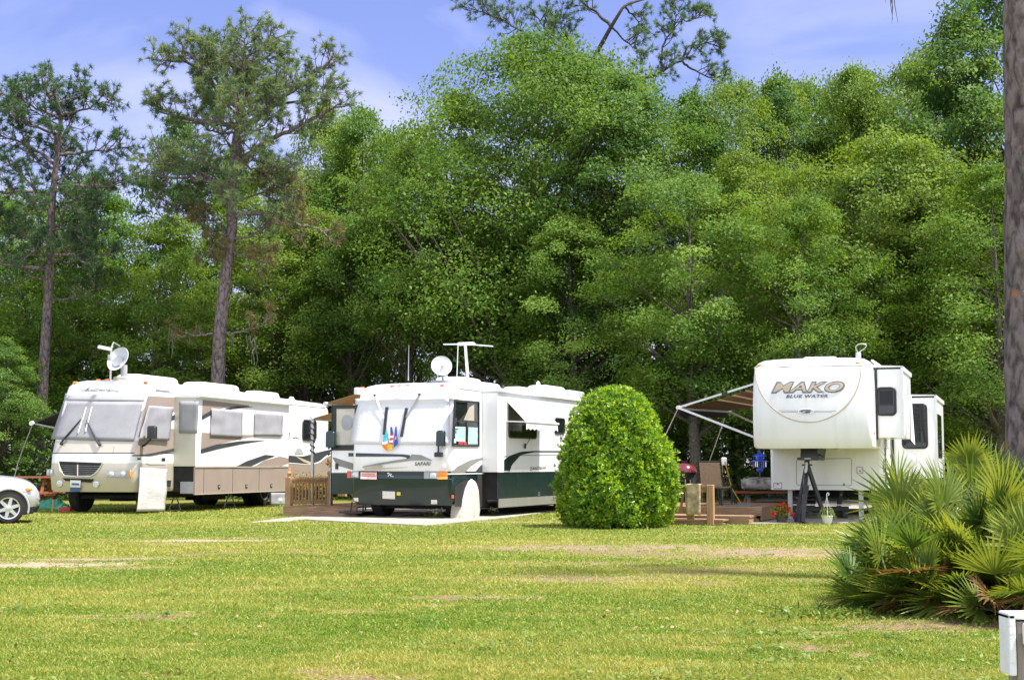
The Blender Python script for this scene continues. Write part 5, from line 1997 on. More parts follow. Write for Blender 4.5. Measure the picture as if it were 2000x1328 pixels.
    g = thing('wind_chime', 'bright blue pagoda wind chime hanging beside the trailer', 'wind chime', (c.x, c.y, c.z))
    BL = pm('bright blue enamel', (.02, .09, .62), .3, .2, 10, coat=.3)
    m = MB(BL)
    m.lathe([(.02, .20), (.07, .14), (.16, .10), (.17, .08), (.09, .085), (.09, .02), (.20, -.02), (.21, -.04), (.03, -.03)], 10)
    m.build('roof', g, smooth=30)
    for i in range(6):
        m = MB(BL if i % 2 else CHROME)
        a_ = i * math.pi / 3
        m.tube([(.15 * math.cos(a_), .15 * math.sin(a_), -.03), (.15 * math.cos(a_), .15 * math.sin(a_), -.17 - .03 * (i % 2))], .014, 6)
        m.build('pipe', g)
    m = MB(BL)
    m.tube([(0, 0, -.03), (0, 0, -.42)], .006, 5)
    m.ball((0, 0, -.24), .08, .08, .06)
    m.build('clapper', g, smooth=40)
    m = MB(BLACK)
    m.tube([(0, 0, .19), (0, 0, .40), (.12, .1, .62), (.42, .12, .62)], .012, 6)
    m.build('hook', g)
    # geranium in dark pot ----------------------------------------------------
    p = gnd(*P6(288, 1203))
    g = thing('flowerpot', 'dark brown pot of bright red geraniums on the concrete', 'flowerpot', (p.x, p.y, 0))
    g.scale = (.58, .58, .62)
    m = MB(pm('brown pot', (.075, .045, .035), .5, .2, 8))
    m.lathe([(.17, 0), (.21, .24), (.23, .25), (.23, .29), (.20, .29), (.19, .25), (.02, .25)], 20)
    m.build('pot', g, smooth=40)
    rng = np.random.default_rng(3)
    n = 420
    C = rng.normal(size=(n, 3)) * np.array([.17, .14, .10]) + np.array([0, 0, .44])
    V_, F_ = leaf_cloud(C, rng.normal(size=(n, 3)) + [0, -.3, .8], .075, .8, rng)
    arrays_obj('leaves', V_, F_, WEED, rng.uniform(0, 1, n), g)
    n = 0
    heads = [(-.28, -.1, .36), (-.36, -.1, .34), (0, -.1, .66), (.1, 0, .68), (-.05, -.1, .5), (.12, -.1, .48), (.28, 0, .5), (.36, -.05, .3), (.42, -.06, .33), (-.12, 0, .62), (.18, -.1, .6), (.3, -.1, .42)]
    redm = pm('red petal', (.72, .02, .015), .5, .25, 30, spec=.2)
    C = np.concatenate([rng.normal(size=(26, 3)) * .033 + np.array(hh) for hh in heads])
    V_, F_ = leaf_cloud(C, rng.normal(size=(len(C), 3)), .055, .9, rng)
    arrays_obj('blossoms', V_, F_, redm, None, g)
    # hanging pot, white, with spider plant ------------------------------------
    p = gnd(*P6(584, 1208))
    g = thing('hanging_pot', 'white hanging pot with a spider plant and hook set on the concrete', 'flowerpot', (p.x, p.y, 0))
    g.scale = (.60, .60, .62)
    m = MB(pm('white pot', (.74, .73, .70), .5, .05))
    m.lathe([(.11, 0), (.16, .06), (.20, .27), (.215, .28), (.215, .31), (.19, .31), (.18, .27), (.02, .27)], 20)
    m.build('pot', g, smooth=40)
    m = MB(WHITE2)
    for a_ in (20, 140, 260):
        m.tube([(.2 * math.cos(R(a_)), .2 * math.sin(R(a_)), .3), (.0, 0, .95)], .009, 5)
    m.tube([(0, 0, .93), (0, 0, 1.05), (.03, 0, 1.10), (.07, 0, 1.09), (.08, 0, 1.04), (.05, 0, 1.0)], .015, 6)
    m.build('hanger', g, smooth=50)
    Vs, Fs, ti = [], [], []
    k = 0
    for i in range(70):
        a_ = rng.uniform(0, 2 * math.pi)
        l_ = rng.uniform(.25, .48)
        hh = rng.uniform(.1, .38)
        for j in range(4):
            pts = []
            for t in (j / 4, (j + 1) / 4):
                r_ = l_ * t
                z_ = .3 + hh * 4 * t * (1 - t) * .9 - .12 * t * t
                wv = .012 * (1 - t) + .001
                d_ = np.array([math.cos(a_), math.sin(a_), 0])
                s_ = np.array([-math.sin(a_), math.cos(a_), 0]) * wv
                c_ = d_ * r_ + [0, 0, z_]
                pts += [c_ - s_, c_ + s_]
            Vs += [pts[0], pts[1], pts[3], pts[2]]
            Fs.append([k, k + 1, k + 2, k + 3])
            k += 4
            ti.append(rng.uniform(.4, 1))
    arrays_obj('leaves', np.array(Vs), np.array(Fs), WEED, np.array(ti), g)

# ================================================================== deck, rail of the green motorhome
def build_middle_site():
    a = gnd(*P3(120, 1162))
    th = -R(25)
    deck = thing('timber_deck', 'low brown timber deck with balustrade at the middle motorhome door', 'deck', (a.x, a.y, 0), th)
    Mi = (Matrix.Translation((a.x, a.y, 0)) @ Matrix.Rotation(th, 4, 'Z')).inverted()
    zf = .22
    xe = (Mi @ gnd(*P3(720, 1160))).x
    m = MB(DECKW)
    for i in range(22):
        m.box(0, xe, i * .15, i * .15 + .143, zf, zf + .035)
    m.build('boards', deck)
    m = MB(DECKW)
    m.box(.0, xe, -.045, -.004, .01, zf + .02)
    m.box(-.045, -.004, -.045, 3.3, .01, zf + .02)
    m.build('fascia', deck)
    # balustrade along the left front
    q0 = Mi @ at(*P3(118, 1000), a.y)
    pb = Mi @ gnd(*P3(410, 1090), 0)
    zr = at(*P3(118, 930), a.y).z
    y0 = .06
    # runs from post 1 to post 2; the far post is a little farther back
    p1 = Vector((.05, y0, 0))
    p2w = at(*P3(390, 930), a.y + .55)
    p2 = Mi @ Vector((p2w.x, p2w.y, 0))
    p2.z = 0
    for p in (p1, p2):
        m = MB(DECKV)
        m.box(p.x - .07, p.x + .07, p.y - .07, p.y + .07, 0.02, zr + .02)
        m.lathe([(.05, 0), (.035, .03), (.05, .07), (.062, .11), (.04, .15), (.008, .165)], 14, (p.x, p.y, zr + .02), 'z')
        m.build('post', deck, smooth=30)
    m = MB(DECKV)
    up = Vector((0, 0, 1))
    m.bar(p1 + up * (zr - .02), p2 + up * (zr - .02), .11, .045)
    m.bar(p1 + up * (zr - .09), p2 + up * (zr - .09), .04, .09)
    m.bar(p1 + up * (zf + .12), p2 + up * (zf + .12), .04, .09)
    # scalloped top edge
    n = 8
    for i in range(n):
        c = p1.lerp(p2, (i + .5) / n)
        m.ball((c.x, c.y, zr + .0), .07, .035, .035, 10, 6)
    m.build('rail', deck, smooth=30)
    for i in range(11):
        m = MB(DECKV)
        c = p1.lerp(p2, (i + 1) / 12)
        m.box(c.x - .02, c.x + .02, c.y - .02, c.y + .02, zf + .16, zr - .13)
        m.build('baluster', deck)
    # short post right of the door
    w = gnd(*P3(470, 1090), 0)
    m = MB(DECKV)
    c = Mi @ Vector((w.x, w.y, 0))
    m.box(c.x - .14, c.x + .14, c.y - .06, c.y + .06, zf + .036, zf + .40)
    m.build('short_post', deck, bevel=.01)
    # yellow-leaved plant behind the balustrade
    rng = np.random.default_rng(8)
    pw = gnd(*P3(240, 1095), 0.0)
    g = thing('potted_plant', 'yellow leaved plant behind the balusters of the brown deck', 'plant', (pw.x, pw.y + .5, zf + .036))
    m = MB(BLACK)
    m.lathe([(.16, 0), (.2, .2), (.21, .22), (.02, .2)], 16)
    m.build('pot', g, smooth=40)
    n = 500
    C = rng.normal(size=(n, 3)) * np.array([.42, .12, .17]) + [0, 0, .42]
    V_, F_ = leaf_cloud(C, rng.normal(size=(n, 3)) + [0, -1, .5], .11, .35, rng)
    arrays_obj('leaves', V_, F_, leaf_mat('yellow leaf', (.12, .16, .03), (.55, .36, .05), .35, .5, 0), rng.uniform(0, 1, n), g)
    # pinwheel
    w = at(*P3(397, 835), a.y + .2)
    g = thing('garden_pinwheel', 'small red and yellow pinwheel on a stick above the deck post', 'pinwheel', (w.x, w.y, zf + .036))
    h = w.z - zf - .036
    m = MB(STEEL)
    m.tube([(0, .02, 0), (0, .02, h)], .01, 6)
    m.build('stick', g)
    for i, mt in enumerate((pm('pinwheel red', (.6, .05, .03), .5), pm('pinwheel yellow', (.7, .45, .04), .5), pm('pinwheel green', (.1, .3, .05), .5)) * 2):
        m = MB(mt)
        a0 = i * math.pi / 3
        m.poly([(0, 0, h), (.14 * math.cos(a0), -.02, h + .14 * math.sin(a0)), (.10 * math.cos(a0 + .8), .02, h + .10 * math.sin(a0 + .8))])
        m.build('vane', g, solid=.004)
    # solar lamp on the grass
    w = gnd(*P3(86, 1135))
    g = thing('path_light', 'small white ball path light stuck in the grass by the deck', 'path light', (w.x, w.y, 0))
    m = MB(STEEL)
    m.tube([(0, 0, 0), (0, 0, .26)], .012, 6)
    m.build('stake', g)
    m = MB(WHITE2)
    m.ball((0, 0, .31), .06, .06, .06)
    m.build('globe', g, smooth=60)

# ================================================================== parked car at the left edge
def build_car():
    wc = gnd(*Z(1, 50, 1208))
    g = thing('parked_car', 'silver car with alloy wheels cut off by the left picture edge', 'car', (wc.x - .28, wc.y + .79, 0), R(19.5))
    # x forward (to the right), y away from the camera; wheel centre at the origin's front axle
    FR, RE = .64, -3.75
    hw = .92
    def sect(x):
        pass
    # lower body: loft of cross-sections along x
    st = [(RE, .45, .95, .80), (RE + .15, .38, 1.02, .88), (-3.2, .30, 1.04, .91), (-2.0, .26, 1.04, .92), (-1.2, .26, 1.05, .92), (-.75, .28, 1.06, .92), (-.3, .30, 1.03, .92), (.08, .32, .99, .915), (.30, .30, .94, .89), (.46, .28, .86, .83), (.57, .29, .76, .74), (.63, .33, .66, .66), (FR + .01, .40, .58, .60)]
    def ring(x, z0, z1, w):
        pts = []
        mid = z0 + (z1 - z0) * .55
        for (yy, zz) in ((-.6, z0), (-.93, z0 + .05), (-1.0, z0 + .2), (-1.02, mid), (-.99, z1 - .12), (-.93, z1 - .04), (-.8, z1), (-.3, z1 + .03)):
            pts.append((x, yy * w, zz))
        return pts + [(x, -p[1], p[2]) for p in reversed(pts)]
    m = MB(SILVER)
    m.loft([ring(*s) for s in st])
    m.build('body', g, smooth=50)
    # cabin
    m = MB(GLASS)
    cs = [(-3.5, 1.0, 1.35, .78), (-3.1, 1.0, 1.60, .74), (-2.2, 1.02, 1.66, .74), (-1.6, 1.04, 1.60, .73), (-.75, 1.05, 1.10, .80)]
    m.loft([[(x, -w, z0), (x + .0, -w * .88, z1), (x, w * .88, z1), (x, w, z0)] for (x, z0, z1, w) in cs])
    m.build('windows', g, smooth=30)
    m = MB(SILVER)
    m.loft([[(x, -w * .89, z1 - .04), (x, -w * .84, z1 + .03), (x, w * .84, z1 + .03), (x, w * .89, z1 - .04)] for (x, z0, z1, w) in cs[:4]])
    for sy in (-1, 1):
        m.tube([(-1.62, sy * .65, 1.60), (-.75, sy * .76, 1.07)], .04, 6)
        m.tube([(-2.3, sy * .66, 1.65), (-2.25, sy * .76, 1.03)], .05, 6)
    m.build('roof', g, smooth=40)
    for x in (0, -2.75):
        for sy in (-1, 1):
            c = (x, sy * .835, .335)
            t = MB(RUBBER)
            ax = (Vector((0, sy, 0)), Vector((1, 0, 0)), Vector((0, 0, 1)))
            t.lathe([(.22, -.11), (.30, -.11), (.333, -.07), (.335, .07), (.30, .12), (.235, .125), (.22, .10)], 32, c, ax)
            to = t.build('wheel', g, smooth=40)
            t = MB(DARKUNDER)
            t.lathe([(.225, .02), (.02, .03)], 24, c, ax)
            t.m(CHROME)
            t.lathe([(.235, .10), (.24, .128), (.215, .125), (.205, .05)], 32, c, ax)
            for i in range(6):
                a_ = i * math.pi / 3 + .3
                d = Vector((math.cos(a_), 0, math.sin(a_)))
                o_ = Vector(c) + Vector((0, sy * .10, 0))
                e = Vector((-math.sin(a_), 0, math.cos(a_)))
                vs = [o_ + d * .03 - e * .045, o_ + d * .215 - e * .03, o_ + d * .215 + e * .03, o_ + d * .03 + e * .045]
                t.prism(vs, Vector((0, sy * .03, 0)))
            t.lathe([(.07, .09), (.065, .14), (.02, .145)], 16, c, ax)
            t.build('rim', to, smooth=35)
            t = MB(DARKUNDER)
            pts = [(x + .40 * math.cos(a_), sy * .944, .335 + .40 * math.sin(a_)) for a_ in np.linspace(R(-22), R(202), 22)]
            t.prism(pts, (0, -sy * .004, 0))
            t.build('wheel_arch', g)
    for sy in (-1, 1):
        m = MB(SILVER)
        m.tube([(.42 * math.cos(a_), sy * .94, .335 + .42 * math.sin(a_)) for a_ in np.linspace(R(-15), R(195), 20)], .022, 6)
        m.build('wheel_lip', g, smooth=40)
    for sy in (-1, 1):
        h = MB(LAMP)
        h.prism([(.28, sy * .87, .80), (.50, sy * .74, .75), (.56, sy * .66, .67), (.46, sy * .82, .66), (.30, sy * .90, .70)], (0, sy * .02, 0))
        ho = h.build('headlight', g, smooth=40)
        h = MB(AMBER)
        h.ball((.40, sy * .87, .74), .09, .03, .045, 10, 6)
        h.build('turn_signal', ho, smooth=50)
    m = MB(DARKUNDER)
    m.box(-3.2, .52, -.80, .80, .20, .34)
    m.loft([[(.38, -.86, .22), (.38, -.86, .34), (.38, .86, .34), (.38, .86, .22)], [(.60, -.60, .24), (.66, -.62, .38), (.66, .62, .38), (.60, .60, .24)]])
    m.build('bumper_skirt', g)

# ================================================================== left background things
def build_left_site():
    Y = 44.0
    c = at(*P1(175, 960), Y)
    t = thing('picnic_table', 'orange red picnic table on the grass left of the taupe motorhome', 'picnic table', (c.x, Y, 0))
    zt = at(*P1(170, 918), Y).z
    m = MB(pm('orange red wood paint', (.38, .12, .06), .7, .15, 8))
    for i in range(5):
        m.box(-.9, .9, -.38 + i * .155, -.38 + i * .155 + .145, zt - .045, zt)
    m.build('tabletop', t)
    for sy in (-.75, .55):
        m = MB(pm('orange red wood paint', (0, 0, 0)))
        m.box(-.9, .9, sy, sy + .24, .40, .44)
        m.build('bench', t)
    for sx in (-.6, .55):
        m = MB(REDW)
        m.bar((sx, -.65, 0), (sx, -.15, zt - .05), .09, .05)
        m.bar((sx, .65, 0), (sx, .15, zt - .05), .09, .05)
        m.bar((sx + .06, -.72, .36), (sx + .06, .76, .36), .09, .05)
        m.build('leg', t)
    # green tarp heap
    c = gnd(*P1(315, 1045))
    Yg = 41.5
    c = at(*P1(315, 1010), Yg)
    rng = np.random.default_rng(12)
    m = MB(pm('green plastic sheet', (.03, .28, .16), .35, .3, 9, bump=.5))
    rg = random.Random(7)
    P = []
    for i in range(9):
        P.append([(-.62 + 1.24 * j / 12, -.3 + .6 * i / 8, max(.004, .28 * math.sin(math.pi * i / 8) * math.sin(math.pi * j / 12) ** .7 * rg.uniform(.6, 1.25))) for j in range(13)])
    m.grid(P)
    tag(m.build('green_tarp', None, smooth=50, loc=(c.x, Yg, .0), solid=.006), 'crumpled bright green plastic sheet on the grass behind the motorhome', 'tarp')
    c = gnd(*P1(322, 1140))
    t = thing('garden_stake', 'thin yellow stake in the grass beside the motorhome tyre', 'stake', (c.x, c.y, 0))
    m = MB(pm('ochre wood', (.50, .30, .08), .7))
    m.bar((0, 0, 0), (.03, 0, .40), .05, .03)
    m.build('shaft', t)
    m = MB(DARKUNDER)
    m.bar((.02, 0, .36), (.16, 0, .52), .05)
    m.build('clamp', t)
    c = gnd(*P1(405, 1135))
    m = MB(pm('red plastic', (.55, .05, .03), .45, .1))
    m.rbox(-.17, .17, -.1, .1, 0, .13, .03)
    m.m(BLACK).tube([(-.1, 0, .13), (-.08, 0, .18), (.08, 0, .18), (.1, 0, .13)], .014, 6)
    tag(m.build('wheel_chock', None, smooth=50, loc=(c.x, c.y, 0)), 'small red plastic chock in front of the motorhome tyre', 'wheel chock')

def build_fence_post():
    Y = 6.0
    top = at(*P7(1096, 987), Y)
    p = thing('fence_post', 'white capped timber fence post at the lower right corner', 'fence post', (top.x, Y, 0))
    pw = MB(OLDW)
    x0 = at(*P7(1110, 1200), Y).x - top.x
    zb = at(*P7(1090, 1040), Y).z
    pw.box(x0 - .006, x0 + .115, -.03, .085, -.2, top.z - .03)
    pw.build('post', p, bevel=.006)
    PWH = pm('flaking white paint', (.72, .74, .78), .55, .06, 9, bump=.25, bscale=18, dirt=(.50, .50, .50))
    b = MB(PWH)
    zl = at(*P7(1060, 1300), Y).z
    xl = at(*P7(1056, 1000), Y).x - top.x
    b.box(xl, x0 - .009, -.035, .09, zl, top.z)
    b.box(xl, x0 + .09, -.035, .09, top.z - .022, top.z + .004)
    b.build('side_board', p, bevel=.006)
    b = MB(PWH)
    xr = at(*P7(1122, 1040), Y).x - top.x
    zr0, zr1 = at(*P7(1120, 1140), Y).z, at(*P7(1120, 1030), Y).z
    b.box(xr, xr + 1.6, -.075, -.036, zr0, zr1)
    b.build('rail', p, bevel=.008)
# ================================================================== vegetation
def smooth_noise(rng, n=7, fmin=.05, fmax=.6):
    K = [(rng.uniform(fmin, fmax) * math.cos(a), 0, 0) for a in ()]
    W_ = []
    for _ in range(n):
        a = rng.uniform(0, 2 * math.pi)
        f = rng.uniform(fmin, fmax) * 2 * math.pi
        W_.append((f * math.cos(a), f * math.sin(a), rng.uniform(0, 6.28)))
    def fn(x, y):
        s = 0
        for (a, b, p) in W_:
            s = s + np.sin(a * x + b * y + p)
        return s / math.sqrt(n)
    return fn

def bez(p0, p1, p2, n=8):
    return [tuple((1 - t) ** 2 * np.array(p0) + 2 * t * (1 - t) * np.array(p1) + t * t * np.array(p2)) for t in np.linspace(0, 1, n)]

PROFILES = {
    'broad': ([0, .12, .35, .6, .8, .93, 1], [.5, .85, 1, .88, .62, .34, .06]),
    'tall': ([0, .1, .3, .55, .8, .93, 1], [.6, .85, .95, 1, .72, .38, .06]),
    'block': ([0, .12, .35, .6, .8, .92, 1], [.55, .85, 1, .95, .80, .58, .15]),
    'vase': ([0, .1, .3, .55, .8, .93, 1], [.35, .55, .75, 1, .95, .6, .1]),
}
def tree_variant(seed, H, Wd, zb, ncl, nl, ls, prof, bark, leaf, spire=0):
    """returns (trunk mesh object, crown mesh object) of one tree at the origin, unlinked copies are made from it"""
    rng = np.random.default_rng(seed)
    rg = random.Random(seed)
    pt, pr = PROFILES[prof]
    p1, p2 = rng.uniform(0, 6.28, 2)
    t = rng.beta(1.15, 1.0, ncl)
    az = rng.uniform(0, 2 * math.pi, ncl)
    rad = np.interp(t, pt, pr) * Wd / 2 * (1 + .2 * np.sin(2 * az + p1) + .18 * np.sin(3 * az + p2 + 5 * t))
    rr = rad * rng.uniform(.05, 1, ncl) ** .42
    zc = zb + (H - zb) * t
    bend = rng.normal(size=2) * .35
    cx = rr * np.cos(az) + bend[0] * (zc / H) ** 2
    cy = rr * np.sin(az) + bend[1] * (zc / H) ** 2
    Cc = np.stack([cx, cy, zc], 1)
    cr = Wd * rng.uniform(.065, .15, ncl) * (1 - .35 * t)
    Ps_, Ns_, T_ = [], [], []
    for i in range(ncl):
        n = int(nl * (cr[i] / (Wd * .108)) ** 2)
        if n < 5:
            continue
        q = rng.normal(size=(n, 3))
        q *= (rng.uniform(.35, 1, (n, 1)) / (np.linalg.norm(q, axis=1, keepdims=True) + 1e-6))
        rho = np.hypot(q[:, 0], q[:, 1])
        q = q * cr[i] * np.array([1.15, 1.15, rng.uniform(.32, .58)])
        q[:, 2] -= .35 * cr[i] * rho ** 2
        q += rng.normal(size=(n, 3)) * cr[i] * rng.uniform(.10, .30)
        Ps_.append(Cc[i] + q)
        o_ = np.array([math.cos(az[i]), math.sin(az[i]), 0])
        Ns_.append(np.array([0, 0, .70]) + o_ * .55 + rng.normal(size=(n, 3)) * .5)
        T_.append(np.clip(rng.normal(.5, .22) + rng.normal(0, .16, n), 0, 1))
    P_, N_, T_ = np.concatenate(Ps_), np.concatenate(Ns_), np.concatenate(T_)
    V_, F_ = leaf_cloud(P_, N_, ls * rng.uniform(.6, 1.45, len(P_)), .55, rng, .06)
    crown = arrays_obj('crown', V_, F_, leaf, T_)
    m = MB(bark)
    r0 = .020 * H * .95
    tr = [(0, 0, -.1)] + [(bend[0] * (k * .9) ** 2 + .10 * math.sin(4 * k + p1), bend[1] * (k * .9) ** 2 + .10 * math.sin(3 * k + p2), H * .9 * k) for k in np.linspace(.04, 1, 12)]
    m.tube(tr, [r0 * 1.5] + [r0 * (1 - .93 * k) for k in np.linspace(.04, 1, 12)], 9)
    for i in range(0, ncl, 2):
        zb0 = max(H * .2, zc[i] - rr[i] * rg.uniform(.45, .9) - .3)
        k = zb0 / (H * .9)
        if k > .96:
            continue
        p0 = np.array([np.interp(zb0, [q[2] for q in tr], [q[0] for q in tr]), np.interp(zb0, [q[2] for q in tr], [q[1] for q in tr]), zb0])
        pe = Cc[i]
        pm_ = p0 * .45 + pe * .55 + np.array([0, 0, -.10 * rr[i]]) + rng.normal(size=3) * .12
        rb = max(.015, r0 * (1 - k) * .42)
        m.tube(bez(p0, pm_, pe, 6), [rb * (1 - .85 * q) for q in np.linspace(0, 1, 6)], 5, False)
    trunk = m.build('trunk', None, smooth=60)
    return trunk, crown

def unlink(o):
    COL.objects.unlink(o)
def place_tree(var, name, label, cat, x, y, H, Wd, H0, W0, rz, group):
    t = thing(name, label, cat, (x, y, 0), rz, group)
    t.scale = (Wd / W0, Wd / W0, H / H0)
    for src in var:
        c = src.copy()
        COL.objects.link(c)
        c.parent = t
    return t

def needles(tips, dirs, rng, n=34, ln=.26, wd=.024, spread=1.0):
    """star-shaped needle tufts: thin triangles"""
    k = len(tips)
    D = rng.normal(size=(k, n, 3))
    D /= np.linalg.norm(D, axis=2, keepdims=True)
    D = D * spread + dirs[:, None, :] * .75
    D /= np.linalg.norm(D, axis=2, keepdims=True)
    L_ = ln * rng.uniform(.65, 1.1, (k, n, 1))
    B = np.cross(D, rng.normal(size=(k, n, 3)))
    B /= np.linalg.norm(B, axis=2, keepdims=True) + 1e-9
    base = tips[:, None, :] + rng.normal(size=(k, n, 3)) * .03
    end = base + D * L_
    end[:, :, 2] -= .06 * L_[:, :, 0]
    V_ = np.stack([base - B * wd * .5, base + B * wd * .5, end], 2).reshape(-1, 3)
    F_ = np.arange(3 * k * n).reshape(-1, 3)
    return V_, F_

def limb_twigs(limb, radii, rng, m, tips, dirs, dens=2.6, tl=1.0, start=.3, flat=.6, up=.35, gen2=True):
    """side twigs with needle tufts along a limb (list of points)"""
    L_ = [np.array(p, float) for p in limb]
    seg = [np.linalg.norm(b - a) for a, b in zip(L_, L_[1:])]
    tot = sum(seg)
    n = max(2, int(tot * dens * 1.7))
    cum = np.concatenate([[0], np.cumsum(seg)])
    for i in range(n):
        s = (start + (1 - start) * (i + rng.uniform(0, 1)) / n) * tot
        s = min(s, tot * .999)
        k = int(np.searchsorted(cum, s) - 1)
        k = min(max(k, 0), len(seg) - 1)
        f = (s - cum[k]) / seg[k]
        p = L_[k] * (1 - f) + L_[k + 1] * f
        ax = (L_[k + 1] - L_[k]) / seg[k]
        q = rng.normal(size=3) * np.array([1, 1, flat])
        q -= ax * q.dot(ax)
        q /= np.linalg.norm(q) + 1e-9
        d = ax * rng.uniform(.2, .8) + q * .8 + np.array([0, 0, up])
        d /= np.linalg.norm(d)
        l_ = tl * 1.25 * rng.uniform(.45, 1.1) * (1 - .35 * s / tot)
        e = p + d * l_
        mid = (p + e) / 2 + rng.normal(size=3) * .06 * l_ - np.array([0, 0, .05 * l_])
        m.tube([tuple(p), tuple(mid), tuple(e)], [.026, .02, .012], 4, False)
        tips.append(e)
        dirs.append(d)
        if gen2:
            for _ in range(int(rng.integers(3, 6))):
                t_ = rng.uniform(.3, .95)
                pp = p * (1 - t_) + e * t_
                d2 = d * .5 + rng.normal(size=3) * .55 + np.array([0, 0, .3])
                d2 /= np.linalg.norm(d2)
                e2 = pp + d2 * rng.uniform(.25, .75) * tl * .8
                m.tube([tuple(pp), tuple(e2)], [.014, .009], 4, False)
                tips.append(e2)
                dirs.append(d2)
    d = (L_[-1] - L_[-2])
    d /= np.linalg.norm(d)
    tips.append(L_[-1])
    dirs.append(d)

def pine(name_label, seed, Y, trunk_px, r_base, r_top, limbs_px, clones=1, auto=0, auto_range=(.4, 1), auto_len=2.5, dry=(), nn=30, group='tall pines', bark=None):
    rng = np.random.default_rng(seed)
    base = at(*trunk_px[0], Y)
    tp = [at(*p, Y) for p in trunk_px]
    ground_pt = Vector((tp[0].x - (tp[1].x - tp[0].x) * .3, Y, 0))
    t = thing('pine_tree', name_label, 'tree', (ground_pt.x, Y, 0), 0, group)
    O = Vector((ground_pt.x, Y, 0))
    P = [ground_pt - Vector((0, 0, .1))] + tp
    pts = [p - O for p in P]
    for i in range(2, len(pts)):
        pts[i] = pts[i] + Vector((0, rng.normal() * .06 * i, 0))
    m = MB(bark or BARK_PINE)
    n = len(pts)
    rad = [r_base * 1.15] + [r_base + (r_top - r_base) * (i / (n - 2)) for i in range(n - 1)]
    # resample the trunk smoothly
    s = np.linspace(0, 1, 40)
    ks = np.linspace(0, 1, n)
    TP = [(np.interp(q, ks, [p.x for p in pts]), np.interp(q, ks, [p.y for p in pts]), np.interp(q, ks, [p.z for p in pts])) for q in s]
    m.tube(TP, [float(np.interp(q, ks, rad)) for q in s], 14)
    tips, dirs = [], []
    dtips, ddirs = [], []
    zarr, xarr, yarr = [p[2] for p in TP], [p[0] for p in TP], [p[1] for p in TP]
    def trunk_at(z): return np.array([np.interp(z, zarr, xarr), np.interp(z, zarr, yarr), z])
    for (lp, r0, dy, dens, tl, isdry) in limbs_px:
        root = at(*lp[0], Y) - O
        c0 = trunk_at(root.z)
        L_ = []
        k = len(lp)
        for i, q in enumerate(lp):
            p = at(*q, Y + dy * (i / (k - 1)) ** .8) - O
            if i == 0:
                p = Vector((p.x, float(c0[1]), p.z))
            L_.append(np.array(p))
        for cl in range(1 + (clones if not isdry else 0)):
            LL = L_
            if cl:
                a = rng.choice([-1, 1]) * rng.uniform(.6, 2.0)
                ca, sa = math.cos(a), math.sin(a)
                sc = rng.uniform(.6, .85)
                zo = rng.uniform(-.5, .7)
                LL = []
                for p in L_:
                    d = (p - L_[0]) * sc
                    LL.append(trunk_at(L_[0][2] + zo) + np.array([d[0] * ca - d[1] * sa, d[0] * sa + d[1] * ca, d[2]]))
            ss = np.linspace(0, 1, 4 * len(LL))
            kk = np.linspace(0, 1, len(LL))
            QQ = [tuple(np.interp(q, kk, [p[j] for p in LL]) + rng.normal() * .025 * (0 < q) for j in range(3)) for q in ss]
            rr_ = r0 * (1 if cl == 0 else .6)
            m.tube(QQ, [max(.018, rr_ * (1 - .8 * q)) for q in ss], 7, False)
            tt, dd = (dtips, ddirs) if isdry else (tips, dirs)
            limb_twigs(QQ[::2], None, rng, m, tt, dd, dens, tl, .38)
    H = pts[-1].z
    for i in range(auto):
        z = H * (auto_range[0] + (auto_range[1] - auto_range[0]) * (i + rng.uniform(0, .8)) / auto)
        f = (z / H - auto_range[0]) / max(1e-6, (auto_range[1] - auto_range[0]))
        ln = auto_len * (1.05 - .72 * f) * rng.uniform(.6, 1.1)
        a = i * 2.4 + rng.normal() * .4
        c0 = trunk_at(z)
        d = np.array([math.cos(a), math.sin(a), .12 + .55 * f])
        LL = [c0, c0 + d * ln * .35 + [0, 0, -.05], c0 + d * ln * .7 + [0, 0, .05 * ln], c0 + d * ln + [0, 0, .22 * ln]]
        LL = [p + rng.normal(size=3) * .06 * (k > 0) * ln for k, p in enumerate(LL)]
        m.tube([tuple(p) for p in LL], [.055 * (1.2 - .6 * f), .04, .03, .018], 6, False)
        limb_twigs(LL, None, rng, m, tips, dirs, 2.5, .95, .3)
    m.build('trunk', t, smooth=50)
    V_, F_ = needles(np.array(tips), np.array(dirs), rng, nn)
    ti = np.repeat(np.clip(rng.normal(.45, .25, len(tips)), 0, 1), nn)
    arrays_obj('crown', V_, F_, NEEDLE, ti, t)
    if dtips:
        V_, F_ = needles(np.array(dtips), np.array(ddirs), rng, nn)
        arrays_obj('dry_needles', V_, F_, NEEDLE_BR, np.repeat(rng.uniform(0, 1, len(dtips)), nn), t)
    return t

def moss_strands(parent, spots, Y, seed, O):
    rng = np.random.default_rng(seed)
    for (u, v0, v1, w) in spots:
        m = MB(MOSS)
        a, b = at(u, v0, Y), at(u, v1, Y)
        for _ in range(4):
            x = a.x + rng.normal() * w
            y = Y + rng.normal() * w
            z0, z1 = a.z + rng.normal() * .05, a.z + (b.z - a.z) * rng.uniform(.5, 1)
            k = 6
            m.tube([(x + rng.normal() * w * .35 - O.x, y + rng.normal() * w * .35 - O.y, z0 + (z1 - z0) * i / (k - 1)) for i in range(k)], [.02 * (1 - .7 * i / (k - 1)) + .004 for i in range(k)], 4)
        m.build('hanging_moss', parent)

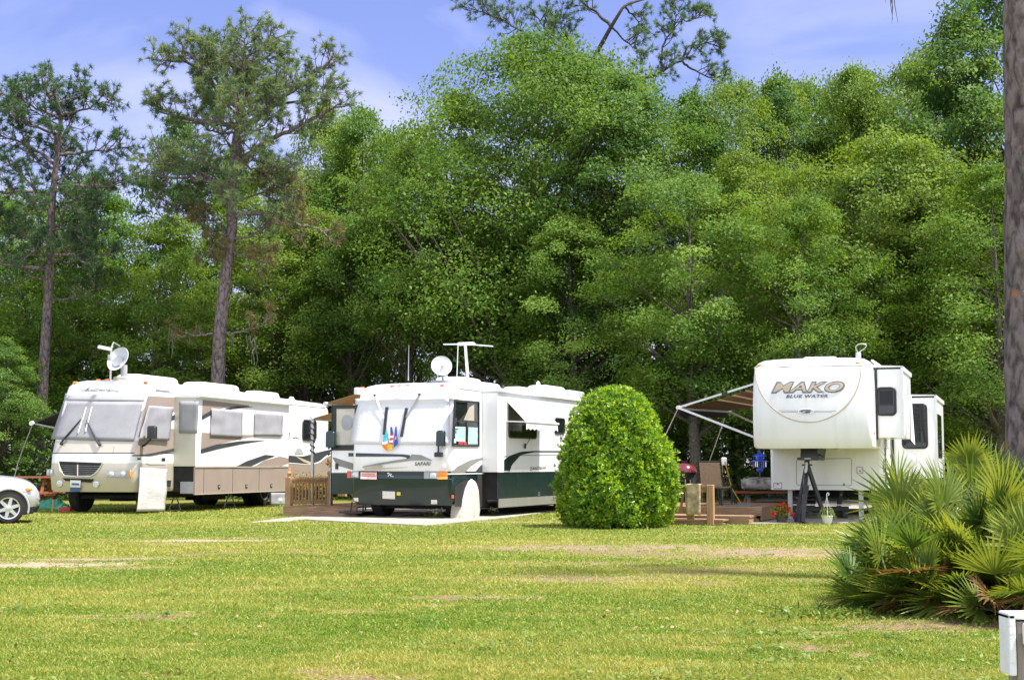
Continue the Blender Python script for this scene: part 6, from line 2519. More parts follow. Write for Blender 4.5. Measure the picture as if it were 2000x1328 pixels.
def palmetto(label, x, y, nf, Hmax, spread, seed, dry=3, azr=None):
    rng = np.random.default_rng(seed)
    t = thing('saw_palmetto', label, 'palmetto', (x, y, 0), 0, 'saw palmettos by the pine')
    Vs, Fs, Ts = [], [], []
    Vd, Fd = [], []
    st = MB(pm('palmetto stalk', (.12, .15, .04), .6, .2, 10))
    for i in range(nf):
        isdry = i < dry
        az = rng.uniform(0, 2 * math.pi) if not isdry else rng.uniform(-2.6, -.5)
        if azr:
            az = rng.uniform(*azr)
        el = R(rng.uniform(5, 25)) if isdry else math.asin(rng.uniform(.16, .995))
        d = np.array([math.cos(az) * math.cos(el), math.sin(az) * math.cos(el), math.sin(el)])
        b0 = np.array([rng.normal() * .28 * spread, rng.normal() * .28 * spread, .05])
        l_ = Hmax * (.40 + .24 * rng.uniform()) * (1.45 if isdry else 1) * (.50 + .50 * d[2])
        tip = b0 + d * l_
        tip[2] = max(tip[2] - .06 * l_, .12)
        mid = (b0 + tip) / 2 + np.array([0, 0, .08 * l_])
        st.tube(bez(b0, mid, tip, 5), .011, 4, False)
        ax = (tip - mid) / np.linalg.norm(tip - mid)
        ax = ax + np.array([0, 0, .02]) + rng.normal(size=3) * .24
        ax /= np.linalg.norm(ax)
        up = np.array([0, 0, 1.0]) - d * .35 + rng.normal(size=3) * .42
        s = np.cross(ax, up)
        s /= np.linalg.norm(s)
        nrm = np.cross(s, ax)
        ns = int(rng.integers(22, 30))
        half = R(rng.uniform(80, 120))
        sl = rng.uniform(.36, .54)
        tint0 = np.clip(rng.normal(.40, .2), 0, 1)
        for j in range(ns):
            a = -half + 2 * half * j / (ns - 1) + rng.normal() * .025
            dr = ax * math.cos(a) + s * math.sin(a) + nrm * (.14 * abs(math.sin(a)) + .10)
            dr /= np.linalg.norm(dr)
            sd = np.cross(dr, nrm)
            sd /= np.linalg.norm(sd) + 1e-9
            L_ = sl * (1 - .25 * abs(a) / half) * rng.uniform(.9, 1.08)
            droop = rng.uniform(.02, .14) * (2.2 if isdry else 1)
            ring = []
            for (q, w) in ((.0, .005), (.35, .0145), (.7, .010), (1.0, .001)):
                c = tip + dr * L_ * q + np.array([0, 0, -droop * L_ * q * q])
                ring.append((c - sd * w + nrm * w * .45, c, c + sd * w + nrm * w * .45))
            V__, F__ = (Vd, Fd) if isdry else (Vs, Fs)
            b = len(V__)
            for rg3 in ring:
                V__ += list(rg3)
            for k in range(3):
                for e in range(2):
                    F__.append((b + 3 * k + e, b + 3 * k + e + 1, b + 3 * k + e + 4, b + 3 * k + e + 3))
                    if not isdry:
                        Ts.append(np.clip(tint0 + rng.normal() * .10 + (.45 if k == 2 and rng.uniform() < .25 else 0), 0, 1))
    st.build('stalks', t)
    arrays_obj('fronds', np.array(Vs), np.array(Fs), FROND, np.array(Ts), t)
    if Vd:
        arrays_obj('dry_fronds', np.array(Vd), np.array(Fd), FROND_DRY, rng.uniform(0, 1, len(Fd)), t)
    return t

def build_bush():
    rng = np.random.default_rng(21)
    c = gnd(1203, 1024)
    cy = 29.75
    cx = at(1203, 1000, cy).x
    t = thing('round_bush', 'big bright green egg shaped bush between the white motorhome and the trailer', 'bush', (cx, cy, 0))
    t.scale = (.945, .945, .945)
    zz = [0, .12, .5, .9, 1.3, 1.8, 2.2, 2.5, 2.75, 2.9, 2.98]
    rr = [.95, 1.08, 1.24, 1.26, 1.18, 1.06, .92, .79, .58, .35, .10]
    zz = [z * 1.035 for z in zz]
    rr = [r * 1.0 for r in rr]
    n = 8600
    z = rng.uniform(0.05, 3.05, n)
    r = np.interp(z, zz, rr)
    keep = rng.uniform(0, 1.3, n) < r + .12
    z, r = z[keep], r[keep]
    az = rng.uniform(0, 2 * math.pi, len(z))
    lump = .05 * np.sin(3 * az + 2 * z) + .05 * np.sin(5 * az - 3.1 * z + 1) + .04 * np.sin(9 * az + 5 * z)
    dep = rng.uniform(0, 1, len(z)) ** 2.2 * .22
    stray = (rng.uniform(0, 1, len(z)) < .03) * rng.uniform(.04, .15, len(z))
    r = r * (1 + lump * 1.1) - dep + rng.normal(0, .03, len(z)) + stray
    dz = np.gradient(np.interp(np.linspace(0, 3.05, 200), zz, rr), 3.05 / 199)
    sl = np.interp(z, np.linspace(0, 3.05, 200), dz)
    ax = np.stack([np.cos(az), np.sin(az), np.clip(-sl, -.3, 2) + .55], 1)
    ax /= np.linalg.norm(ax, axis=1, keepdims=True)
    C = np.stack([r * np.cos(az), r * np.sin(az), z], 1)
    nl = 8
    k = len(C)
    D = rng.normal(size=(k, nl, 3)) * .75 + ax[:, None, :] * .9
    D /= np.linalg.norm(D, axis=2, keepdims=True)
    L_ = rng.uniform(.056, .100, (k, nl, 1))
    B = np.cross(D, ax[:, None, :] + rng.normal(size=(k, nl, 3)) * .25)
    B /= np.linalg.norm(B, axis=2, keepdims=True) + 1e-9
    base = C[:, None, :] + D * .015
    end = base + D * L_
    mid = base + D * L_ * .55
    V_ = np.stack([base, mid + B * L_ * .21, end, mid - B * L_ * .21], 2).reshape(-1, 3)
    F_ = np.arange(4 * k * nl).reshape(-1, 4)
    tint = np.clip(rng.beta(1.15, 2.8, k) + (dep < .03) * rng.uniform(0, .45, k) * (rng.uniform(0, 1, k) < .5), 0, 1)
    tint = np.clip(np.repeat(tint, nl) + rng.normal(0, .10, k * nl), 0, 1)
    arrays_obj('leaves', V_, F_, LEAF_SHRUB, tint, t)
    # inner leaves that close the gaps
    n = 9000
    z = rng.uniform(.03, 2.9, n)
    r = np.interp(z, zz, rr) * rng.uniform(.55, .9, n)
    az = rng.uniform(0, 2 * math.pi, n)
    C = np.stack([r * np.cos(az), r * np.sin(az), z], 1)
    V_, F_ = leaf_cloud(C, np.stack([np.cos(az), np.sin(az), np.full(n, .4)], 1) + rng.normal(size=(n, 3)) * .4, .14, .5, rng)
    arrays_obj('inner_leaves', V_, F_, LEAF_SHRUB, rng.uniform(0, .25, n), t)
    m = MB(BARK_DARK)
    for i in range(14):
        a = rng.uniform(0, 6.28)
        rr0 = rng.uniform(.05, .35)
        m.tube([(rr0 * .4 * math.cos(a), rr0 * .4 * math.sin(a), 0), (rr0 * math.cos(a), rr0 * math.sin(a), .8), (rr0 * 2 * math.cos(a), rr0 * 2 * math.sin(a), 2.0)], [.035, .025, .01], 6, False)
    m.build('stems', t)

# ------------------------------------------------------------------ lawn
PATCHES = [  # photo position, half width (m), half depth (m), strength, sandiness
    (70, 1104, 1.5, .55, 1.0, 1.0), (200, 1094, 1.3, .45, .8, .6), (285, 1110, .6, .35, .6, .3), (390, 1055, 1.5, .5, .95, 1.0), (330, 1062, .9, .5, .6, .2), (450, 1050, .7, .25, .7, .9),
    (575, 1077, .33, .30, .9, -.6), (212, 1156, .22, .14, .8, -.6), (245, 1112, .8, .3, .5, .3), (700, 1192, .5, .22, .5, .2), (610, 1050, .6, .5, .4, .3),
    (1090, 1070, 2.3, 1.1, .78, .35), (1210, 1078, 1.5, .9, .75, .1), (1290, 1068, 1.4, .9, .8, .4), (1490, 1077, 1.8, 1.2, .92, .35), (1580, 1085, 1.3, 1.0, .85, .45), (1360, 1085, 1.5, 1.0, .65, .2), (1450, 1110, 1.6, .8, .6, .3),
    (1140, 1130, 1.5, .8, .7, .2), (1250, 1145, 1.0, .4, .4, .2), (950, 1165, .6, .3, .65, .4), (680, 1190, .4, .15, .6, .3), (1180, 1100, 1.0, .6, .6, .2), (1330, 1120, 1.0, .5, .6, .2), (850, 1182, .25, .15, .6, .4), (945, 1250, .15, .12, .75, .2), (1620, 1236, .28, .22, .7, .2),
    (300, 1265, .35, .16, .55, -.3), (225, 1285, .3, .12, .5, -.2), (310, 1322, .2, .1, .7, -.3), (90, 1243, .3, .15, .5, .3), (375, 1252, .25, .12, .5, .4), (1480, 1300, .5, .2, .4, .1),
    (1000, 1100, 1.1, .5, .4, .2), (1600, 1130, 1.0, .5, .45, .4), (1390, 1040, 1.3, .35, .7, .3), (1560, 1040, 1.6, .5, .6, .5), (1020, 1020, 1.6, .45, .75, .5), (700, 1045, .8, .2, .3, .3),
    (1400, 1020, .9, .3, .9, -.2), (560, 1018, .9, .3, .5, .6), (1730, 1230, .7, .5, .6, .2), (1830, 1225, 1.2, .6, .9, -.5)]
def bare_field(X, Y):
    rng = np.random.default_rng(77)
    n1, n2, n3 = smooth_noise(rng, 9, .12, .5), smooth_noise(rng, 9, .6, 1.8), smooth_noise(rng, 8, 2, 5)
    e = n2(X, Y) * .35 + n3(X, Y) * .32
    b = np.clip((n1(X, Y) * .5 + n2(X, Y) * .45 + n3(X, Y) * .3 - .6) * .8, 0, .65)
    sand = np.zeros_like(b)
    for (u, v, wx, wy, s, sd) in PATCHES:
        c = gnd(u, v)
        d = np.sqrt(((X - c.x) / wx) ** 2 + ((Y - c.y) / wy) ** 2) + e * .8
        k = np.clip((1.25 - d) / .9, 0, 1) * s * .9 * np.clip(.95 + .42 * n3(X, Y) + .25 * n2(X, Y), .25, 1)
        sand = np.where(k > b, sd, sand)
        b = np.maximum(b, k)
    return b, sand

def ground_z(X, Y):
    rng = np.random.default_rng(5)
    n1 = smooth_noise(rng, 7, .08, .3)
    return n1(X, Y) * .012 * np.clip((30 - Y) / 10, 0, 1)

def build_ground():
    xs = np.concatenate([[-500, -250, -120, -70, -45, -32], np.arange(-24, 24.01, .15), [32, 45, 70, 120, 250, 500]])
    ys = np.concatenate([[-60, -20, 0, 4], np.arange(6.5, 20, .12), np.arange(20, 50, .2), [52, 56, 62, 70, 85, 110, 160, 300, 600]])
    Xg, Yg = np.meshgrid(xs, ys, indexing='ij')
    b, sd = bare_field(Xg.ravel(), Yg.ravel())
    zz = ground_z(Xg.ravel(), Yg.ravel())
    V_ = np.stack([Xg.ravel(), Yg.ravel(), zz], 1)
    nx, ny = len(xs), len(ys)
    i, j = np.meshgrid(np.arange(nx - 1), np.arange(ny - 1), indexing='ij')
    a = (i * ny + j).ravel()
    F_ = np.stack([a, a + ny, a + ny + 1, a + 1], 1)
    m = bpy.data.materials.new('lawn soil')
    m.use_nodes = True
    n = m.node_tree
    bs = n.nodes['Principled BSDF']
    bs.inputs['Roughness'].default_value = .95
    bs.inputs['Specular IOR Level'].default_value = .1
    def att(nm):
        q = n.nodes.new('ShaderNodeAttribute')
        q.attribute_name = nm
        return q
    ab, asd = att('bare'), att('sand')
    t = n.nodes.new('ShaderNodeTexCoord')
    def noise(sc, det=6):
        q = n.nodes.new('ShaderNodeTexNoise')
        q.inputs['Scale'].default_value = sc
        q.inputs['Detail'].default_value = det
        n.links.new(t.outputs['Object'], q.inputs['Vector'])
        return q
    def ramp(src, p0, c0, p1, c1):
        q = n.nodes.new('ShaderNodeValToRGB')
        q.color_ramp.elements[0].position, q.color_ramp.elements[0].color = p0, (*c0, 1)
        q.color_ramp.elements[1].position, q.color_ramp.elements[1].color = p1, (*c1, 1)
        n.links.new(src, q.inputs['Fac'])
        return q
    def mix(f, a_, b_):
        q = n.nodes.new('ShaderNodeMix')
        q.data_type = 'RGBA'
        n.links.new(f, q.inputs[0])
        n.links.new(a_, q.inputs[6])
        n.links.new(b_, q.inputs[7])
        return q.outputs[2]
    g = ramp(noise(9).outputs['Fac'], .3, (.12, .135, .03), .7, (.23, .225, .055))
    soil = ramp(noise(14).outputs['Fac'], .3, (.12, .085, .055), .7, (.27, .185, .125))
    sandc = ramp(noise(22).outputs['Fac'], .3, (.27, .20, .145), .7, (.45, .36, .28))
    dirt = mix(asd.outputs['Fac'], soil.outputs['Color'], sandc.outputs['Color'])
    big = noise(2.2, 8)
    ad = n.nodes.new('ShaderNodeMath')
    ad.operation = 'MULTIPLY_ADD'
    ad.inputs[1].default_value = 1.5
    sub = n.nodes.new('ShaderNodeMath')
    sub.operation = 'MULTIPLY_ADD'
    sub.inputs[1].default_value = 1.2
    sub.inputs[2].default_value = -.72
    n.links.new(noise(11, 8).outputs['Fac'], sub.inputs[0])
    n.links.new(ab.outputs['Fac'], ad.inputs[0])
    n.links.new(sub.outputs[0], ad.inputs[2])
    cl = ramp(ad.outputs[0], .15, (0, 0, 0), .75, (1, 1, 1))
    n.links.new(mix(cl.outputs['Color'], g.outputs['Color'], dirt), bs.inputs['Base Color'])
    bp = n.nodes.new('ShaderNodeBump')
    bp.inputs['Strength'].default_value = .6
    bp.inputs['Distance'].default_value = .04
    n.links.new(noise(30, 5).outputs['Fac'], bp.inputs['Height'])
    n.links.new(bp.outputs['Normal'], bs.inputs['Normal'])
    o = arrays_obj('ground', V_, F_, m)
    for nm, vals in (('bare', b), ('sand', np.clip(sd, 0, 1))):
        q = o.data.attributes.new(nm, 'FLOAT', 'POINT')
        q.data.foreach_set('value', vals.astype(np.float32))
    o.data.shade_smooth()
    o['kind'] = 'structure'

SLABS = []
def on_slab(X, Y):
    r = np.zeros(len(X), bool)
    for poly in SLABS:
        ins = np.zeros(len(X), bool)
        n = len(poly)
        for i in range(n):
            x0, y0 = poly[i]
            x1, y1 = poly[(i + 1) % n]
            c = ((y0 > Y) != (y1 > Y)) & (X < (x1 - x0) * (Y - y0) / (y1 - y0 + 1e-12) + x0)
            ins ^= c
        r |= ins
    return r

def build_grass():
    rng = np.random.default_rng(31)
    N = 640000
    # distance drawn so that blades spread evenly over the picture
    u_ = rng.uniform(0, 1, N)
    y0, y1 = 8.0, 47.0
    Y = 1 / (1 / y0 + (1 / y1 - 1 / y0) * u_)
    X = rng.uniform(-.40, .40, N) * Y
    b, sd = bare_field(X, Y)
    keep = (rng.uniform(0, 1, N) > b * 1.07) & ~on_slab(X + rng.normal(size=N) * .10, Y + rng.normal(size=N) * .16)
    X, Y, b = X[keep], Y[keep], b[keep]
    n = len(X)
    g1, g2, g3 = smooth_noise(rng, 8, .06, .25), smooth_noise(rng, 8, .3, 1.0), smooth_noise(rng, 8, 1.2, 4)
    dist = np.clip((Y - 8) / 30, 0, 1)
    field = .24 * g1(X, Y) + .22 * g2(X, Y) + .17 * g3(X, Y)
    h = (.017 + .017 * dist) * rng.uniform(.5, 1.5, n) * np.clip(1 - .8 * b + .5 * np.clip(field, -.3, .6), .3, 1.8)
    w = (.0030 + .00036 * Y) * rng.uniform(.7, 1.3, n)
    az = rng.uniform(0, 6.28, n)
    lean = rng.normal(size=(n, 2)) * (h * .75)[:, None]
    z = ground_z(X, Y)
    B = np.stack([np.cos(az), np.sin(az)], 1) * w[:, None]
    p0 = np.stack([X - B[:, 0], Y - B[:, 1], z - .004], 1)
    p1 = np.stack([X + B[:, 0], Y + B[:, 1], z - .004], 1)
    p2 = np.stack([X + lean[:, 0], Y + lean[:, 1], z + h], 1)
    V_ = np.stack([p0, p1, p2], 1).reshape(-1, 3)
    F_ = np.arange(3 * n).reshape(-1, 3)
    tint = np.clip((.31 + .09 * np.clip((14 - Y) / 5, 0, 1)) + field * .85 + .6 * b + rng.normal(0, .19, n), 0, 1)
    straw = rng.uniform(0, 1, n) < .11 + .35 * b
    tint = np.where(straw, 1.0, tint)
    o = arrays_obj('grass', V_, F_, GRASSM, tint)
    tag(o, 'short green and straw coloured lawn grass', 'grass', None, 'stuff')

def build_litter():
    """fallen dry leaves scattered on the lawn"""
    rng = np.random.default_rng(41)
    n = 300
    u_ = rng.uniform(0, 1, n)
    Y = 1 / (1 / 8.3 + (1 / 34 - 1 / 8.3) * u_)
    X = rng.uniform(-.38, .38, n) * Y
    s = on_slab(X, Y)
    X, Y = X[~s], Y[~s]
    C = np.stack([X, Y, ground_z(X, Y) + .03], 1)
    V_, F_ = leaf_cloud(C, np.array([0, 0, 1.0]) + rng.normal(size=(len(C), 3)) * .35, rng.uniform(.025, .06, len(C)), .5, rng, .1)
    o = arrays_obj('leaf_litter', V_, F_, leaf_mat('fallen leaf', (.10, .05, .03), (.36, .25, .15), .1, .8, 0), rng.uniform(0, 1, len(C)))
    tag(o, 'dry brown fallen leaves scattered over the lawn', 'fallen leaves', None, 'stuff')

def build_lawn_weeds():
    """small broad-leaved weeds growing through the lawn"""
    rng = np.random.default_rng(43)
    n = 480
    u_ = rng.uniform(0, 1, n)
    Y = 1 / (1 / 8.3 + (1 / 30 - 1 / 8.3) * u_)
    X = rng.uniform(-.38, .38, n) * Y
    g = smooth_noise(rng, 8, .1, .6)
    k = (g(X, Y) > -.1) & ~on_slab(X, Y)
    X, Y = X[k], Y[k]
    m = 16
    r = rng.uniform(.03, .11, len(X))
    C = np.stack([np.repeat(X, m), np.repeat(Y, m), np.repeat(ground_z(X, Y), m) + rng.uniform(.012, .045, len(X) * m)], 1)
    C[:, :2] += rng.normal(size=(len(C), 2)) * np.repeat(r, m)[:, None]
    V_, F_ = leaf_cloud(C, np.array([0, -.2, 1.0]) + rng.normal(size=(len(C), 3)) * .4, rng.uniform(.022, .048, len(C)), .6, rng, .08)
    o = arrays_obj('lawn_weeds', V_, F_, WEED, np.repeat(rng.uniform(0, .8, len(X)), m))
    tag(o, 'low broad leaved weeds growing through the lawn', 'weeds', None, 'stuff')

def weed_clump(label, u, v, seed, flowers=True, h=.22, n=60, spread=.16):
    rng = np.random.default_rng(seed)
    p = gnd(u, v)
    g = thing('weed_clump', label, 'weeds', (p.x, p.y, 0), 0, 'weeds at the edge of the concrete pad')
    m = MB(WEED)
    tips = []
    for i in range(16):
        x, y = rng.normal(size=2) * spread * .5
        e = (x + rng.normal() * spread * .6, y + rng.normal() * spread * .4, h * rng.uniform(.6, 1.1))
        m.tube([(x, y, 0), ((x + e[0]) / 2, (y + e[1]) / 2, e[2] * .6), e], .004, 4, False)
        tips.append(e)
    m.build('stalks', g)
    C = rng.normal(size=(n, 3)) * [spread, spread * .6, 0] + np.stack([0 * np.arange(n), 0 * np.arange(n), rng.uniform(.02, h * .5, n)], 1)
    V_, F_ = leaf_cloud(C, rng.normal(size=(n, 3)) + [0, 0, .6], .06, .4, rng)
    arrays_obj('leaves', V_, F_, WEED, rng.uniform(0, 1, n), g)
    if flowers:
        C = np.repeat(np.array(tips), 4, 0) + rng.normal(size=(len(tips) * 4, 3)) * .012
        V_, F_ = leaf_cloud(C, rng.normal(size=C.shape), .035, .9, rng)
        arrays_obj('blossoms', V_, F_, pm('white petal', (.75, .74, .66), .6), None, g)

def build_pads():
    def slab(name, pts, mat, th=.03, seed=1):
        q = [gnd(*p) for p in pts]
        m = MB(mat)
        m.prism([(p.x, p.y, -.05) for p in q], (0, 0, .05 + th))
        o = m.build(name, None, bevel=.01)
        o['kind'] = 'structure'
        SLABS.append([(p.x, p.y) for p in q])
    slab('concrete_pad', [(596, 1016), (830, 1027.5), (990, 1012), (1180, 985), (1160, 962), (745, 962), (690, 1000)], CONC)
    slab('concrete_path', [(488, 1021), (565, 1018), (690, 1003), (690, 1001), (640, 1006), (560, 1012)], CONC, .02)
    slab('trailer_pad', [(1395, 1024), (1672, 1022), (1760, 1010), (1900, 960), (1500, 960), (1440, 1008)], CONC, .03)

# ------------------------------------------------------------------ the wood
def build_trees():
    G = 'broadleaf trees of the wood behind the campers'
    var = []
    specs = [(11, 15, 9.0, 3.2, 180, 432, 0.133, 'broad', BARK_OAK), (12, 15, 8.0, 2.2, 180, 432, 0.133, 'tall', BARK_DARK), (13, 15, 8.5, 4.0, 170, 432, 0.138, 'vase', BARK_OAK),
             (14, 15, 8.5, 2.6, 190, 420, 0.133, 'broad', BARK_DARK), (15, 15, 7.0, 1.8, 170, 408, 0.133, 'tall', BARK_DARK), (16, 15, 9.5, 3.0, 190, 420, 0.138, 'vase', BARK_OAK),
             (17, 15, 8.0, 6.6, 130, 396, 0.133, 'broad', BARK_DARK)]
    for s in specs:
        v = tree_variant(s[0], s[1], s[2], s[3], s[4], s[5], s[6], s[7], s[8], {11: LEAF_FRESH, 12: LEAF_DEEP, 15: LEAF_DEEP, 16: LEAF_FRESH}.get(s[0], LEAF_OAK))
        var.append((v, s[1], s[2]))
    big = tree_variant(51, 17, 11.5, 4.9, 360, 430, .135, 'block', BARK_OAK, LEAF_FRESH)
    rg = random.Random(9)
    rows = [  # u, v of top, distance, crown width m, variant, label
        (1020, 82, 55.5, 11.4, 'B', 'tallest spreading oak right behind the roof antenna of the white motorhome'),
        (1125, 138, 57.5, 6.5, 3, 'leafy tree that hides the lower limbs of the leaning pine'),
        (1215, 178, 54, 7.5, 1, 'bushy tree rising behind the egg shaped bush under the leaning pine limbs'),
        (1330, 185, 57, 7.5, 3, 'green tree whose top meets the lower right pine limb'),
        (1425, 172, 58, 6.8, 5, 'feathery topped tree right of the pine limb, above the striped awning'),
        (1345, 370, 49, 7.0, 2, 'lower pale green tree behind the striped awning'),
        (1480, 300, 54, 6.5, 0, 'bright yellow green tree above the left corner of the trailer roof'),
        (1540, 160, 62, 7.5, 1, 'tree with a sunlit rounded top above the lettering of the trailer'),
        (1640, 148, 62, 7.0, 3, 'tall tree above the right corner light of the trailer'),
        (1545, 400, 47, 6.0, 0, 'low light green tree with drooping sprays right above the trailer roof'),
        (1700, 270, 51, 8.5, 5, 'wide blue green tree behind the trailer roof antenna'),
        (1760, 145, 60, 7.0, 2, 'tree with a ragged top left of the tallest right hand tree'),
        (1800, 380, 50, 8.0, 3, 'dark leaning tree beyond the trailer slide outs'),
        (1890, 40, 52, 7.5, 4, 'tallest dark tree next to the big pine trunk'),
        (1985, -90, 54, 8.0, 1, 'tall tree partly hidden by the big pine trunk'),
        (1930, 330, 46, 7.0, 0, 'low spreading tree behind the palmetto and pine trunk'),
        (2110, 120, 50, 8.0, 3, 'tree beyond the right picture edge behind the pine trunk'),
        (1485, 182, 66, 8.0, 0, 'far round topped tree in the treeline left of the trailer lettering'),
        (1590, 160, 68, 8.5, 5, 'far fresh green tree in the treeline right above the trailer lettering'),
        (1705, 152, 67, 8.5, 3, 'far tree filling the treeline above the trailer slide outs'),
        (1830, 122, 66, 8.5, 0, 'far tree filling the treeline left of the tallest dark tree'),
        (760, 262, 65, 6.5, 5, 'pale feathery tree in the dip left of the tall oak'),
        (665, 236, 68, 6.5, 0, 'pale green tree rising just right of the spreading pine'),
        (880, 190, 58, 7.5, 6, 'tree filling in left of the tallest oak'),
        (800, 300, 55, 6.5, 6, 'mid green tree behind the satellite dish of the white motorhome'),
        (715, 238, 63, 6.5, 6, 'airy yellow green tree between the spreading pine and the oak'),
        (640, 225, 66, 6.0, 6, 'slim airy tree just right of the spreading pine crown'),
        (600, 420, 58, 7.0, 3, 'round green tree behind the rear of the taupe motorhome'),
        (545, 330, 62, 6.5, 5, 'green tree behind the browning lower limbs of the spreading pine'),
        (460, 300, 64, 6.5, 1, 'tree directly behind the trunk of the spreading pine'),
        (350, 240, 64, 6.0, 4, 'light green tree between the two left pines'),
        (300, 430, 56, 7.0, 0, 'bright green tree behind the roof air conditioner of the taupe motorhome'),
        (215, 360, 61, 7.0, 3, 'tree behind the right side of the leftmost pine'),
        (150, 480, 57, 6.5, 2, 'low yellowish tree above the tilted roof dish'),
        (60, 400, 60, 7.5, 5, 'olive green tree behind the leftmost pine trunk'),
        (-40, 330, 63, 8.0, 1, 'green tree cut by the left picture edge'),
        (10, 665, 51, 3.6, 4, 'low yellow green sapling left of the leftmost pine trunk'),
        (690, 440, 57, 6.0, 6, 'green tree above the tan door awning of the white motorhome'),
        (945, 430, 57, 6.0, 6, 'open crowned tree just left of the dark red pine trunk'),
        (1130, 430, 51, 6.5, 3, 'leafy tree right of the dark red pine trunk'),
        (420, 560, 57, 6.0, 2, 'low green tree behind the lower trunk of the spreading pine'),
    ]
    for i, (u, v, Y, wd, k, lab) in enumerate(rows):
        p = at(u, v, Y)
        if k == 'B':
            vv, H0, W0 = big, 17, 11.5
        else:
            vv, H0, W0 = var[k]
        place_tree(vv, 'oak_tree' if k == 'B' else 'broadleaf_tree', lab, 'tree', p.x, Y + rg.uniform(-.8, .8), p.z * 1.01, wd, H0, W0, rg.uniform(0, 6.28), G)
    for (a, b), _, _ in var:
        unlink(a)
        unlink(b)
    unlink(big[0])
    unlink(big[1])

def build_wood():
    rng = np.random.default_rng(61)
    # far wood: trunks and foliage masses that close the view, one object
    Ps_, Ns_, Ts_ = [], [], []
    m = MB(BARK_DARK)
    for i in range(95):
        Y = rng.uniform(66, 92)
        X = rng.uniform(-.47, .47) * Y
        H = rng.uniform(9, 14.5) * (1.12 if X > 4 else 1.0)
        u = 1000 + FPX * X / Y
        gap = 640 < u < 1080
        m.tube([(X, Y, -.1), (X + rng.normal() * .3, Y, H * .5), (X + rng.normal() * .6, Y, H)], [.17, .12, .03], 6)
        ncl = 26 if not gap else 15
        for _ in range(ncl):
            t = rng.uniform(.18 if not gap else .58, 1)
            c = np.array([X, Y, H * t]) + rng.normal(size=3) * [1.7 * (1.15 - .6 * t), 1.4, .3]
            r = rng.uniform(.6, 1.15)
            k = 60
            q = rng.normal(size=(k, 3)) * [r * .6, r * .6, r * .35]
            Ps_.append(c + q)
            Ns_.append(rng.normal(size=(k, 3)) * .7 + [0, -.2, .8])
            Ts_.append(np.clip(rng.normal(.5, .25) + rng.normal(0, .15, k), 0, 1))
    P_, N_, T_ = np.concatenate(Ps_), np.concatenate(Ns_), np.concatenate(Ts_)
    V_, F_ = leaf_cloud(P_, N_, .25 * rng.uniform(.7, 1.3, len(P_)), .6, rng, .05)
    o = arrays_obj('woods', V_, F_, LEAF_BACK, T_)
    tag(o, 'far green wood seen through the gaps between the nearer trees', 'woods', None, 'stuff')
    w = m.build('wood_trunks', o, smooth=50)
    w['kind'] = 'stuff'
    # undergrowth along the wood's edge
    Ps_, Ns_, Ts_ = [], [], []
    for i in range(760):
        Y = rng.uniform(50.5, 72)
        X = rng.uniform(-.46, .46) * Y
        u = 1000 + FPX * X / Y
        hh = rng.uniform(.8, 3.4) * (1.45 if u > 1080 else (.75 if u > 640 else 1.0))
        k = 150
        q = rng.normal(size=(k, 3)) * [.75, .6, .30 * hh]
        c = np.array([X, Y, hh * .5])
        pp = c + q
        pp[:, 2] = np.abs(pp[:, 2])
        Ps_.append(pp)
        Ns_.append(rng.normal(size=(k, 3)) * .7 + [0, -.3, .7])
        Ts_.append(np.clip(rng.normal(.4, .25) + rng.normal(0, .15, k), 0, 1))
    P_, N_, T_ = np.concatenate(Ps_), np.concatenate(Ns_), np.concatenate(Ts_)
    V_, F_ = leaf_cloud(P_, N_, .17 * rng.uniform(.7, 1.3, len(P_)), .5, rng, .05)
    o = arrays_obj('undergrowth', V_, F_, LEAF_BUSH, T_)
    tag(o, 'dark leafy undergrowth along the edge of the wood', 'undergrowth', None, 'stuff')

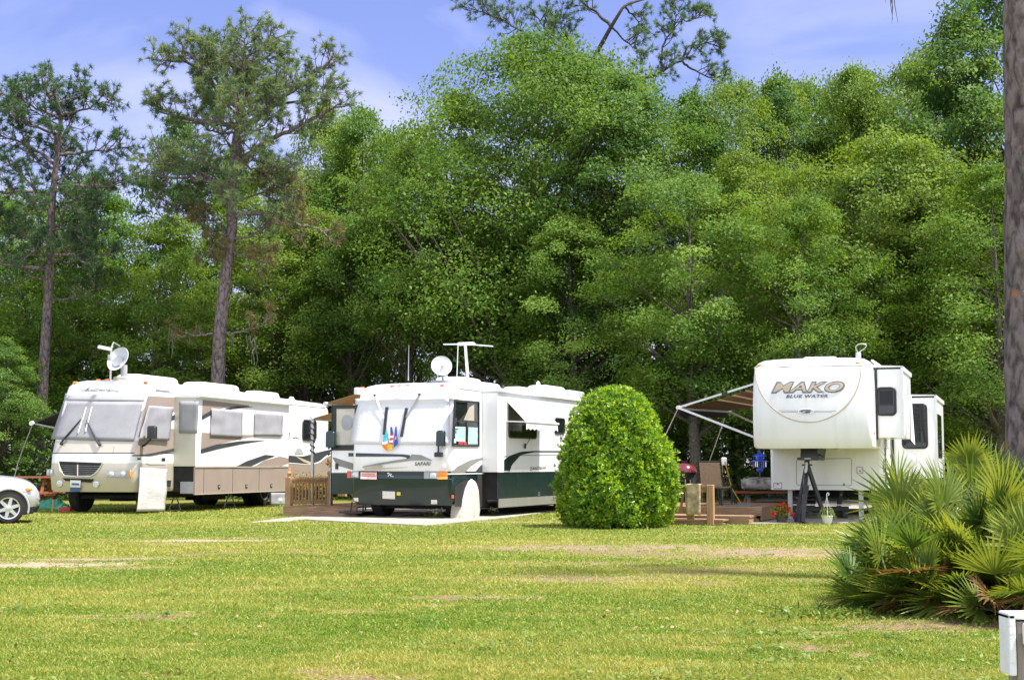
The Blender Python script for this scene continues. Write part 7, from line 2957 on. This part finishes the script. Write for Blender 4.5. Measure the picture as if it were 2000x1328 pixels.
def build_pines():
    # leftmost pine
    tr = [(78, 880), (84, 740), (91, 610), (98, 500), (101, 420), (104, 340), (112, 270), (117, 225), (115, 185)]
    lb = [([(90, 528), (60, 522), (20, 518), (-40, 515)], .10, -1.0, 1.6, .8, False),
          ([(101, 378), (60, 374), (0, 376), (-60, 360)], .08, .8, 2.8, 1.1, False),
          ([(106, 372), (150, 362), (200, 366), (262, 350)], .08, -1.2, 2.8, 1.1, False),
          ([(104, 320), (75, 295), (20, 270), (-30, 260)], .07, 1.0, 2.8, 1.0, False),
          ([(112, 300), (160, 298), (220, 292), (255, 285)], .07, .9, 2.6, 1.0, False),
          ([(115, 265), (60, 245), (20, 225), (-10, 205)], .06, -.8, 2.6, 1.0, False),
          ([(117, 230), (80, 215), (40, 195), (0, 182)], .055, .7, 2.8, .9, False),
          ([(118, 225), (160, 215), (200, 200), (228, 195)], .055, -.9, 2.8, .9, False),
          ([(116, 205), (150, 190), (170, 172)], .04, .6, 3.2, .8, False),
          ([(116, 205), (90, 180), (70, 168)], .04, -.6, 3.2, .8, False),
          ([(100, 450), (130, 445), (150, 447), (200, 440)], .06, -.9, 2.6, .9, False),
          ([(98, 470), (80, 450), (30, 440), (-20, 430)], .05, .9, 2.8, 1.0, False),
          ([(97, 500), (130, 498), (165, 488), (230, 505)], .06, 1.0, 2.0, .8, False)]
    t = pine('leftmost tall pine behind the taupe motorhome\'s raised dish', 71, 53.0, tr, .215, .05, lb, 1, auto=13, auto_range=(.48, .94), auto_len=2.5, nn=30)
    # spreading pine
    tr = [(425, 752), (431, 640), (441, 540), (452, 440), (456, 390), (460, 340), (465, 275), (464, 225), (461, 175), (464, 150), (474, 125), (478, 100)]
    lb = [([(461, 325), (490, 300), (518, 277), (574, 252), (647, 213), (668, 200)], .15, -.8, 2.6, 1.0, False),
          ([(464, 262), (504, 231), (546, 196), (595, 161), (640, 122), (655, 105)], .14, .9, 2.8, 1.0, False),
          ([(462, 190), (428, 180), (402, 140), (362, 100), (350, 75)], .12, -.8, 2.8, .9, False),
          ([(402, 140), (360, 122), (320, 118), (296, 118)], .07, -.8, 2.8, .8, False),
          ([(462, 242), (406, 241), (350, 228), (310, 212), (290, 190)], .10, .8, 3.0, .9, False),
          ([(455, 371), (420, 355), (385, 350), (340, 348), (297, 336)], .10, -1.2, 2.8, 1.0, False),
          ([(420, 355), (380, 330), (330, 320), (280, 310)], .06, -1.2, 2.8, 1.0, False),
          ([(462, 150), (440, 110), (410, 100), (390, 85)], .07, .5, 3.4, .9, False),
          ([(466, 130), (490, 105), (520, 92), (525, 80)], .07, -.6, 3.4, .9, False),
          ([(470, 118), (500, 120), (540, 112), (555, 102)], .06, .8, 3.2, .9, False),
          ([(546, 196), (580, 200), (630, 190), (655, 165)], .06, -.6, 3.2, .9, False),
          ([(480, 220), (500, 190), (530, 175), (560, 170)], .06, -1.2, 3.4, .9, False),
          ([(464, 225), (440, 200), (420, 195), (395, 205)], .06, -1.2, 3.2, .9, False),
          ([(468, 215), (490, 170), (500, 150)], .05, -.8, 3.4, .8, False),
          ([(462, 310), (490, 330), (520, 335), (560, 330)], .05, -1.0, 2.2, .9, False),
          ([(456, 420), (510, 418), (560, 434), (620, 445), (650, 470)], .09, -.6, 1.6, .8, True),
          ([(458, 360), (520, 350), (560, 370), (590, 372)], .06, .8, 1.6, .7, True),
          ([(448, 465), (420, 432), (390, 428), (372, 430)], .05, -.6, 1.6, .7, True),
          ([(446, 490), (480, 500), (510, 510), (540, 520)], .05, -.8, 2.4, .7, True),
          ([(450, 450), (430, 470), (410, 485), (398, 500)], .05, -.8, 2.4, .6, True),
          ([(432, 652), (400, 653), (370, 655), (340, 640)], .05, -.5, 1.4, .6, True),
          ([(434, 652), (470, 648), (500, 640), (530, 615)], .05, -.8, 1.2, .6, True)]
    t = pine('tall spreading pine with a flat crown behind the taupe motorhome', 72, 52.0, tr, .255, .05, lb, 1, auto=13, auto_range=(.56, .93), auto_len=2.9, nn=30)
    moss_strands(t, [(500, 660, 740, .12), (490, 655, 700, .1), (560, 372, 430, .1), (575, 375, 440, .12), (455, 652, 690, .05), (545, 435, 470, .1), (333, 645, 700, .06)], 51.4, 5, t.location)
    # pine whose bare limbs lean over the oak
    tr = [(1074, 765), (1078, 640), (1092, 470), (1105, 360), (1118, 290), (1135, 215), (1148, 165), (1150, 130), (1192, 60), (1217, 21), (1273, -15), (1290, -60)]
    lb = [([(1192, 60), (1165, 25), (1133, 3), (1110, -25)], .08, .5, 2.2, 1.0, False),
          ([(1149, 140), (1128, 128), (1105, 122), (1070, 108), (1020, 95)], .09, -.7, 2.6, 1.0, False),
          ([(1105, 122), (1080, 80), (1060, 50), (1040, 20)], .06, -.6, 2.6, 1.0, False),
          ([(1070, 108), (1030, 70), (985, 40), (940, 25), (915, 10)], .06, .7, 3.0, 1.0, False),
          ([(1142, 133), (1090, 142), (1040, 142), (990, 140)], .05, .6, 2.4, .8, False),
          ([(1150, 200), (1175, 185), (1245, 157), (1290, 143), (1332, 115), (1360, 110)], .12, -.6, 1.6, 1.0, False),
          ([(1331, 118), (1350, 135), (1387, 154), (1425, 145)], .06, -.5, 2.8, .8, False),
          ([(1290, 143), (1294, 94), (1315, 52), (1330, 10)], .06, .6, 2.4, .9, False),
          ([(1331, 115), (1345, 90), (1380, 85), (1415, 95)], .05, .6, 3.0, .8, False),
          ([(1315, 52), (1350, 40), (1385, 20)], .04, .5, 3.0, .8, False),
          ([(1192, 60), (1220, 80), (1240, 95), (1265, 110)], .05, -.8, 3.0, .9, False),
          ([(1217, 21), (1240, 35), (1260, 60)], .05, .6, 2.6, .9, False),
          ([(1165, 100), (1185, 120), (1210, 150)], .05, -.6, 2.8, .8, False),
          ([(1150, 135), (1120, 95), (1100, 60), (1085, 30)], .06, .8, 2.6, .9, False)]
    pine('leaning pine with open dark limbs rising out of the oak top', 73, 60.5, tr, .27, .015, lb, 0, nn=30, bark=BARK_DARK)
    # the big trunk at the right edge
    Y = 16.0
    rng = np.random.default_rng(74)
    c = at(2006, 930, Y)
    t = thing('pine_tree', 'thick grey barked pine trunk at the right edge behind the palmetto', 'tree', (c.x, Y, 0), 0, 'tall pines')
    m = MB(BARK_PINE)
    k = 60
    n = 26
    vs = []
    for i in range(k):
        z = -.1 + 9.6 * i / (k - 1)
        r = .265 * (1 - .45 * z / 17) + .10 * math.exp(-max(z, 0) * 2.2)
        vs.append([(r * (1 + .035 * math.sin(5 * a + z * 2) + .03 * rng.normal()) * math.cos(a) + .02 * z, r * (1 + .03 * rng.normal()) * math.sin(a), z) for a in np.linspace(0, 2 * math.pi, n + 1)[:-1]])
    m.loft(vs)
    tips, dirs = [], []
    for i in range(3):
        z = 8.4 + 1.1 * i / 3
        a = i * 2.4 + 1
        ln = 1.1 * rng.uniform(.7, 1.1)
        d = np.array([math.cos(a), math.sin(a), .25])
        c0 = np.array([.02 * z, 0, z])
        LL = [c0, c0 + d * ln * .4, c0 + d * ln * .75 + [0, 0, .1], c0 + d * ln + [0, 0, .4]]
        m.tube([tuple(p) for p in LL], [.08, .06, .045, .02], 6, False)
        limb_twigs(LL, None, rng, m, tips, dirs, 2.4, 1.0, .3)
    ml = at(1742, 0, Y)
    m.tube([(.1, 0, 8.0), (-.8, 0, 8.1), (ml.x - c.x - .1, 0, 7.75), (ml.x - c.x - .9, 0, 7.8)], [.07, .05, .03, .012], 6, False)
    m.build('trunk', t, smooth=60)
    V_, F_ = needles(np.array(tips), np.array(dirs), rng, 30, .26)
    arrays_obj('crown', V_, F_, NEEDLE, np.repeat(rng.uniform(0, 1, len(tips)), 30), t)
    z0 = 7.75
    zb = at(1742, 48, Y).z
    ms = MB(MOSS)
    for _ in range(9):
        x, y = rng.normal(size=2) * .025
        zz1 = z0 + (zb - z0) * rng.uniform(.7, 1)
        ms.tube([(ml.x - c.x + x + .02 * rng.normal(), y + .02 * rng.normal(), z0 + (zz1 - z0) * q) for q in np.linspace(0, 1, 8)], [.012, .012, .011, .010, .009, .008, .005, .002], 4)
    ms.build('hanging_moss', t)

# ================================================================== build everything
build_ground()
build_pads()
MH = build_taupe_motorhome()
GM = build_green_motorhome()
TV = build_trailer()
build_tripod(TV)
build_right_site(TV)
build_middle_site()
build_car()
build_left_site()
build_fence_post()
build_bush()
pc = gnd(1775, 1205)
palmetto('large green saw palmetto clump in front of the trailer slide outs', pc.x + .74, pc.y + .85, 180, 1.60, 1.0, 91, 9)
palmetto('low saw palmetto fronds at the left end of the clumps', pc.x + .34, pc.y + .55, 80, 1.05, .75, 95, 4)
palmetto('saw palmetto at the right edge before the pine trunk', 4.85, 12.7, 120, 1.70, 1.1, 92, 3)
palmetto('tall saw palmetto behind the others, left of the pine trunk', 4.75, 14.6, 100, 2.2, 1.0, 93, 0)
palmetto('low yellowing saw palmetto beside the fence post', 4.30, 12.0, 46, 1.25, .9, 94, 4)
build_pines()
build_trees()
build_wood()
build_grass()
build_litter()
build_lawn_weeds()
weed_clump('white flowering weeds under the bumper of the white motorhome', 852, 1013, 1)
weed_clump('white flowering weeds right of the ivory wheel cover', 961, 1008, 2, True, .2, 40, .12)
weed_clump('low green weeds on the lawn left of the palmetto', 1600, 1205, 3, False, .14, 420, .27)
